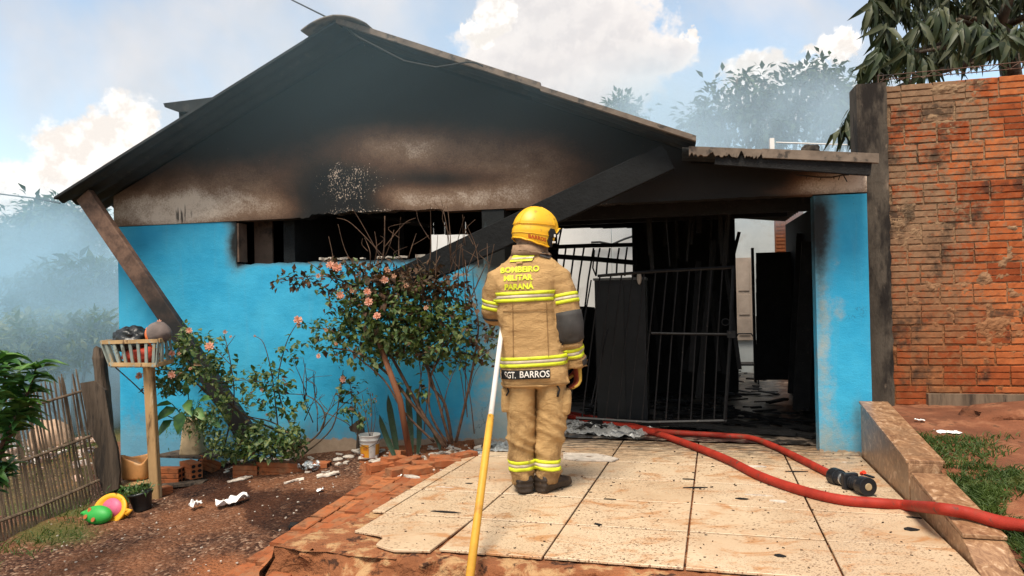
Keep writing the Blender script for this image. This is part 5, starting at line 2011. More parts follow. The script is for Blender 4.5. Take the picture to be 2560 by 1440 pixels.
def mat_turnout(name, base, low=False):
    m, t, out = new_mat(name)
    p = pos_of(t)
    c = mix(t, rmp(t, noi(t, p, 4.0, 5.0, 0.6), 0.3, 0.7), tuple(x * .86 for x in base), base)
    weave = noi(t, vmt(t, 'MULTIPLY', p, (1, 1, 1.2)), 420.0, 2.0, 0.5)
    d1 = noi(t, p, 7.0, 7.0, 0.72, 0.4)
    z = nd(t, 'ShaderNodeSeparateXYZ', None, {0: p}).outputs[2]
    x = nd(t, 'ShaderNodeSeparateXYZ', None, {0: p}).outputs[0]
    if low:
        dirt = rmp(t, mth(t, 'SUBTRACT', d1, mth(t, 'MULTIPLY', mth(t, 'SUBTRACT', z, PZ), 0.30)), 0.36, 0.58)
        c = mix(t, mth(t, 'MULTIPLY', dirt, 0.72), c, (0.13, 0.065, 0.026))
    else:
        dirt = rmp(t, mth(t, 'ADD', d1, mth(t, 'MULTIPLY', mth(t, 'SUBTRACT', mth(t, 'ABSOLUTE', mth(t, 'SUBTRACT', x, PX)), 0.16), 0.9)), 0.52, 0.76)
        c = mix(t, mth(t, 'MULTIPLY', dirt, 0.55), c, (0.15, 0.08, 0.035))
    sp = rmp(t, noi(t, p, 30.0, 5.0, 0.7), 0.68, 0.74)
    c = mix(t, mth(t, 'MULTIPLY', sp, 0.6), c, (0.07, 0.04, 0.02))
    finish(t, out, c, 0.88, mth(t, 'ADD', weave, mth(t, 'MULTIPLY', noi(t, vmt(t, 'MULTIPLY', p, (1.0, 1.0, 1.9)), 15.0, 6.0, 0.62, 0.9), 3.2)), 0.55, 0.012, 0, 0.15)
    return m


m_coat = mat_turnout('tan_coat_cloth', (0.52, 0.32, 0.14))
m_tro = mat_turnout('tan_trouser_cloth', (0.52, 0.325, 0.142), True)
m_lime = surf('lime_reflective_tape', (0.62, 0.68, 0.03), 0.5, 0.15, 20.0, ((0.36, 0.32, 0.05), 16.0, 0.58, 0.72), 0.2, 150.0, 0.001)
m_silver = surf('silver_reflective_tape', (0.50, 0.42, 0.31), 0.45, 0.2, 16.0, ((0.28, 0.19, 0.10), 14.0, 0.55, 0.72), 0.2, 150.0, 0.001)
m_grey = surf('grey_elbow_pad', (0.045, 0.042, 0.040), 0.7, 0.25, 9.0, ((0.16, 0.12, 0.09), 20.0, 0.62, 0.72), 0.3, 120.0, 0.002)
m_brown = surf('brown_neck_cloth', (0.26, 0.165, 0.10), 0.9, 0.25, 9.0, ((0.13, 0.075, 0.042), 11.0, 0.5, 0.68), 0.5, 60.0, 0.006)

cm = remesh(coat, 0.0115, 5)


def coat_w(co):
    s = fbm((co.x * 1.2, co.y * 1.2, co.z * 2.6), 4.2, 4) * 0.009 + fbm((co.x * 2, co.y * 2, co.z * 2), 11.0, 3) * 0.0016
    # long soft folds falling from the shoulders, bunching at the arms
    ridge = 1 - abs(noise.noise(V((co.x * 7.0 + co.z * 2.2, co.y * 4, co.z * 3.4 + 3))))
    s += (ridge ** 5) * 0.011 * (1.0 if abs(co.x) > 0.15 else 0.45)
    if co.x > 0.16 and co.z < 1.15:
        s += 0.006 * math.sin(co.z * 95 + 3 * fbm(co, 6)) * math.exp(-((co.z - .9) / .1) ** 2)
    return s


wrinkle(cm, coat_w)
bvh_coat = BVHTree.FromPolygons([v.co.copy() for v in cm.vertices], [tuple(p.vertices) for p in cm.polygons])
t1 = remesh(MB().rings(hip_r).rings(limb(legL_p, legL_s)), 0.0105, 4)
t2 = remesh(MB().rings(hip_r).rings(limb(legR_p, legR_s)), 0.0105, 4)
bmj = bmesh.new()
bmj.from_mesh(t1)
bmj.from_mesh(t2)
tm = bpy.data.meshes.new('trousers')
bmj.to_mesh(tm)
bmj.free()
tm.polygons.foreach_set('use_smooth', [True] * len(tm.polygons))


def tro_w(co):
    s = fbm((co.x * 1.6, co.y * 1.6, co.z * 2.2), 4.5, 4) * 0.007
    k = math.exp(-((co.z - .32) / .13) ** 2) + 0.6 * math.exp(-((co.z - .12) / .07) ** 2) + 0.35 * math.exp(-((co.z - .5) / .07) ** 2)
    ridge = 1 - abs(noise.noise(V((co.x * 3.5 + 5, co.y * 3, co.z * 15 + co.x * 9))))
    s += (ridge ** 3) * 0.024 * k - 0.010 * k
    r2 = 1 - abs(noise.noise(V((co.x * 8, co.y * 5, co.z * 4 + 9))))
    s += (r2 ** 6) * 0.009
    return s


wrinkle(tm, tro_w)
bvh_tro = BVHTree.FromPolygons([v.co.copy() for v in tm.vertices], [tuple(p.vertices) for p in tm.polygons])


def place(me, name, mat, parent=person):
    me.transform(Matrix.Translation((PX, PY, PZ)))
    return link(name, me, mat, parent)


# body under the clothes: one continuous figure with neck and head
body = MB()
body.rings([[V((p.x * .9, p.y * .86, p.z)) for p in r] for r in tor_r[:-2]] + [oval((lx(1322, 632), .03, lz(632)), .062, .066, 32, 2.0), oval((lx(1326, 615), .035, lz(615)), .056, .062, 32, 2.0)])
for pth, rs in ((armR_p, armR_s), (armL_p, armL_s)):
    body.rings(limb(pth, [r * .72 for r in rs]))
for pth, rs in ((legL_p, legL_s), (legR_p, legR_s)):
    body.rings(limb(pth, [(r[0] * .75, r[1] * .75) for r in rs]))
body.rings([[V((p.x * .9, p.y * .9, p.z)) for p in r] for r in hip_r])
HC = V((lx(1336, 585), 0.05, lz(585)))           # centre of the head
HEAD_A = math.radians(70)                        # turned to the right
hf = V((math.sin(HEAD_A), math.cos(HEAD_A), 0.02)).normalized()
hr_ = V((math.cos(HEAD_A), -math.sin(HEAD_A), 0))
hz = V((0, 0, 1))
head = []
for (z, f0, f1, w) in ((-.155, -.03, .075, .035), (-.12, -.045, .09, .055), (-.08, -.085, .095, .068), (-.045, -.092, .104, .073), (-.02, -.098, .118, .075), (.01, -.10, .100, .077), (.05, -.10, .098, .077), (.09, -.085, .085, .068), (.12, -.05, .05, .045)):
    ring = []
    for k in range(24):
        a = 2 * math.pi * k / 24
        f = (f0 + f1) / 2 + math.cos(a) * (f1 - f0) / 2
        s = math.sin(a) * w
        if z == -.02 and abs(math.sin(a)) > .3 and math.cos(a) > 0:
            f -= .016
        ring.append(HC + hf * f + hr_ * s + hz * z)
    head.append(ring)
body.rings(head)
bm_ = remesh(body, 0.012, 3)
place(bm_, 'body', surf('skin', (0.32, 0.17, 0.11), 0.6, 0.1, 8.0))
place(cm, 'coat', m_coat)
place(tm, 'trousers', m_tro)


# reflective bands follow the cloth
def band(name, bvh, centre_fn, axis_fn, z0, z1, mat, parent, a0=0.0, a1=2 * math.pi, n=48, off=0.004, rows_=3, reach=0.5):
    mb = MB()
    rows = []
    for j in range(rows_ + 1):
        s = j / rows_
        row = []
        for k in range(n + 1):
            a = a0 + (a1 - a0) * k / n
            c, ex, ey = centre_fn(z0 + (z1 - z0) * s)
            d = ex * math.cos(a) + ey * math.sin(a)
            hit = bvh.ray_cast(c + d * reach, -d, reach)
            if hit[0] is None:
                row.append(c + d * 0.1)
            else:
                row.append(hit[0] + d * off)
        rows.append(row)
    w = n + 1
    mb.add([p for r in rows for p in r], [(j * w + i, j * w + i + 1, (j + 1) * w + i + 1, (j + 1) * w + i) for j in range(rows_) for i in range(n)])
    to_world(mb)
    o = mb.build(name, mat, parent, True)
    s_ = o.modifiers.new('thick', 'SOLIDIFY'); s_.thickness = 0.003; s_.offset = 1.0
    return o


torso_only = MB(); torso_only.rings(tor_r)
bvh_tor = BVHTree.FromPolygons(torso_only.v, torso_only.f)


class Both:
    """torso surface: the wrinkled coat, kept to the trunk where an arm would be hit first"""
    def ray_cast(self, o, d, reach):
        h = bvh_tor.ray_cast(o, d, reach)
        if h[0] is None:
            return h
        g = bvh_coat.ray_cast(h[0] - d * 0.03, d, 0.06)
        return g if g[0] is not None else h


both = Both()
tc_fn = lambda tilt: (lambda z: (V((-0.03, 0.01, z)), V((1, 0, tilt)), V((0, 1, 0.0))))


def bands(bvh, fn, zc, h, nm, parent=person, a0=0.0, a1=2 * math.pi, n=48, off=0.004):
    """lime - silver - lime"""
    band(nm, bvh, fn, None, zc - h / 2, zc - h / 6, m_lime, parent, a0, a1, n, off, 2)
    band(nm, bvh, fn, None, zc - h / 6 + .0005, zc + h / 6 - .0005, m_silver, parent, a0, a1, n, off * .8, 2)
    band(nm, bvh, fn, None, zc + h / 6, zc + h / 2, m_lime, parent, a0, a1, n, off, 2)


bands(both, tc_fn(0.03), lz(742), 0.066, 'reflective_band', n=64)
bands(both, tc_fn(0.04), lz(901), 0.066, 'reflective_band', n=64)


def limb_fn(path, tilt=0.0):
    def fn(s):
        # s runs along the limb in metres of height
        pts = [V(p) for p in path]
        best = None
        for a, b in zip(pts[:-1], pts[1:]):
            if (a.z - s) * (b.z - s) <= 0 and abs(a.z - b.z) > 1e-5:
                t_ = (a.z - s) / (a.z - b.z)
                best = (a.lerp(b, t_), (b - a).normalized())
                break
        if best is None:
            best = (pts[-1], (pts[-1] - pts[-2]).normalized())
        c, d = best
        x = (V((1, 0, tilt)) - d * d.dot(V((1, 0, tilt)))).normalized()
        return c, x, d.cross(x)
    return fn


class Near:
    def __init__(s, rings_mb, full):
        s.a = BVHTree.FromPolygons(rings_mb.v, rings_mb.f)
        s.b = full

    def ray_cast(s, o, d, reach):
        h = s.a.ray_cast(o, d, reach)
        if h[0] is None:
            return h
        g = s.b.ray_cast(h[0] - d * 0.035, d, 0.07)
        return g if g[0] is not None else h


nR, nL, nLL, nLR = Near(armR, bvh_coat), Near(armL, bvh_coat), Near(legL, bvh_tro), Near(legR, bvh_tro)
bands(nR, limb_fn(armR_p, 0.30), lz(750), 0.066, 'sleeve_band', n=32)
bands(nR, limb_fn(armR_p, 0.18), lz(880), 0.062, 'sleeve_band', n=32)
bands(nL, limb_fn(armL_p, -0.15), lz(762), 0.060, 'sleeve_band', n=32)
bands(nLL, limb_fn(legL_p), lz(1158), 0.064, 'leg_band', n=32)
bands(nLR, limb_fn(legR_p, 0.02), lz(1158), 0.064, 'leg_band', n=32)
# elbow pad, cuff tab
band('elbow_pad', nR, limb_fn(armR_p, 0.06), None, lz(852), lz(782), m_grey, person, math.radians(-5), math.radians(150), 26, 0.006, 8)
band('elbow_pad', nL, limb_fn(armL_p), None, lz(789), lz(783), m_grey, person, math.radians(30), math.radians(180), 20, 0.006, 4)
band('cuff_tab', nR, limb_fn(armR_p), None, lz(915), lz(898), m_grey, person, math.radians(8), math.radians(60), 8, 0.011, 3)
band('cuff', nR, limb_fn(armR_p), None, lz(922), lz(897), m_coat, person, 0, 2 * math.pi, 24, 0.006, 3)
band('coat_hem', both, tc_fn(0.0), None, lz(966), lz(957), m_coat, person, 0, 2 * math.pi, 56, 0.006, 2)


# lettering on the cloth
def text_on(name, body_, px0, px1, py0, py1, mat, bvh, parent, off=0.006, shear=0.0, sag=0.0, weight=0.02):
    cu = bpy.data.curves.new(name, 'FONT')
    cu.body = body_
    cu.size = 1.0
    cu.offset = weight
    cu.resolution_u = 3
    ob = bpy.data.objects.new(name, cu)
    COL.objects.link(ob)
    dg = bpy.context.evaluated_depsgraph_get()
    me = bpy.data.meshes.new_from_object(ob.evaluated_get(dg))
    bpy.data.objects.remove(ob)
    bm = bmesh.new()
    bm.from_mesh(me)
    bmesh.ops.triangulate(bm, faces=bm.faces[:])
    for _ in range(2):
        ed = [e for e in bm.edges if e.calc_length() > 0.18]
        bmesh.ops.subdivide_edges(bm, edges=ed, cuts=1)
        bmesh.ops.triangulate(bm, faces=bm.faces[:])
    xs = [v.co.x for v in bm.verts]; ys = [v.co.y for v in bm.verts]
    x0, x1, y0, y1 = min(xs), max(xs), min(ys), max(ys)
    for v in bm.verts:
        s = (v.co.x - x0) / (x1 - x0)
        q = (v.co.y - y0) / (y1 - y0)
        px = px0 + (px1 - px0) * s
        py = py1 + (py0 - py1) * q + shear * (s - .5) + sag * math.sin(math.pi * s)
        x, z = lx(px, py), lz(py)
        h = bvh.ray_cast(V((x, -0.6, z)), V((0, 1, 0)), 1.2)
        y = h[0].y if h[0] is not None else -0.15
        v.co = V((x, y - off, z))
    bm.to_mesh(me)
    bm.free()
    me.transform(Matrix.Translation((PX, PY, PZ)))
    return link(name, me, mat, parent)


m_letter = surf('lime_lettering', (0.60, 0.64, 0.03), 0.6, 0.2, 30.0, ((0.34, 0.26, 0.05), 26.0, 0.6, 0.75), 0.2, 100.0, 0.001)
m_wletter = surf('white_lettering', (0.72, 0.69, 0.64), 0.6, 0.1, 20.0, ((0.35, 0.3, 0.25), 26.0, 0.6, 0.75))
text_on('back_lettering', 'BOMBEIRO', 1252, 1347, 668, 683, m_letter, both, person, 0.006, -3, 0, 0.045)
text_on('back_lettering', 'MILITAR', 1260, 1331, 689, 703, m_letter, both, person, 0.006, -2, 0, 0.045)
text_on('back_lettering', 'PARANÁ', 1262, 1333, 707, 725, m_letter, both, person, 0.006, -2, 0, 0.045)


def patch(name, pxs, mat, bvh, off, nx=10, nz=3, parent=person):
    """a sewn patch: four corners in the photograph, draped on the cloth"""
    (xa, ya), (xb, yb), (xc, yc), (xd, yd) = pxs
    mb = MB()

    def fn(s, q):
        px = (xa + (xb - xa) * s) * (1 - q) + (xd + (xc - xd) * s) * q
        py = (ya + (yb - ya) * s) * (1 - q) + (yd + (yc - yd) * s) * q
        x, z = lx(px, py), lz(py)
        h = bvh.ray_cast(V((x, -0.6, z)), V((0, 1, 0)), 1.2)
        y = h[0].y if h[0] is not None else 0.0
        return V((x, y - off, z))
    mb.grid(fn, nx, nz)
    to_world(mb)
    o = mb.build(name, mat, parent)
    s_ = o.modifiers.new('thick', 'SOLIDIFY'); s_.thickness = 0.004; s_.offset = -1.0 if False else 1.0
    return o


m_black = surf('black_patch', (0.012, 0.012, 0.013), 0.8, 0.2, 20.0)
patch('name_patch', ((1251, 943), (1372, 941), (1372, 919), (1251, 921)), m_black, both, 0.006, 20)
text_on('name_lettering', '1 SGT.', 1253, 1289, 924, 940, m_wletter, both, person, 0.012, -0.5, 0, 0.012)
text_on('name_lettering', 'BARROS', 1299, 1371, 922, 938, m_wletter, both, person, 0.012, -0.5, 0, 0.012)
# collar tab with tape
patch('collar_tab', ((1275, 657), (1329, 655), (1337, 639), (1284, 641)), m_lime, both, 0.007, 10)
patch('collar_tape', ((1277, 651), (1331, 649), (1335, 645), (1281, 647)), m_silver, both, 0.011, 10)
patch('shoulder_pad', ((1347, 643), (1372, 650), (1380, 641), (1354, 634)), m_grey, bvh_coat, 0.008, 6)
patch('hanger_loop', ((1290, 662), (1305, 660), (1306, 656), (1291, 658)), m_coat, both, 0.011, 4)


m_seam = surf('stitched_seam', (0.26, 0.15, 0.06), 0.9, 0.2, 30.0)
patch('seam', ((1258, 777), (1382, 775), (1382, 773.8), (1258, 775.8)), m_seam, both, 0.0035, 24, 1)
patch('seam', ((1283, 890), (1284.4, 890), (1282.4, 758), (1281, 758)), m_seam, both, 0.0035, 1, 24)
patch('seam', ((1368, 890), (1369.4, 890), (1364.4, 758), (1363, 758)), m_seam, both, 0.0035, 1, 24)
patch('seam', ((1254, 956), (1420, 955), (1420, 953.6), (1254, 954.6)), m_seam, both, 0.005, 24, 1)


# cargo pockets
def pocket(px0, px1, py0, py1, y0, name='cargo_pocket'):
    mb = MB()
    c = V((lx((px0 + px1) / 2, (py0 + py1) / 2), y0, lz((py0 + py1) / 2)))
    rx, rz = (px1 - px0) / 2 / 381, (py1 - py0) / 2 / 381
    rings = []
    for (s, k) in ((-1, .86), (-.75, 1.0), (0, 1.04), (.7, .98), (1, .9)):
        rings.append(oval((c.x + 0.004 * s, c.y, c.z + rz * s), rx * k, .075 * k, 20, 3.2))
    mb.rings(rings)
    me = remesh(mb, 0.008, 3)
    wrinkle(me, lambda co: fbm(co, 14.0, 3) * 0.006)
    return place(me, name, m_tro)


pocket(1391, 1427, 975, 1036, -0.01)
pocket(1254, 1281, 968, 1028, 0.0)


def flap(px0, py0, px1, py1, wpx, y):
    a, b = V((lx(px0, py0), y, lz(py0))), V((lx(px1, py1), y + 0.01, lz(py1)))
    mb = MB().bar(a, b, wpx / 381, 0.012, (0, 1, 0))
    to_world(mb)
    return bevel(mb.build('pocket_flap', m_coat, person), 0.003, 2)


flap(1388, 962, 1418, 946, 17, -0.095)
mb = MB().tube([V((lx(1393, 953), -.118, lz(953))), V((lx(1391, 962), -.122, lz(962))), V((lx(1396, 970), -.122, lz(970))), V((lx(1393, 978), -.122, lz(978))), V((lx(1391, 988), -.122, lz(988)))], [.004, .006, .005, .008, .007], 6)
to_world(mb); mb.build('strap_clip', m_black, person, True)
mb = MB().tube([V((lx(1268, 962), -.09, lz(962))), V((lx(1272, 974), -.095, lz(974))), V((lx(1266, 984), -.095, lz(984)))], [.005, .006, .006], 6)
to_world(mb); mb.build('strap_clip', m_black, person, True)


# boots
def boot(px, ang, name='boot'):
    mb = MB()
    c = V((lx(px, 1215), 0.0, 0.0))
    d = V((math.sin(ang), math.cos(ang), 0))
    s = V((math.cos(ang), -math.sin(ang), 0))
    rings = []
    for (f, w, h0, h1) in ((-.092, .038, .012, .085), (-.084, .056, .004, .12), (-.03, .059, .002, .15), (.03, .056, .002, .135), (.09, .056, .002, .095), (.15, .057, .002, .075), (.205, .047, .004, .06), (.225, .024, .012, .04)):
        ring = []
        for k in range(18):
            a = 2 * math.pi * k / 18
            ca, sa = math.cos(a), math.sin(a)
            ring.append(c + d * f + s * (math.copysign(abs(ca) ** .7, ca) * w) + V((0, 0, (h0 + h1) / 2 + math.copysign(abs(sa) ** .7, sa) * (h1 - h0) / 2)))
        rings.append(ring)
    mb.rings(rings)
    me = remesh(mb, 0.007, 2)
    wrinkle(me, lambda co: 0.004 * fbm(co, 9.0, 3) + (0.004 if co.z < 0.026 else 0.0) + (0.0025 * math.sin(co.z * 160) if .05 < co.z < .1 else 0))
    return place(me, name, surf('brown_black_leather', (0.030, 0.020, 0.014), 0.5, 0.4, 12.0, ((0.11, 0.07, 0.04), 14.0, 0.54, 0.7), 0.4, 60.0, 0.004))


boot(1310, math.radians(-6))
boot(1369, math.radians(40))

# gloved hands: palm and five fingers
m_glove = surf('yellow_glove_leather', (0.52, 0.33, 0.06), 0.7, 0.2, 14.0, ((0.16, 0.07, 0.03), 16.0, 0.54, 0.7), 0.4, 70.0, 0.004)
m_gred = surf('red_glove_palm', (0.24, 0.045, 0.022), 0.75, 0.3, 16.0, ((0.07, 0.025, 0.015), 14.0, 0.5, 0.68), 0.4, 70.0, 0.004)


def hand(wr_, down, outw, palm_n, curl, name, mat, grip=False):
    """wr_: wrist; down: from wrist to knuckles; outw: thumb side; palm_n: way the palm faces"""
    down, outw, palm_n = V(down).normalized(), V(outw).normalized(), V(palm_n).normalized()
    mb = MB()
    rings = []
    for (f, w, t_) in ((-.03, .030, .024), (0.0, .032, .023), (.03, .040, .020), (.065, .044, .019), (.09, .042, .017)):
        c = V(wr_) + down * f
        rings.append([c + outw * math.cos(2 * math.pi * k / 14) * w + palm_n * math.sin(2 * math.pi * k / 14) * t_ for k in range(14)])
    mb.rings(rings)
    for i, (o_, ln) in enumerate(((.032, .072), (.011, .082), (-.011, .077), (-.031, .062))):
        p = V(wr_) + down * .082 + outw * o_
        d = down.copy()
        pts = [p]
        for sgm in (.42, .33, .25):
            a = curl * (.75 if sgm == .42 else 1.0)
            d = (d * math.cos(a) + palm_n * math.sin(a)).normalized()
            p = p + d * ln * sgm
            pts.append(p)
        mb.rings(limb_any(pts, [.0108, .0104, .0096, .0075]))
    p = V(wr_) + down * .022 + outw * .034
    d = (down * .7 + outw * .55 + palm_n * .35).normalized()
    pts = [p]
    for sgm in (.034, .030, .026):
        p = p + d * sgm
        d = (d + palm_n * .35 - outw * .25).normalized()
        pts.append(p)
    mb.rings(limb_any(pts, [.0135, .0125, .0115, .009]))
    me = remesh(mb, 0.0048, 2)
    return place(me, name, mat)


def limb_any(pts, rs, n=10):
    mb = MB().tube(pts, rs, n, False)
    return [mb.v[i * n:(i + 1) * n] for i in range(len(pts))]


gh = hand(sh(1444, 925, 0.06), (0.02, 0.05, -1), (-0.25, 0.9, 0), (-1, -0.2, 0), 0.62, 'glove', m_gred)
gh2 = hand(sh(1447, 925, 0.056), (0.02, 0.05, -1), (-0.25, 0.9, 0), (-1, -0.2, 0), 0.60, 'glove_back', m_glove)
hand(sh(1281, 772, 0.31), (0.5, 0.8, 0.1), (0, -0.2, 1), (-0.8, 0.4, 0), 0.9, 'glove', m_glove)


# helmet
hel = bpy.data.objects.new('helmet', None)
COL.objects.link(hel)
hel.location = L2W(HC)
WORLD_LOC[hel.name] = L2W(HC)
adopt(hel, person)
WORLD_LOC[hel.name] = L2W(HC)
m_yel = surf('yellow_helmet_shell', (0.76, 0.41, 0.010), 0.44, 0.10, 6.0, [((0.36, 0.17, 0.02), 22.0, 0.58, 0.68), ((0.62, 0.30, 0.01), 5.0, 0.55, 0.75)], 0.12, 40.0, 0.003, 0, 0.5)
m_blk = surf('black_helmet_fitting', (0.012, 0.012, 0.012), 0.4, 0.2, 20.0, ((0.10, 0.09, 0.08), 25.0, 0.62, 0.72), 0.2, 60.0, 0.002)


def interp(tab, a):
    for (a0, v0), (a1, v1) in zip(tab[:-1], tab[1:]):
        if a0 <= a <= a1:
            t_ = (a - a0) / (a1 - a0)
            t_ = t_ * t_ * (3 - 2 * t_)
            return v0 + (v1 - v0) * t_
    return tab[-1][1]


RIM = [(0, .035), (22, .030), (38, .0), (52, -.075), (68, -.100), (90, -.088), (120, -.066), (150, -.050), (180, -.045)]
PITCH_H = math.radians(-5)


def helmet_pt(az, s, grow=0.0):
    """az 0..360 from the front, s 0 (crown) .. 1 (rim)"""
    a = az if az <= 180 else 360 - az
    rim = interp(RIM, a)
    top = 0.172
    th = s * math.pi / 2
    # dome from the crown to the equator, then a skirt down to the rim
    if s < 0.72:
        q = s / 0.72 * math.pi / 2
        rad, z = math.sin(q), 0.0 + top * math.cos(q)
    else:
        q = (s - 0.72) / 0.28
        rad, z = 1.0 - 0.05 * q * q, rim * q
        if rim > 0:
            z = rim * q
            rad = 1.0
    if rim > 0 and s < 0.72:
        z = rim * (1 - math.cos(s / 0.72 * math.pi / 2)) + top * math.cos(s / 0.72 * math.pi / 2) * 1.0
    f = 0.162 if a < 90 else 0.150
    lf, ls = f + grow, 0.124 + grow
    if a < 35:
        lf += 0.020 * math.exp(-((a) / 24) ** 2) * s ** 3
    ca, sa = math.cos(math.radians(az)), math.sin(math.radians(az))
    x, y = ca * rad * lf, sa * rad * ls
    # ridge panels pressed into the shell
    z += 0.004 * math.exp(-((abs(y) - .055) / .012) ** 2) * (1 if s < .7 else 0)
    g = 0.0045 if 0.60 < s < 0.66 and a > 30 else 0
    k = 1 - g / 0.13
    return HC + hf * (x * k * math.cos(PITCH_H) - z * math.sin(PITCH_H)) + hr_ * y * k + hz * (z * math.cos(PITCH_H) + x * math.sin(PITCH_H)) + hz * 0.012


b = MB()
NA_, NS_ = 72, 26
rgs = [[helmet_pt(360 * k / NA_, j / NS_ if j else 0.004) for k in range(NA_)] for j in range(NS_ + 1)]
b.rings(rgs, False)
b.f.append(tuple(range(NA_)))
bvh_hel = BVHTree.FromPolygons(b.v, b.f)
hv, hfz = [v.copy() for v in b.v], list(b.f)
to_world(b)
o = b.build('shell', m_yel, hel, True)
s_ = o.modifiers.new('thick', 'SOLIDIFY'); s_.thickness = 0.006; s_.offset = -1.0
# rim bead
pts = [helmet_pt(360 * k / 96, 1.0, 0.002) for k in range(97)]
mb = MB().tube([p for p in pts], 0.006, 6, False)
to_world(mb); mb.build('rim_bead', m_yel, hel, True)
# lower band edge and panel seams
for s0, a0, a1 in ((0.80, 60, 300), (0.60, 40, 320)):
    pts = [helmet_pt(a0 + (a1 - a0) * k / 60, s0, 0.0015) for k in range(61)]
    mb = MB().tube(pts, 0.0026, 5)
    to_world(mb); mb.build('seam_ridge', m_yel, hel, True)
for az in (48, 152, 208, 312):
    pts = [helmet_pt(az, 0.12 + 0.5 * k / 16, 0.001) for k in range(17)]
    mb = MB().tube(pts, 0.0028, 5)
    to_world(mb); mb.build('seam_ridge', m_yel, hel, True)
# visor edge under the brim
pts = [helmet_pt(a, 1.0, -0.004) + hz * -0.010 for a in range(-36, 37, 6)]
pts = [helmet_pt(a % 360, 1.0, 0.004) + hz * -0.008 for a in range(-40, 41, 5)]
mb = MB().tube(pts, [0.004] + [0.009] * (len(pts) - 2) + [0.004], 6)
to_world(mb); mb.build('visor_edge', m_blk, hel, True)


def on_helmet(az, zz, off=0.004):
    """point on the right flank at an azimuth and height"""
    d = hf * math.cos(math.radians(az)) + hr_ * math.sin(math.radians(az))
    c = HC + hz * zz
    h = bvh_hel.ray_cast(c + d * 0.4, -d, 0.4)
    p = h[0] if h[0] is not None else c + d * 0.12
    return p + d * off


for side in (1, -1):
    mb = MB()
    outline = [(38, -.012), (46, .022), (58, .026), (66, .004), (64, -.03), (70, -.055), (62, -.09), (50, -.096), (42, -.07), (38, -.04)]
    top_ = [on_helmet(a * side, z, 0.012) for a, z in outline]
    bot_ = [on_helmet(a * side, z, -0.004) for a, z in outline]
    n = len(outline)
    mb.add(top_ + bot_ + [sum(top_, V((0, 0, 0))) / n + hr_ * side * .004], [(i, (i + 1) % n, n + (i + 1) % n, n + i) for i in range(n)] + [(i, (i + 1) % n, 2 * n) for i in range(n)])
    to_world(mb); mb.build('visor_mount', m_blk, hel)
    mb = MB()
    for (a, z, w, h) in ((50, -.022, .006, .009), (51, -.064, .011, .006)):
        mb.obox(on_helmet(a * side, z, 0.019), hf * w, hr_ * .0015, hz * h)
    to_world(mb)
    if side == 1:
        mb.build('mount_marking', m_wletter, hel)
# name on the helmet
cu = bpy.data.curves.new('helmet_name', 'FONT'); cu.body = 'BARROS'; cu.offset = 0.03; cu.resolution_u = 3
ob = bpy.data.objects.new('tmp', cu); COL.objects.link(ob)
me = bpy.data.meshes.new_from_object(ob.evaluated_get(bpy.context.evaluated_depsgraph_get()))
bpy.data.objects.remove(ob)
xs = [v.co.x for v in me.vertices]; ys = [v.co.y for v in me.vertices]
for v in me.vertices:
    s, q = (v.co.x - min(xs)) / (max(xs) - min(xs)), (v.co.y - min(ys)) / (max(ys) - min(ys))
    az = 128 - 54 * s
    z = -0.020 - 0.030 * s + 0.026 * (q - .5)
    v.co = on_helmet(az, z, 0.004)
me.transform(Matrix.Translation((PX, PY, PZ)))
link('helmet_name', me, surf('red_helmet_lettering', (0.42, 0.05, 0.012), 0.5, 0.1, 20.0), hel)
# neck curtain
b = MB()
rgs = []
for j in range(9):
    s = j / 8
    ring = []
    for k in range(49):
        az = 55 + (305 - 55) * k / 48
        p0 = helmet_pt(az, 0.98, -0.006)
        a = az if az <= 180 else 360 - az
        rim = interp(RIM, a)
        dr = (HC + hz * 0) - p0
        out = V((p0.x - HC.x, p0.y - HC.y, 0)).normalized()
        p = p0 + hz * (-(0.115 + rim * 0.55) * s - 0.0) + out * (-0.030 * math.sin(s * 2.4) + 0.030 * s * s)
        fold = fbm((az * .035, s * 2.4, 1), 1.6, 3)
        p += out * fold * 0.014 * (0.3 + s) + hz * 0.010 * fold * s
        ring.append(p)
    rgs.append(ring)
b.rings(rgs, False, False)
to_world(b)
o = b.build('neck_curtain', m_brown, person, True)
s_ = o.modifiers.new('thick', 'SOLIDIFY'); s_.thickness = 0.005
# coat collar
b = MB()
b.rings([oval((lx(1322, 640), .02, lz(640)), .120, .10, 36, 2.2), oval((lx(1322, 626), .025, lz(626)), .112, .096, 36, 2.2), oval((lx(1322, 614), .03, lz(614)), .106, .092, 36, 2.2)], False)
to_world(b)
o = b.build('collar', m_brown, person, True)
s_ = o.modifiers.new('thick', 'SOLIDIFY'); s_.thickness = 0.01

# ------------------------------------------------------------------ pike pole
pole = thing('pike_pole', 'long white and yellow pole held at his side and reaching to the street', 'pole', at(1170, 1470, 3.25))
pA = at(1170, 1478, 3.28)
pB = L2W(V((lx(1257, 806), 0.06, lz(806))))
dirp = (pB - pA).normalized()
lenp = (pB - pA).length
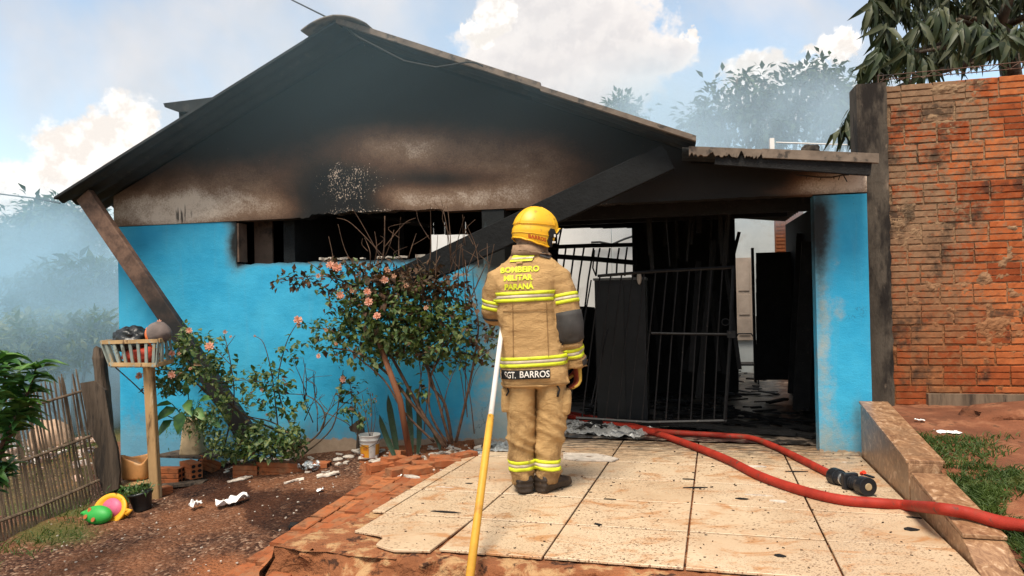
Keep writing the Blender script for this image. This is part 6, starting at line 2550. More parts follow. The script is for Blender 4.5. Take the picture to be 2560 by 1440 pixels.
# joint between yellow sleeve and white tube at about (1231, 1040)
tj = min((abs(proj(pA + dirp * lenp * k / 200)[1] - 1040), k) for k in range(200))[1] / 200 * lenp
mb = MB().tube([pA - dirp * 0.12, pA + dirp * (tj - 0.06), pA + dirp * (tj - 0.03), pA + dirp * tj], [0.0205, 0.0205, 0.019, 0.0185], 14)
m_py = surf('worn_yellow_pole', (0.58, 0.30, 0.035), 0.5, 0.14, 9.0, [((0.20, 0.10, 0.03), 30.0, 0.64, 0.72), ((0.40, 0.19, 0.03), 6.0, 0.55, 0.7)], 0.2, 60.0)
mb.build('yellow_sleeve', m_py, pole, True)
mb = MB().tube([pA + dirp * (tj - 0.01), pB + dirp * 0.42], 0.0155, 14)
mb.build('white_tube', surf('white_fibreglass', (0.66, 0.62, 0.57), 0.4, 0.08, 6.0, ((0.45, 0.38, 0.30), 10.0, 0.6, 0.75)), pole, True)
mb = MB()
for k in range(3):
    a = 2 * math.pi * k / 3 + .5
    x = dirp.cross(V((0, 0, 1))).normalized(); y = dirp.cross(x)
    c = pA + dirp * (tj - 0.02) + (x * math.cos(a) + y * math.sin(a)) * .0188
    mb.tube([c, c + (x * math.cos(a) + y * math.sin(a)) * .003], 0.0035, 6)
mb.build('rivet', M['wire'], pole)


# ------------------------------------------------------------------ hoses
def spline(pts, k=8):
    out = []
    n = len(pts)
    for i in range(n - 1):
        p0, p1, p2, p3 = pts[max(i - 1, 0)], pts[i], pts[i + 1], pts[min(i + 2, n - 1)]
        for j in range(k):
            t_ = j / k
            out.append(0.5 * ((2 * p1) + (p2 - p0) * t_ + (2 * p0 - 5 * p1 + 4 * p2 - p3) * t_ * t_ + (3 * p1 - p0 - 3 * p2 + p3) * t_ ** 3))
    out.append(pts[-1])
    return out


RH = 0.031
h1 = thing('fire_hose', 'thick red fire hose crossing the tiles and running out over the granite wall', 'hose', plat(1900, 1215))
c1 = [plat(x, y, RH * .94) for (x, y) in ((1400, 1036), (1470, 1052), (1530, 1062), (1600, 1074), (1660, 1090), (1740, 1118), (1820, 1150), (1900, 1190), (2000, 1225), (2100, 1249), (2200, 1258), (2270, 1264))]
kz = lambda bq: K3.z + (K5.z - K3.z) * (bq - kerb_b(K3)) / (kerb_b(K5) - kerb_b(K3))
for (px, py) in ((2345, 1271), (2420, 1283), (2500, 1300), (2580, 1318), (2700, 1340), (2900, 1370)):
    q = onp(px, py, V((0, 0, kz(0.7) + RH)), (0, 0, 1))
    c1.append(q)
c1[-4].z -= 0.01
hp1 = spline(c1, 8)
MB().tube(hp1, [RH * (1 + .07 * fbm((i * .13, 0, 0), 1.0, 3)) for i in range(len(hp1))], 14).build('hose_jacket', M['hose'], h1, True)
R2 = 0.0265
h2 = thing('fire_hose', 'red fire hose ending in a black nozzle on the tiles', 'hose', plat(1990, 1150))
c2 = [plat(x, y, R2) for (x, y) in ((1405, 1030), (1480, 1044), (1560, 1058), (1610, 1072), (1660, 1080), (1740, 1085), (1820, 1090), (1880, 1096), (1940, 1118), (2010, 1152), (2086, 1190))]
hp2 = spline(c2, 8)
MB().tube(hp2, [R2 * (1 + .07 * fbm((i * .13, 5, 0), 1.0, 3)) for i in range(len(hp2))], 12).build('hose_jacket', M['hose'], h2, True)
nz0 = plat(2084, 1190, R2 + 0.016)
nz1 = plat(2166, 1216, 0.058)
nd_ = (nz1 - nz0).normalized()
nl = (nz1 - nz0).length
m_nz = surf('black_nozzle', (0.014, 0.015, 0.018), 0.38, 0.3, 20.0, ((0.10, 0.085, 0.07), 22.0, 0.62, 0.72), 0.3, 60.0, 0.002)
cyl = lambda nm, a, b_, ra, rb, mat, n=20: bevel(MB().tube([nz0 + nd_ * nl * a, nz0 + nd_ * nl * b_], [ra, rb], n).build(nm, mat, h2, False), 0.004, 2)
cyl('coupling', 0.0, 0.20, .058, .056, m_nz)
cyl('coupling', 0.20, 0.30, .050, .040, m_nz)
cyl('coupling_ring', 0.30, 0.34, .040, .040, M['metal'])
cyl('neck', 0.34, 0.50, .030, .030, m_nz)
cyl('coupling_ring', 0.45, 0.475, .033, .033, M['metal'])
cyl('barrel', 0.50, 0.86, .035, .040, m_nz)
for k in range(3):
    cyl('barrel_ridge', 0.6 + .07 * k, 0.63 + .07 * k, .043, .043, m_nz)
cyl('bumper', 0.84, 1.06, .055, .058, m_nz, 24)
cyl('bumper_face', 1.055, 1.075, .024, .022, surf('tan_nozzle_face', (0.35, 0.26, 0.15), 0.5, 0.2, 20.0), 16)
xx = nd_.cross(V((0, 0, 1))).normalized()
zz = xx.cross(nd_)
o = MB().obox(nz0 + nd_ * nl * .52 + zz * .0, xx * .052, nd_ * .022, zz * .054).build('valve_block', m_nz, h2)
bevel(o, 0.012, 3)
o = MB().bar(nz0 + nd_ * nl * .68 + zz * .055 - xx * .05, nz0 + nd_ * nl * .95 + zz * .048 - xx * .065, 0.02, 0.012).build('handle', m_nz, h2)
bevel(o, 0.004, 2)
o = MB().tube([nz0 + nd_ * nl * .66 + zz * .054 - xx * .05, nz0 + nd_ * nl * .74 + zz * .066 - xx * .052], [.013, .014], 10).build('red_knob', surf('red_plastic', (0.75, 0.05, 0.02), 0.4), h2)


# ------------------------------------------------------------------ foil and debris on the tiles
def crumple(name, label, pts, lift, amp, mat, seed, nx=40, ny=16, group=None, onplat=True, freq=9.0):
    """sheet spanned by four ground corners, crumpled"""
    A_, B_, C_, D_ = pts

    def fn(s, q):
        p = A_.lerp(B_, s).lerp(D_.lerp(C_, s), q)
        n = abs(fbm((p.x + seed, p.y, 0), freq, 3)) + 0.6 * abs(noise.noise(V((p.x * freq * 2.2 + seed, p.y * freq * 2.2, 2))))
        e = min(1.0, 4 * min(s, 1 - s)) * min(1.0, 4 * min(q, 1 - q))
        sx = fbm((p.x, p.y + seed, 5), 6.0, 3) * 0.03
        return p + V((sx, sx * .6, lift * (0.2 + e) + amp * n))
    o = MB().grid(fn, nx, ny).build(name, mat, None)
    s_ = o.modifiers.new('thick', 'SOLIDIFY'); s_.thickness = 0.002
    return tag(o, label, 'foil' if 'foil' in name else 'scrap', group)


crumple('foil_sheet', 'crumpled silver foil sheet lying before the gate beside the hoses', [plat(1395, 1085), plat(1590, 1100), plat(1640, 1078), plat(1400, 1052)], 0.02, 0.05, M['foil'], 3, 60, 24, freq=7.0)
crumple('foil_scrap', 'crushed foil scraps by the pier at the left of the boots', [plat(1205, 1128), plat(1276, 1132), plat(1275, 1100), plat(1225, 1098)], 0.01, 0.03, M['foil'], 7, 30, 16, freq=14.0)
crumple('foil_scrap', 'thin strip of foil near the tile edge below the stems', [plat(1160, 1136), plat(1215, 1134), plat(1225, 1124), plat(1170, 1126)], 0.005, 0.015, M['foil'], 9, 20, 10, freq=18.0)
o = MB().poly([plat(1408, 1131, .012), plat(1500, 1134, .012), plat(1548, 1146, .012), plat(1530, 1152, .012), plat(1440, 1150, .012), plat(1408, 1146, .012)], (0, 0, 0.008)).build('broken_frame', M['plaster'], None)
tag(o, 'pale broken strip of panel lying on the tiles right of the boots', 'panel')
dr = random.Random(71)
b = MB()
for i in range(300):
    px, py = dr.uniform(960, 2420), 1095 + 330 * dr.random() ** 1.6
    a_, b_ = plat_ab(px, py)
    if not (-1.7 < a_ < 1.22 and 0.03 < b_ < 3.0):
        continue
    p = TP(a_, b_, 0.003)
    s = dr.uniform(0.0018, 0.006) * (1 + b_ * .5)
    an = dr.uniform(0, 3.14)
    b.obox(p, V((math.cos(an), math.sin(an), 0)) * s, V((-math.sin(an), math.cos(an), 0)) * s * dr.uniform(.2, .5), V((0, 0, .002)))
tag(b.build('char_crumbs', surf('charcoal_crumb', (0.045, 0.028, 0.018), 0.9, 0.5, 30.0), None), 'fine black charcoal crumbs scattered over the cream tiles', 'debris', kind='stuff')
for (px, py, L, an, w, lab) in ((1112, 1279, .11, .1, .018, 'long dark splinter lying on the tiles left of the pole'), (1110, 1217, .075, .12, .008, 'thin pale splinter near the left edge of the tiles'), (1173, 1208, .03, .0, .012, 'small black flake just left of the pole'), (1740, 1218, .10, -.2, .014, 'thin black sticks crossing on the middle tiles'), (1720, 1197, .05, .1, .014, 'charred flake behind the crossed sticks'), (1855, 1246, .05, .1, .022, 'square black flake on the middle right tiles'), (1893, 1237, .10, .1, .012, 'grey brown splinter just below the long hose'), (1943, 1252, .06, .3, .028, 'pale triangular shard right of the splinter'), (2278, 1322, .045, .1, .028, 'black charcoal lump near the granite wall'), (2286, 1293, .05, .2, .012, 'flat dark chip at the foot of the granite wall'), (1990, 1178, .09, -.1, .014, 'bent dark strip between the two hoses'), (1950, 1388, .035, .4, .02, 'small dark crumb near the front edge of the tiles'), (1495, 1310, .03, .5, .02, 'dark crumb on the joint before the boots'), (1525, 1247, .045, .1, .01, 'tiny black sliver right of the boots'), (1890, 1165, .08, .0, .035, 'grey shard lying below the hose bend'), (2110, 1155, .02, 0, .01, 'tiny grey chip behind the nozzle'), (1030, 1190, .09, .3, .03, 'pale chip beside the left tile border')):
    p = plat(px, py, .004)
    d = V((math.cos(-an - .2), math.sin(-an - .2), 0))
    n_ = 7
    top = [p + d * L * math.cos(2 * math.pi * k / n_) * dr.uniform(.75, 1) + V((-d.y, d.x, 0)) * w * math.sin(2 * math.pi * k / n_) * dr.uniform(.6, 1.2) for k in range(n_)]
    tag(MB().poly(top, (0, 0, .009)).build('char_flake', M['plaster'] if 'pale' in lab or 'grey' in lab else M['char'], None), lab, 'debris', 'scraps on the tiles')


# ------------------------------------------------------------------ the flower bed
def G(px, py, dz=0.0):
    p = gnd(px, py)
    p.z = gz(p.x, p.y) + dz
    return p


def ROSE(name, mat, r_, layers):
    """a full blown rose of curled petals, opening along +Z"""
    r = random.Random(hash(name) % 1000 if False else r_)
    mb = MB()
    for (k, rad, h, tilt, sz) in layers:
        for i in range(k):
            a = 2 * math.pi * (i + r.uniform(-.25, .25)) / k
            d = V((math.cos(a), math.sin(a), 0))
            s = V((-math.sin(a), math.cos(a), 0))
            up = (V((0, 0, 1)) * math.cos(tilt) + d * math.sin(tilt)).normalized()
            b0 = d * rad * .35 + V((0, 0, h * .2))
            m_ = b0 + up * sz * .6
            t_ = b0 + up * sz + d * sz * .22
            w = sz * .55
            mb.add([b0 - s * w * .3, b0 + s * w * .3, m_ + s * w * .62, m_ - s * w * .62, t_ + s * w * .35 + V((0, 0, r.uniform(-.004, .004))), t_ - s * w * .35], [(0, 1, 2, 3), (3, 2, 4, 5)])
    me = mb.mesh(name, True)
    me.materials.append(mat)
    return me


ROSES = [ROSE('rose', M['petal'], 1, ((4, .004, .010, .1, .022), (5, .010, .008, .5, .026), (7, .018, .004, .95, .03), (8, .022, 0, 1.35, .03))),
         ROSE('rose', M['petal'], 2, ((4, .004, .008, .2, .02), (6, .012, .006, .7, .026), (8, .02, 0, 1.25, .028)))]
FADED = [ROSE('faded_rose', M['dry_petal'], 3, ((4, .004, .006, .3, .018), (6, .012, .003, 1.1, .024), (5, .014, 0, 1.7, .022)))]
RL = [leaf_mesh('rose_leaf', 0.064, 0.040, M['rose_leaf'], d, 0.2) for d in (.15, .35)]
BL = [leaf_mesh('scorched_leaf', 0.054, 0.026, M['burnt_leaf'], d, 0.5) for d in (.3, .7)]


def plant(name, label, cat, base_px, v, stems, blobs, flowers, seed, parts=120, green=RL, burnt=BL, lsize=(0.064, 0.040), stem_mat=None, group=None):
    """stems: polylines (px, py, v, r0, r1); blobs: (cx, cy, rx, ry, n, burnt share, v spread)"""
    r = random.Random(seed)
    bp = HW(base_px[0], base_px[1], v)
    bp.z = gz(bp.x, bp.y)
    t_ = thing(name, label, cat, bp, group)
    for (pl, r0, r1) in stems:
        pts = spline([HW(x, y, vv) for (x, y, vv) in pl], 5)
        n = len(pts)
        MB().tube(pts, [r0 + (r1 - r0) * i / (n - 1) for i in range(n)], 6).build('stem', stem_mat or M['bark'], t_, True)
    gs, bs = [], []
    for (cx, cy, rx, ry, n, share, vs_) in blobs:
        k = 0
        while k < n:
            x, y, q = r.gauss(0, .5), r.gauss(0, .5), r.gauss(0, .5)
            if x * x + y * y + q * q > 1:
                continue
            px, py = cx + x * rx, cy + y * ry
            p = HW(px, py, v + q * vs_)
            # little sprays of three to five leaves
            d0 = rdir(r, 0.1)
            for j in range(r.randint(3, 5)):
                e = (d0 + rdir(r) * 0.9)
                e.z -= 0.25
                item = (p + rdir(r) * 0.035, e, r.uniform(.6, 1.25), (py - cy) / max(1, ry))
                (bs if r.random() < share else gs).append(item)
                k += 1
    for nm, lst, protos, mat, fld in (('leaf', gs, green, M['rose_leaf'], .2), ('scorched_leaf', bs, burnt, M['burnt_leaf'], .5)):
        r.shuffle(lst)
        m_ = min(parts, len(lst))
        for (p, d, s, _) in lst[:m_]:
            inst(nm, protos[r.randrange(len(protos))], Matrix.Translation(p) @ rotm(d, (r.uniform(-.6, .6), r.uniform(-.9, .1), 1), r.uniform(-.7, .7)) @ Matrix.Scale(s, 4), t_)
        if len(lst) > m_:
            leaves_joined('foliage' if nm == 'leaf' else 'scorched_foliage', [(p, d, s) for (p, d, s, _) in lst[m_:]], lsize[0], lsize[1], mat, t_, r, 0.2)
    for (px, py, vv, s, kind) in flowers:
        p = HW(px, py, vv)
        me = (FADED if kind == 'f' else ROSES)[r.randrange(1 if kind == 'f' else 2)]
        d = (V((r.uniform(-.5, .5), -1.0, r.uniform(.1, .8)))).normalized()
        q = d.to_track_quat('Z', 'Y').to_matrix().to_4x4()
        inst('faded_rose' if kind == 'f' else 'rose', me, Matrix.Translation(p) @ q @ Matrix.Scale(s * .74, 4), t_)
    return t_


def twigs(r, n, xr, yr, v, h, spread):
    out = []
    for i in range(n):
        x0, y0 = r.uniform(*xr), r.uniform(*yr)
        dx = r.gauss(0, spread)
        hh = h * r.uniform(.6, 1.2)
        out.append(([(x0, y0, v + r.uniform(-.1, .1)), (x0 + dx * .4 + r.uniform(-6, 6), y0 - hh * .5, v + r.uniform(-.15, .15)), (x0 + dx, y0 - hh, v + r.uniform(-.2, .2))], .005, .002))
        if r.random() < .7:
            out.append(([(x0 + dx * .4, y0 - hh * .5, v), (x0 + dx * .4 + r.uniform(-30, 30), y0 - hh * .75, v), (x0 + dx * .4 + r.uniform(-45, 45), y0 - hh * r.uniform(.85, 1.0), v)], .0035, .0015))
    return out


r6 = random.Random(61)
VB_ = -0.55
stems_main = [
    ([(1118, 1118, VB_), (1030, 1010, VB_), (975, 940, VB_), (900, 885, VB_ - .1), (830, 870, VB_)], .016, .006),
    ([(1112, 1118, VB_), (1060, 1040, VB_), (1000, 930, VB_), (950, 830, VB_), (930, 720, VB_), (958, 640, VB_), (962, 540, VB_)], .018, .004),
    ([(1125, 1110, VB_), (1095, 1000, VB_ - .1), (1060, 880, VB_), (1050, 760, VB_), (1100, 640, VB_)], .013, .004),
    ([(1130, 1108, VB_ + .1), (1112, 1010, VB_), (1075, 950, VB_), (1120, 860, VB_), (1170, 760, VB_), (1215, 660, VB_)], .016, .004),
    ([(1140, 1105, VB_ + .1), (1165, 1000, VB_), (1185, 900, VB_), (1195, 800, VB_), (1165, 700, VB_), (1195, 610, VB_)], .014, .003),
    ([(1085, 1105, VB_), (1010, 1030, VB_ - .1), (960, 950, VB_ - .1), (880, 880, VB_ - .1), (820, 815, VB_)], .012, .004),
    ([(1120, 1112, VB_), (1075, 1030, VB_ - .12), (1070, 930, VB_ - .1), (1020, 830, VB_)], .011, .004),
    ([(930, 740, VB_), (850, 700, VB_), (780, 690, VB_), (700, 705, VB_)], .008, .003),
    ([(940, 790, VB_), (880, 740, VB_), (820, 690, VB_), (770, 655, VB_)], .007, .003),
    ([(1060, 880, VB_), (1120, 840, VB_), (1190, 860, VB_), (1245, 915, VB_)], .008, .003),
    ([(1185, 900, VB_), (1230, 870, VB_), (1265, 850, VB_)], .006, .002),
    ([(958, 640, VB_), (880, 560, VB_), (842, 545, VB_)], .005, .002), ([(960, 620, VB_), (1010, 560, VB_), (1040, 545, VB_)], .005, .002),
    ([(930, 700, VB_), (870, 640, VB_), (845, 560, VB_)], .005, .002), ([(955, 650, VB_), (905, 560, VB_), (880, 520, VB_)], .004, .002),
] + twigs(r6, 16, (1060, 1230), (640, 800), VB_, 150, 26) + twigs(r6, 9, (820, 1040), (640, 740), VB_, 90, 24) + twigs(r6, 8, (1040, 1200), (1000, 1100), VB_, 220, 40)
plant('rose_bush', 'large half scorched rose bush in front of the blue wall', 'rose bush', (1118, 1118), VB_, stems_main,
      [(1000, 790, 170, 95, 1250, .12, .3), (930, 840, 120, 80, 520, .10, .25), (1080, 830, 140, 100, 850, .12, .3), (900, 750, 120, 65, 420, .3, .25), (990, 730, 190, 48, 560, .85, .3), (1080, 730, 110, 40, 220, .9, .25), (960, 690, 170, 40, 260, .9, .25), (1050, 690, 110, 36, 120, .95, .2), (980, 840, 190, 80, 420, .06, .28), (780, 690, 90, 26, 90, .75, .12), (850, 665, 80, 26, 90, .65, .15), (730, 706, 55, 14, 40, .85, .1), (1200, 870, 60, 60, 100, .45, .2), (1170, 800, 70, 60, 90, .6, .2), (1010, 900, 120, 40, 120, .1, .2), (1040, 970, 60, 20, 36, .1, .15), (830, 820, 60, 40, 70, .1, .15), (860, 880, 50, 26, 36, .1, .12), (1235, 830, 40, 50, 40, .7, .12), (1140, 905, 60, 40, 60, .2, .2)],
      [(826, 663, -.7, 1.25, 'r'), (843, 668, -.7, 1.3, 'r'), (796, 690, -.68, 1.0, 'f'), (850, 738, -.8, 1.2, 'r'), (918, 730, -.8, 1.1, 'r'), (922, 755, -.85, 1.15, 'r'), (943, 790, -.85, 1.05, 'r'), (968, 675, -.7, 1.2, 'f'), (962, 700, -.7, 1.1, 'r'), (880, 727, -.75, .9, 'f'), (745, 800, -.7, 1.2, 'r'), (747, 812, -.7, 1.0, 'f'), (797, 890, -.7, .8, 'r'), (815, 825, -.7, .8, 'f'), (1065, 770, -.8, .9, 'f'), (1015, 715, -.8, .9, 'f'), (985, 690, -.8, .9, 'f'), (840, 860, -.7, .7, 'f')], 62, 150)

VL = -0.75
plant('rose_bush', 'flowering rose leaning round the slatted bin and its post', 'rose bush', (560, 1130), VL,
      [([(600, 1110, VL + .3), (540, 1010, VL + .1), (480, 950, VL), (420, 925, VL), (370, 930, VL)], .012, .004), ([(700, 1080, VL + .4), (600, 1030, VL + .2), (530, 960, VL), (470, 900, VL), (440, 840, VL)], .011, .004),
       ([(560, 1120, VL + .2), (585, 1000, VL + .1), (575, 900, VL), (560, 835, VL)], .008, .003), ([(575, 910, VL), (545, 880, VL), (525, 862, VL)], .004, .002), ([(565, 870, VL), (580, 850, VL), (588, 838, VL)], .003, .002), ([(470, 900, VL), (420, 850, VL), (398, 810, VL)], .005, .002), ([(480, 930, VL), (500, 870, VL), (475, 830, VL)], .005, .002), ([(530, 960, VL), (610, 950, VL), (680, 960, VL)], .005, .002)],
      [(470, 880, 70, 50, 190, .02, .18), (450, 940, 90, 45, 260, .02, .2), (420, 965, 60, 30, 90, .02, .15), (550, 900, 50, 60, 110, .02, .12), (470, 835, 50, 30, 60, .02, .12), (590, 960, 60, 50, 90, .02, .15), (560, 1000, 60, 50, 80, .02, .15)],
      [(397, 808, -.92, 1.15, 'r'), (394, 848, -.95, 1.15, 'r'), (473, 826, -.9, .95, 'r'), (524, 866, -.95, 1.35, 'r'), (430, 884, -.95, .85, 'r'), (349, 940, -.95, 1.1, 'r'), (430, 937, -1.0, 1.2, 'r'), (563, 830, -.85, .85, 'f'), (577, 842, -.85, .6, 'f'), (476, 922, -.95, .7, 'f'), (366, 945, -.95, .8, 'f'), (448, 884, -.95, .7, 'f')], 63, 140, stem_mat=M['stem'])

VM = -0.45
plant('rose_bush', 'sparse leggy rose between the slatted bin and the big bush', 'rose bush', (700, 1120), VM,
      [([(770, 1125, VM), (720, 1050, VM), (695, 960, VM), (715, 860, VM), (745, 805, VM)], .008, .003), ([(700, 1130, VM), (692, 1040, VM), (680, 940, VM), (660, 860, VM), (637, 840, VM)], .008, .002), ([(740, 1130, VM), (800, 1080, VM), (810, 1030, VM), (770, 990, VM), (700, 985, VM)], .01, .003), ([(760, 1135, VM), (830, 1070, VM), (850, 980, VM), (858, 925, VM)], .008, .003), ([(800, 1080, VM), (860, 1010, VM), (920, 970, VM)], .006, .002), ([(770, 1125, VM), (690, 1060, VM), (620, 1040, VM), (580, 1010, VM)], .008, .003), ([(810, 1030, VM), (870, 1060, VM), (900, 1100, VM)], .005, .002), ([(880, 1075, VM), (880, 1000, VM), (875, 960, VM)], .005, .002)] + twigs(r6, 10, (760, 900), (980, 1090), VM, 90, 30),
      [(690, 950, 60, 60, 110, .05, .14), (700, 1010, 80, 50, 110, .05, .15), (730, 880, 40, 50, 50, .05, .1), (650, 940, 40, 30, 40, .05, .1), (870, 970, 40, 40, 60, .2, .12), (790, 850, 50, 60, 50, .1, .12), (640, 1010, 50, 40, 40, .1, .12), (880, 1040, 40, 50, 50, .2, .1)],
      [(858, 948, -.5, 1.1, 'r'), (637, 840, -.45, .5, 'f'), (668, 1037, -.5, .7, 'f'), (655, 975, -.5, .7, 'f')], 64, 110, stem_mat=M['stem'])
plant('leafy_weeds', 'low mound of leafy weeds at the foot of the blue wall', 'weeds', (640, 1140), -0.6,
      [([(640, 1150, -.6), (630, 1110, -.6), (600, 1080, -.6)], .006, .002), ([(680, 1150, -.6), (690, 1100, -.6), (720, 1080, -.6)], .006, .002)],
      [(620, 1120, 60, 40, 260, .03, .2), (690, 1110, 70, 45, 300, .03, .2), (580, 1130, 40, 30, 120, .03, .15), (640, 1080, 60, 30, 120, .03, .15), (730, 1090, 50, 40, 120, .1, .15)], [], 65, 120)

# slatted bin on a post
bin_ = thing('slatted_bin', 'wooden slatted basket with flaking paint raised on a wooden post', 'bin', G(388, 1222))
VF, VK = -1.15, -0.85


def qp(px, py, v):
    return HW(px, py, v)


TF = [qp(254, 856, VF), qp(396, 852, VF), qp(424, 846, VK), qp(300, 850, VK)]
BF = [qp(274, 911, VF), qp(392, 912, VF), qp(432, 902, VK), qp(318, 905, VK)]
for ring_, nm in ((TF, 'top_rail'), (BF, 'bottom_rail')):
    for i in range(4):
        MB().bar(ring_[i], ring_[(i + 1) % 4], 0.022, 0.030).build(nm, M['palewood'], bin_)
for side, n in ((0, 7), (1, 4), (2, 6), (3, 4)):
    for k in range(n):
        s = (k + .5) / n if side in (0, 2) else k / (n - 1)
        a_, c_ = TF[side].lerp(TF[(side + 1) % 4], s), BF[side].lerp(BF[(side + 1) % 4], s)
        MB().bar(a_ + V((0, 0, -.008)), c_, 0.026, 0.010, tuple(HN) if side in (0, 2) else tuple(HU)).build('slat', M['greypaint'], bin_)
for k in range(6):
    s = (k + .5) / 6
    a_, c_ = BF[0].lerp(BF[1], s), BF[3].lerp(BF[2], s)
    MB().bar(a_ + V((0, 0, -.02)), c_ + V((0, 0, -.02)), 0.05, 0.010).build('floor_slat', M['palewood'], bin_)
vp = VF + 0.12
pbase = G(388, 1222)
ptop = qp(372, 915, vp)
pbase = V((ptop.x + 0.05, ptop.y, gz(ptop.x, ptop.y) - 0.1))
o = MB().bar(pbase, ptop, 0.075, 0.07, (0, 1, 0)).build('post', M['postwood'], bin_)
bevel(o, 0.006, 1)
MB().tube([qp(288, 918, VF + .02), qp(330, 955, VF + .05), qp(366, 990, vp)], 0.005, 6).build('wire_brace', M['wire'], bin_)


def blob(name, label, cat, c, r, mat, seed, amp=0.2, freq=1.8, sub=4, flatten=0.0, ridge=0.0):
    b = bmesh.new()
    bmesh.ops.create_icosphere(b, subdivisions=sub, radius=1.0)
    for v in b.verts:
        n = v.co.normalized()
        k = 1 + amp * fbm(n + V((seed, 0, 0)), freq, 4) + ridge * (1 - abs(noise.noise(n * freq * 2.5 + V((seed, 0, 0))))) ** 4
        z = n.z * r[2] * k
        v.co = V((n.x * r[0] * k, n.y * r[1] * k, z))
    me = bpy.data.meshes.new(name)
    b.to_mesh(me); b.free()
    me.polygons.foreach_set('use_smooth', [True] * len(me.polygons))
    me.transform(Matrix.Translation(V(c)))
    return tag(link(name, me, mat, None), label, cat)


vm = (VF + VK) / 2
blob('rubbish_bag', 'knotted black rubbish bag heaped in the slatted bin', 'bag', qp(330, 850, vm), (.14, .12, .11), M['blackplastic'], 2, .22, 2.2, 4, 0, .12)
blob('red_bag', 'bright red round bag seen through the bin slats', 'bag', qp(352, 888, vm), (.155, .11, .075), plain('red_cloth', (0.42, 0.045, 0.02), 0.7), 4, .12, 1.6)
hat = thing('grey_hat', 'rounded grey fabric hat with orange bands on top of the bin', 'hat', qp(398, 852, vm))
c = qp(398, 838, vm - .02)
b = bmesh.new()
bmesh.ops.create_uvsphere(b, u_segments=28, v_segments=18, radius=1.0)
for v in b.verts:
    v.co = V((v.co.x * .105, v.co.y * .10, v.co.z * (.115 if v.co.z > 0 else .07))) * (1 + .05 * fbm(v.co, 1.5))
me = bpy.data.meshes.new('hat_dome'); b.to_mesh(me); b.free()
me.polygons.foreach_set('use_smooth', [True] * len(me.polygons))
me.transform(Matrix.Translation(c) @ Matrix.Rotation(-.35, 4, 'Y'))
link('hat_dome', me, surf('grey_felt', (0.14, 0.11, 0.10), 0.9, 0.3, 8.0), hat)
for k, rr_ in enumerate((-.062, -.078)):
    pts = []
    for a in range(25):
        an = math.pi * a / 12
        s = math.sqrt(max(0, 1 - (rr_ / .105) ** 2))
        q = V((rr_, math.cos(an) * .10 * s * 1.04, math.sin(an) * .112 * s * 1.04))
        pts.append(c + Matrix.Rotation(-.35, 3, 'Y') @ q)
    MB().tube(pts, .0055, 6, False).build('orange_band', plain('orange_trim', (0.62, 0.13, 0.02)), hat, True)

# planter, stack of hollow bricks and boards
def hollow_brick(name, L, W, Hh):
    mb = MB()
    n = 3
    prof = []
    for (y, z) in ((-W / 2, 0), (-W / 2, Hh * .29), (-W / 2 + .006, Hh * .32), (-W / 2 + .006, Hh * .35), (-W / 2, Hh * .38), (-W / 2, Hh * .62), (-W / 2 + .006, Hh * .65), (-W / 2 + .006, Hh * .68), (-W / 2, Hh * .71), (-W / 2, Hh), (W / 2, Hh), (W / 2, 0)):
        prof.append((y, z))
    rg = [[V((x, y, z)) for (y, z) in prof] for x in (-L / 2, L / 2)]
    mb.rings(rg)
    me = mb.mesh(name)
    me.materials.append(M['clay'])
    return me


def hole_mesh(L, W, Hh):
    mb = MB()
    for sx in (-1, 1):
        for i in range(2):
            for j in range(3):
                c = V((sx * (L / 2 + .0015), -W / 2 + W * (i + .5) / 2, Hh * (j + .5) / 3))
                pts = [c + V((0, math.cos(2 * math.pi * k / 10) * W * .17, math.sin(2 * math.pi * k / 10) * Hh * .115)) for k in range(10)]
                if sx < 0:
                    pts = pts[::-1]
                mb.add(pts, [tuple(range(10))])
    me = mb.mesh('brick_hole')
    me.materials.append(M['soot'])
    return me


HBM, HOM = hollow_brick('hollow_brick', .24, .115, .14), hole_mesh(.24, .115, .14)


def hbrick(px, py, ang, dz, label, tilt=0.0, s=1.0):
    p = G(px, py, dz)
    t_ = thing('hollow_brick', label, 'brick', p)
    Mx = Matrix.Translation(p) @ Matrix.Rotation(ang, 4, 'Z') @ Matrix.Rotation(tilt, 4, 'Y') @ Matrix.Scale(s, 4)
    inst('brick_shell', HBM, Mx, t_)
    inst('brick_hole', HOM, Mx, t_)['kind'] = 'stuff'
    return t_


hbrick(424, 1212, -.1, .02, 'clay block lying flat under the planter board beside the post', 0, .95)
hbrick(478, 1200, -.75, .03, 'clay block turned end on at the right of the stack', 0, .95)
hbrick(398, 1238, .9, -.05, 'clay block showing its holes under the stack by the black pot', 0, .8)
hbrick(515, 1182, .8, .02, 'tilted clay block with open holes at the right end of the stack', .5, .8)
o = prism_px('rotten_plank', [(382, 1223), (505, 1213), (507, 1206), (384, 1217)], (G(440, 1220) - CAM).dot(_f) - .02, .12, M['oldwood'])
tag(o, 'thin dark plank under the stacked clay blocks', 'plank')
pc = G(484, 1176, .165)
o = MB().poly([pc + HU * x + HN * y for x, y in ((-.33, -.14), (.30, -.16), (.34, .10), (.05, .16), (-.25, .12))], (0, 0, .02)).build('dark_board', M['oldwood'], None)
tag(o, 'dark board carrying the cream planter on the clay blocks', 'board')
pl = thing('cream_planter', 'tall cream square planter spilling feathery greenery', 'planter', pc)
rg = []
for (z, w) in ((0, .105), (.012, .107), (.10, .095), (.24, .082), (.30, .080), (.31, .084), (.335, .084)):
    rg.append([pc + V((math.copysign(abs(math.cos(a)) ** .45, math.cos(a)) * w, math.copysign(abs(math.sin(a)) ** .45, math.sin(a)) * w, z)) for a in [2 * math.pi * k / 24 + .2 for k in range(24)]])
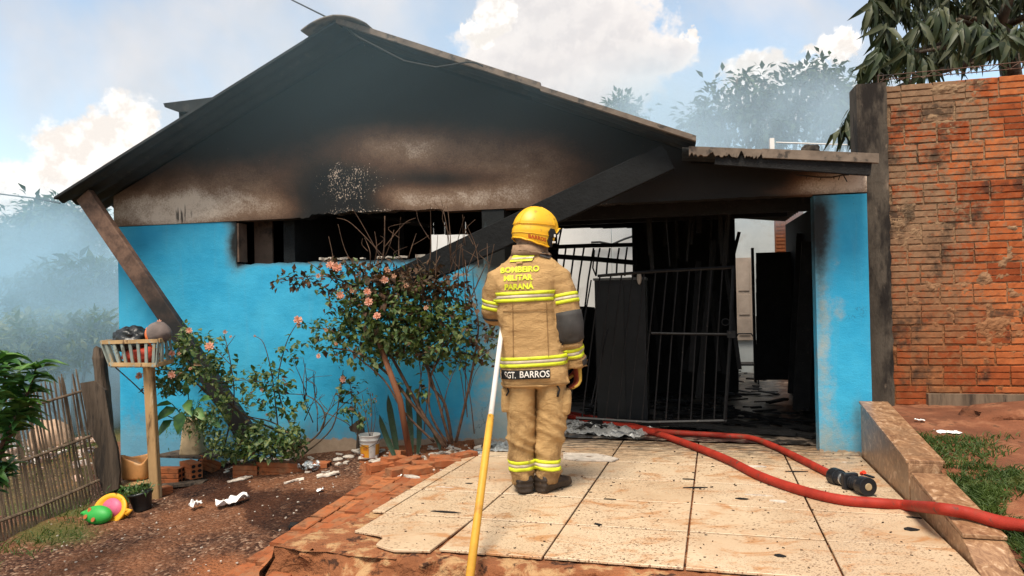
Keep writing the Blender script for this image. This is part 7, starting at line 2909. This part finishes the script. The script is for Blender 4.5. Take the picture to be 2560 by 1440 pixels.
MB().rings(rg).build('pot', surf('cream_concrete', (0.50, 0.37, 0.22), 0.9, 0.2, 8.0, ((0.22, 0.15, 0.08), 10.0, 0.55, 0.7), 0.5, 60.0), pl, True)
r7 = random.Random(77)
spots = []
for i in range(900):
    a = r7.uniform(0, 6.28)
    rad = abs(r7.gauss(0, .13))
    p = pc + V((math.cos(a) * rad, math.sin(a) * rad, .36 + .13 * r7.random() - rad * .8 + r7.uniform(-.1, .06)))
    spots.append((p, rdir(r7, -.2), r7.uniform(.5, 1.3)))
leaves_joined('feathery_foliage', spots, .045, .008, M['broad_leaf'], pl, r7)
AL = leaf_mesh('arrow_leaf', .17, .10, M['broad_leaf'], .35, .15)
for (px, py, dx, dz, s) in ((430, 1050, -.7, -.6, 1.0), (440, 1020, -.5, -.2, 1.1), (470, 1000, .2, -.3, 1.0), (455, 1030, -.1, -.9, 1.1), (490, 1020, .5, -.4, .9), (430, 1010, -.9, .2, .8), (500, 1000, .7, .3, .8), (470, 985, -.1, .9, .7), (520, 1040, .8, -.5, .9), (420, 1040, -1, -.1, .8)):
    p = qp(px, py, -.85)
    inst('leaf', AL, Matrix.Translation(p) @ rotm((dx, -.5, dz), (0, -.7, .7), r7.uniform(-.4, .4)) @ Matrix.Scale(s, 4), pl)
    MB().tube([pc + V((0, 0, .3)), pc.lerp(p, .5) + V((0, 0, .12)), p], .004, 5).build('leaf_stalk', M['broad_leaf'], pl)
spots = []
for (px, py, rx, ry, n) in ((530, 1060, 40, 60, 260), (500, 1050, 40, 40, 160), (540, 1110, 30, 30, 120)):
    for i in range(n):
        spots.append((qp(px + r7.gauss(0, .5) * rx, py + r7.gauss(0, .5) * ry, -.8 + r7.uniform(-.1, .1)), rdir(r7, -.1), r7.uniform(.6, 1.2)))
leaves_joined('trailing_foliage', spots, .05, .026, M['rose_leaf'], pl, r7)

# cut-off orange jug, flat board, black pot, toy
jc = G(342, 1214, .07)
b = MB()
rg = []
for (z, k) in ((0, .92), (.02, .98), (.10, 1.0), (.18, 1.02), (.20, 1.02)):
    ring = []
    for j in range(32):
        a = 2 * math.pi * j / 32
        zz_ = z
        if z >= .18:
            zz_ = z + .022 * math.sin(a * 2 + .6) - .035 * math.exp(-((a - 5.2) / .5) ** 2)
        ring.append(jc + V((math.copysign(abs(math.cos(a)) ** .7, math.cos(a)) * .125 * k, math.copysign(abs(math.sin(a)) ** .7, math.sin(a)) * .09 * k, zz_)))
    rg.append(ring)
b.rings(rg, False)
b.f.append(tuple(range(31, -1, -1)))
o = b.build('cut_jug', surf('orange_tan_plastic', (0.55, 0.26, 0.09), 0.55, 0.2, 5.0, ((0.62, 0.45, 0.27), 4.0, 0.52, 0.66), 0.2, 40.0), None, True)
s_ = o.modifiers.new('thick', 'SOLIDIFY'); s_.thickness = .003
tag(o, 'cut open orange tan plastic container against the blue wall', 'container')
bc = G(325, 1222, .055)
o = MB().poly([bc + V((x, y, z)) for x, y, z in ((-.22, -.05, -.012), (.05, -.10, 0), (.22, -.06, .02), (.18, .09, .02), (-.12, .08, .0))], (0, 0, .010)).build('thin_board', M['postwood'], None)
tag(o, 'thin curled board under the cut open container', 'board')
kc = G(358, 1276)
pot = thing('black_flower_pot', 'small black plastic flower pot leaning on the gravel', 'flower pot', kc)
Mt = Matrix.Translation(kc) @ Matrix.Rotation(-.18, 4, 'Y')
b = MB()
b.rings([[Mt @ V((math.cos(2 * math.pi * j / 24) * r_, math.sin(2 * math.pi * j / 24) * r_, z)) for j in range(24)] for (z, r_) in ((0, .062), (.01, .064), (.13, .088), (.135, .096), (.15, .096), (.15, .088), (.12, .084))], False)
b.f.append(tuple(range(23, -1, -1)))
b.build('pot_shell', M['blackplastic'], pot, True)
MB().add([Mt @ V((math.cos(2 * math.pi * j / 20) * .084, math.sin(2 * math.pi * j / 20) * .084, .125)) for j in range(20)], [tuple(range(20))]).build('potting_soil', M['yard'], pot)
spots = [(Mt @ V((r7.gauss(-.01, .06), r7.gauss(0, .05), .14 + abs(r7.gauss(0, .04)))), rdir(r7, .3), r7.uniform(.6, 1.3)) for i in range(170)]
leaves_joined('seedlings', spots, .04, .016, M['rose_leaf'], pot, r7)
wc = G(312, 1256)
spots = [(wc + V((r7.gauss(0, .07), r7.gauss(0, .06), abs(r7.gauss(0, .05)))), rdir(r7, .5), r7.uniform(.6, 1.4)) for i in range(380)]
t_ = thing('feathery_weed', 'bright feathery weed between the toy and the black pot', 'weed', wc)
leaves_joined('foliage', spots, .05, .007, mat_leaf('bright_weed', [(0.05, 0.14, 0.02), (0.08, 0.2, 0.03), (0.03, 0.09, 0.015)], .6, .3), t_, r7)

ty = thing('sand_toy', 'yellow, pink and green plastic sand toy tipped over by the fence', 'toy', G(274, 1304))
tcx = at(276, 1274, (G(274, 1304) - CAM).dot(_f) + .05)
m_ty, m_tp, m_tg = plain('toy_yellow', (0.78, 0.36, 0.02)), plain('toy_pink', (0.52, 0.10, 0.19)), plain('toy_green', (0.03, 0.34, 0.05))
fdn = V((-.25, -.85, .45)).normalized()
ux = fdn.cross(V((0, 0, 1))).normalized(); uy = ux.cross(fdn)


def dish(c, prof, mat, nm, sx=1.0, n=30):
    b = MB()
    b.rings([[c + ux * math.cos(2 * math.pi * k / n) * r_ * sx + uy * math.sin(2 * math.pi * k / n) * r_ + fdn * h for k in range(n)] for (r_, h) in prof], False)
    b.f.append(tuple((len(prof) - 1) * n + k for k in range(n)))
    return b.build(nm, mat, ty, True)


dish(tcx, [(.08, -.06), (.105, -.05), (.122, .0), (.126, .010), (.118, .018), (.09, .012), (.08, -.01)], m_ty, 'yellow_shell', 1.25)
dish(tcx + uy * .02, [(.078, -.008), (.065, .012), (.04, .022), (.01, .025)], m_tp, 'pink_dome', 1.2)
b = MB().tube([tcx + ux * -.16 + uy * .0, tcx + ux * -.185 + uy * .01, tcx + ux * -.165 + uy * -.03], [.022, .02, .016], 8)
b.build('yellow_lug', m_ty, ty, True)
gc = tcx + uy * -.055 + fdn * .065 + ux * .035
b = bmesh.new(); bmesh.ops.create_uvsphere(b, u_segments=24, v_segments=16, radius=1.0)
for v in b.verts:
    v.co = gc + ux * v.co.x * .125 + uy * v.co.y * .072 + fdn * v.co.z * .06
me = bpy.data.meshes.new('green_shell'); b.to_mesh(me); b.free()
me.polygons.foreach_set('use_smooth', [True] * len(me.polygons))
link('green_shell', me, m_tg, ty)
MB().tube([gc + ux * .10 + uy * -.01, gc + ux * .135 + uy * .008, gc + ux * .16 + uy * .0], [.02, .018, .012], 8).build('green_handle', m_tg, ty, True)
for (du, dw) in ((.045, .025), (.06, -.028), (-.02, -.045)):
    c = gc + ux * du + uy * dw + fdn * .052
    MB().tube([c, c + fdn * .004], .017, 12).build('toy_hole', plain('toy_hole_orange', (0.36, 0.09, 0.02)), ty)

# papers and scraps on the gravel
def scrap(px, py, L, w, ang, label, mat, lift=.035, seed=1, cat='paper'):
    c = G(px, py, .008)
    d = V((math.cos(ang), math.sin(ang), 0)); e = V((-d.y, d.x, 0))

    def fn(s, q):
        x, y = (s - .5) * L, (q - .5) * w
        p = c + d * x + e * y
        n = noise.noise(V((s * 3.0 + seed, q * 2.5, seed)))
        edge = .5 + .5 * noise.noise(V((s * 5 + seed, 9, q * 5)))
        p += d * .2 * w * noise.noise(V((q * 3, s * 3, seed))) + e * .25 * w * noise.noise(V((s * 4, seed, 1)))
        p.z = gz(p.x, p.y) + .012 + lift * max(0, n + .25) + lift * .4 * edge
        return p
    o = MB().grid(fn, 22, 12).build('paper_scrap' if cat == 'paper' else 'panel_scrap', mat, None, cat == 'paper')
    s_ = o.modifiers.new('thick', 'SOLIDIFY'); s_.thickness = .003 if cat == 'paper' else .012
    return tag(o, label, cat)


scrap(580, 1263, .23, .10, .45, 'large crumpled white paper lying on the gravel', M['paper'], .07, 3)
scrap(489, 1271, .085, .06, .5, 'small crumpled white paper left of the larger one', M['paper'], .06, 5)
scrap(1027, 1188, .10, .06, .5, 'twisted white wrapper on the head of the brick path', M['paper'], .04, 7)
scrap(993, 1196, .06, .05, .3, 'crushed pale wrapper beside the twisted one on the bricks', M['paper'], .03, 9)
scrap(800, 1230, .05, .04, .3, 'tiny white chip on the gravel before the bed', M['paper'], .02, 11)
scrap(600, 1202, .20, .05, .25, 'pale flat strip of board by the left edging bricks', M['plaster'], .015, 13, 'scrap')
scrap(775, 1178, .10, .16, 1.1, 'curved black and white panel scrap propped on the gravel', M['foil'], .09, 15, 'scrap')
scrap(735, 1205, .16, .03, .3, 'narrow pale lath lying in front of the panel scrap', M['plaster'], .01, 17, 'scrap')
scrap(820, 1190, .18, .05, .2, 'thin pale board on the gravel right of the panel scrap', M['plaster'], .012, 19, 'scrap')
scrap(715, 1158, .19, .07, .1, 'broad pale plaster slab among the weeds', M['plaster'], .04, 21, 'scrap')
tag(rock('dark_clod', tuple(G(737, 1322, .02)), (.04, .03, .025), M['char'], 6), 'black charred clod beside the brick path', 'clod')
# bits of plaster in the bed
rp = random.Random(88)
b = MB()
for i in range(170):
    px, py = rp.uniform(560, 1210), rp.uniform(1115, 1185)
    if rp.random() < .3:
        px, py = rp.uniform(880, 1180), rp.uniform(1115, 1160)
    p = G(px, py, .01)
    if (p - COLB).dot(HN) > -.05:
        continue
    s = rp.uniform(.006, .032)
    an = rp.uniform(0, 3.14)
    b.obox(p, V((math.cos(an), math.sin(an), rp.uniform(-.3, .3))) * s, V((-math.sin(an), math.cos(an), rp.uniform(-.3, .3))) * s * .6, V((0, 0, s * .25)))
tag(b.build('plaster_crumbs', M['plaster'], None), 'pale crumbs of fallen plaster strewn in the flower bed', 'debris', kind='stuff')
for (px, py, s, lab) in ((912, 1147, .055, 'block of pale plaster in front of the white bucket'), (900, 1132, .07, 'flat plaster lump left of the bucket'), (872, 1146, .05, 'thin plaster flake left of the plaster block'), (940, 1158, .04, 'plaster chip right of the plaster block'), (985, 1150, .05, 'pale plaster chip by the loose brick'), (1130, 1135, .06, 'crushed pale lump under the rose stems'), (1085, 1140, .05, 'pale shard left of the crushed lump'), (845, 1152, .045, 'small plaster piece at the middle of the bed')):
    tag(rock('plaster_lump', tuple(G(px, py, .012)), (s, s * .7, s * .38), M['plaster'], rp.random() * 20), lab, 'plaster')
b = MB()
for i in range(170):
    px, py = rp.uniform(120, 960), rp.uniform(1180, 1440)
    p = G(px, py, .004)
    a_, b_ = (p - T0).dot(TA), (p - T0).dot(TB)
    if (p - PB).dot(PS) > -0.02:
        continue
    s = rp.uniform(.003, .008)
    an = rp.uniform(0, 3.14)
    b.obox(p, V((math.cos(an), math.sin(an), 0)) * s, V((-math.sin(an), math.cos(an), 0)) * s * .7, V((0, 0, s * .5)))
tag(b.build('pale_pebbles', M['plaster'], None), 'pale pebbles and chips sprinkled over the dark gravel', 'pebbles', kind='stuff')

# edging bricks in front of the bed
for k, (px, py, an, lab) in enumerate(((620, 1190, .03, 'leftmost ridged clay brick edging the bed'), (679, 1182, .05, 'second ridged clay brick edging the bed'), (735, 1178, .06, 'third ridged clay brick edging the bed, half sunk'), (792, 1172, .06, 'fourth clay brick edging the bed, nearly buried'))):
    hbrick(px, py, an - .2, -.03 - .022 * max(0, k - 1), lab, 0, .95)

# white bucket with label and twigs
kb = G(925, 1143)
bk = thing('white_bucket', 'white plastic bucket with orange label among the rubble', 'bucket', kb)
m_bk = plain('white_bucket_plastic', (0.70, 0.66, 0.60), .45)
bd = []
for (z, r_) in ((0, .075), (.01, .078), (.13, .088), (.15, .089), (.152, .094), (.165, .094), (.167, .091), (.19, .092), (.195, .097), (.205, .097), (.205, .090), (.10, .084)):
    bd.append([kb + V((math.cos(2 * math.pi * k / 32) * r_, math.sin(2 * math.pi * k / 32) * r_, z)) for k in range(32)])
b = MB().rings(bd, False)
b.f.append(tuple(range(31, -1, -1)))
b.build('bucket_shell', m_bk, bk, True)


def wrap(nm, a0, a1, z0, z1, mat, off):
    def fn(s, q):
        a = math.radians(a0 + (a1 - a0) * s)
        z = z0 + (z1 - z0) * q
        r_ = .0775 + (z / .15) * .0115 + off
        return kb + V((math.cos(a) * r_, math.sin(a) * r_, z))
    return MB().grid(fn, 14, 3).build(nm, mat, bk)


wrap('label', 192, 275, .012, .125, plain('orange_label', (0.72, 0.30, 0.02)), .0012)
wrap('label', 315, 360, .03, .125, plain('orange_label_b', (0.68, 0.30, 0.03)), .0012)
wrap('label_print', 205, 245, .018, .045, plain('red_print', (0.45, 0.05, 0.02)), .002)
wrap('label_print', 196, 225, .105, .122, plain('pale_print', (0.70, 0.55, 0.42)), .002)
wrap('label_print', 240, 266, .075, .10, plain('brown_print', (0.50, 0.16, 0.02)), .002)
wrap('label_print', 208, 238, .03, .04, plain('white_print', (0.75, 0.68, 0.60)), .003)
MB().add([kb + V((math.cos(2 * math.pi * k / 20) * .085, math.sin(2 * math.pi * k / 20) * .085, .17)) for k in range(20)], [tuple(range(20))]).build('bucket_soil', M['yard'], bk)
MB().tube([kb + V((-.097, 0, .19)), kb + V((-.08, -.07, .13)), kb + V((0, -.10, .10)), kb + V((.08, -.07, .14)), kb + V((.097, 0, .19))], .0025, 5).build('handle', M['wire'], bk)
plant('bucket_sapling', 'thin twiggy sapling growing in the white bucket', 'sapling', (925, 1100), -.58,
      [([(924, 1090, -.6), (915, 1040, -.6), (905, 985, -.6)], .004, .002), ([(927, 1090, -.6), (930, 1030, -.6), (925, 980, -.6)], .004, .002), ([(930, 1090, -.6), (938, 1050, -.6), (935, 1010, -.6)], .003, .0015)],
      [(905, 1020, 26, 40, 50, .3, .06), (928, 1000, 22, 30, 30, .3, .06)], [], 66, 60, lsize=(.03, .014), green=[leaf_mesh('small_leaf', .035, .014, M['rose_leaf'])], burnt=[leaf_mesh('small_dry_leaf', .032, .012, M['burnt_leaf'])])
o = prism_px('bent_sheet', [(872, 1068), (898, 1048), (908, 1060), (915, 1118), (890, 1122), (892, 1082), (876, 1078)], (kb - CAM).dot(_f) + .12, .03, M['oldwood'])
tag(o, 'bent dark sheet of scrap standing behind the white bucket', 'scrap')

# snake plant blades
def blade(px0, py0, px1, py1, wpx, bend, v, label):
    a_, c_ = HW(px0, py0, v), HW(px1, py1, v)
    a_.z = min(a_.z, gz(a_.x, a_.y) + 0.02)
    d = c_ - a_
    sd = d.cross(HN).normalized()
    w = wpx / 280.0
    rg = []
    for i in range(9):
        s = i / 8
        c = a_ + d * s + sd * bend * math.sin(s * 2.6) + HN * .02 * math.sin(s * 4)
        k = w / 2 * (math.sin(min(1, s * 1.6 + .35) * 1.57)) * (1 - max(0, (s - .72) / .28) ** 2) + .001
        rg.append([c - sd * k - HN * .006, c - HN * .002, c + sd * k - HN * .006, c + HN * .004])
    o = MB().rings(rg).build('snake_plant_blade', M['snake_leaf'], None, False)
    return tag(o, label, 'plant', 'snake plant blades by the stake')


blade(990, 1135, 955, 1035, 14, .03, -.5, 'short dark pointed snake plant leaf leaning left of the stake')
blade(995, 1130, 975, 985, 16, .02, -.4, 'tall striped snake plant leaf behind the stake')
blade(1030, 1125, 1022, 960, 15, .01, -.35, 'tall banded snake plant leaf just right of the stake')
blade(1045, 1125, 1044, 985, 13, -.01, -.38, 'upright banded snake plant leaf among the rose stems')
blade(1100, 1110, 1086, 1080, 10, 0, -.3, 'stubby snake plant leaf low by the wall base')
b = MB().tube([G(1030, 1158, -.03), HW(1000, 1000, -.72), HW(945, 848, -.62)], [.028, .026, .022], 9)
tag(b.build('wooden_stake', M['redwood'], None, True), 'reddish brown stake leaning through the big rose bush', 'stake')

# leafy shrub at the left picture edge
ls = thing('long_leaved_shrub', 'dark glossy shrub with long curling leaves at the left picture edge', 'shrub', at(-30, 1330, 4.3))
SLF = [leaf_mesh('long_leaf', .145, .056, M['broad_leaf'], d, .3) for d in (.2, .4, .65)]
r9 = random.Random(93)
DS = 4.3
for (pl_, n, ln) in (([(-60, 1250), (-10, 1080), (10, 960), (20, 880)], 52, 1.0), ([(-30, 1200), (30, 1080), (70, 980), (95, 905)], 74, 1.0), ([(-40, 1200), (10, 1100), (40, 1040), (60, 1000)], 50, 1.0), ([(-60, 1150), (-20, 1010), (-10, 930), (0, 890)], 44, .9), ([(-60, 1320), (-10, 1230), (10, 1180), (25, 1160)], 34, .7), ([(-70, 1290), (-20, 1200), (-5, 1150), (5, 1110)], 26, .8)):
    dd = DS + r9.uniform(-.15, .2)
    pts = spline([at(x, y, dd) for x, y in pl_], 6)
    MB().tube(pts, [.016 * (1 - .75 * i / (len(pts) - 1)) for i in range(len(pts))], 7).build('branch', M['bark'], ls, True)
    for i in range(n):
        s = .35 + .65 * (i / n)
        p = pts[min(len(pts) - 1, int(s * (len(pts) - 1)))]
        a = i * 2.4 + r9.uniform(-.3, .3)
        d = V((math.cos(a), math.sin(a), r9.uniform(-.1, .75)))
        inst('leaf', SLF[r9.randrange(3)], Matrix.Translation(p) @ rotm(d, (0, 0, 1), r9.uniform(-.5, .5)) @ Matrix.Scale(ln * r9.uniform(.7, 1.15), 4), ls)
# loose litter on the right yard
scr = [(2370, 1082, .16, .05, 'torn white paper on the bare earth by the brick wall', M['paper']), (2300, 1052, .05, .03, 'small white scrap near the foot of the brick wall', M['paper']), (2440, 1175, .06, .05, 'dry tan leaf on the lawn patch', M['postwood'])]
for (px, py, L, w, lab, mt_) in scr:
    p = onp(px, py, V((0, 0, .60)), (0, 0, 1))
    for _ in range(3):
        p = onp(px, py, V((0, 0, yard_z(p.x, p.y) + .006)), (0, 0, 1))
    o = MB().grid(lambda s, q: p + V(((s - .5) * L, (q - .5) * w * 2 + .02 * math.sin(s * 7), .006 + .012 * abs(noise.noise(V((s * 4, q * 4, L * 50)))))), 12, 6).build('litter_scrap', mt_, None)
    tag(o, lab, 'litter')
o = None
p = onp(2470, 1035, V((0, 0, .63)), (0, 0, 1))
tag(rock('earth_mound', (p.x + .35, p.y, yard_z(p.x, p.y) - .02), (.55, .3, .10), M['yard'], 12), 'low smooth mound of red earth against the brick wall', 'mound')
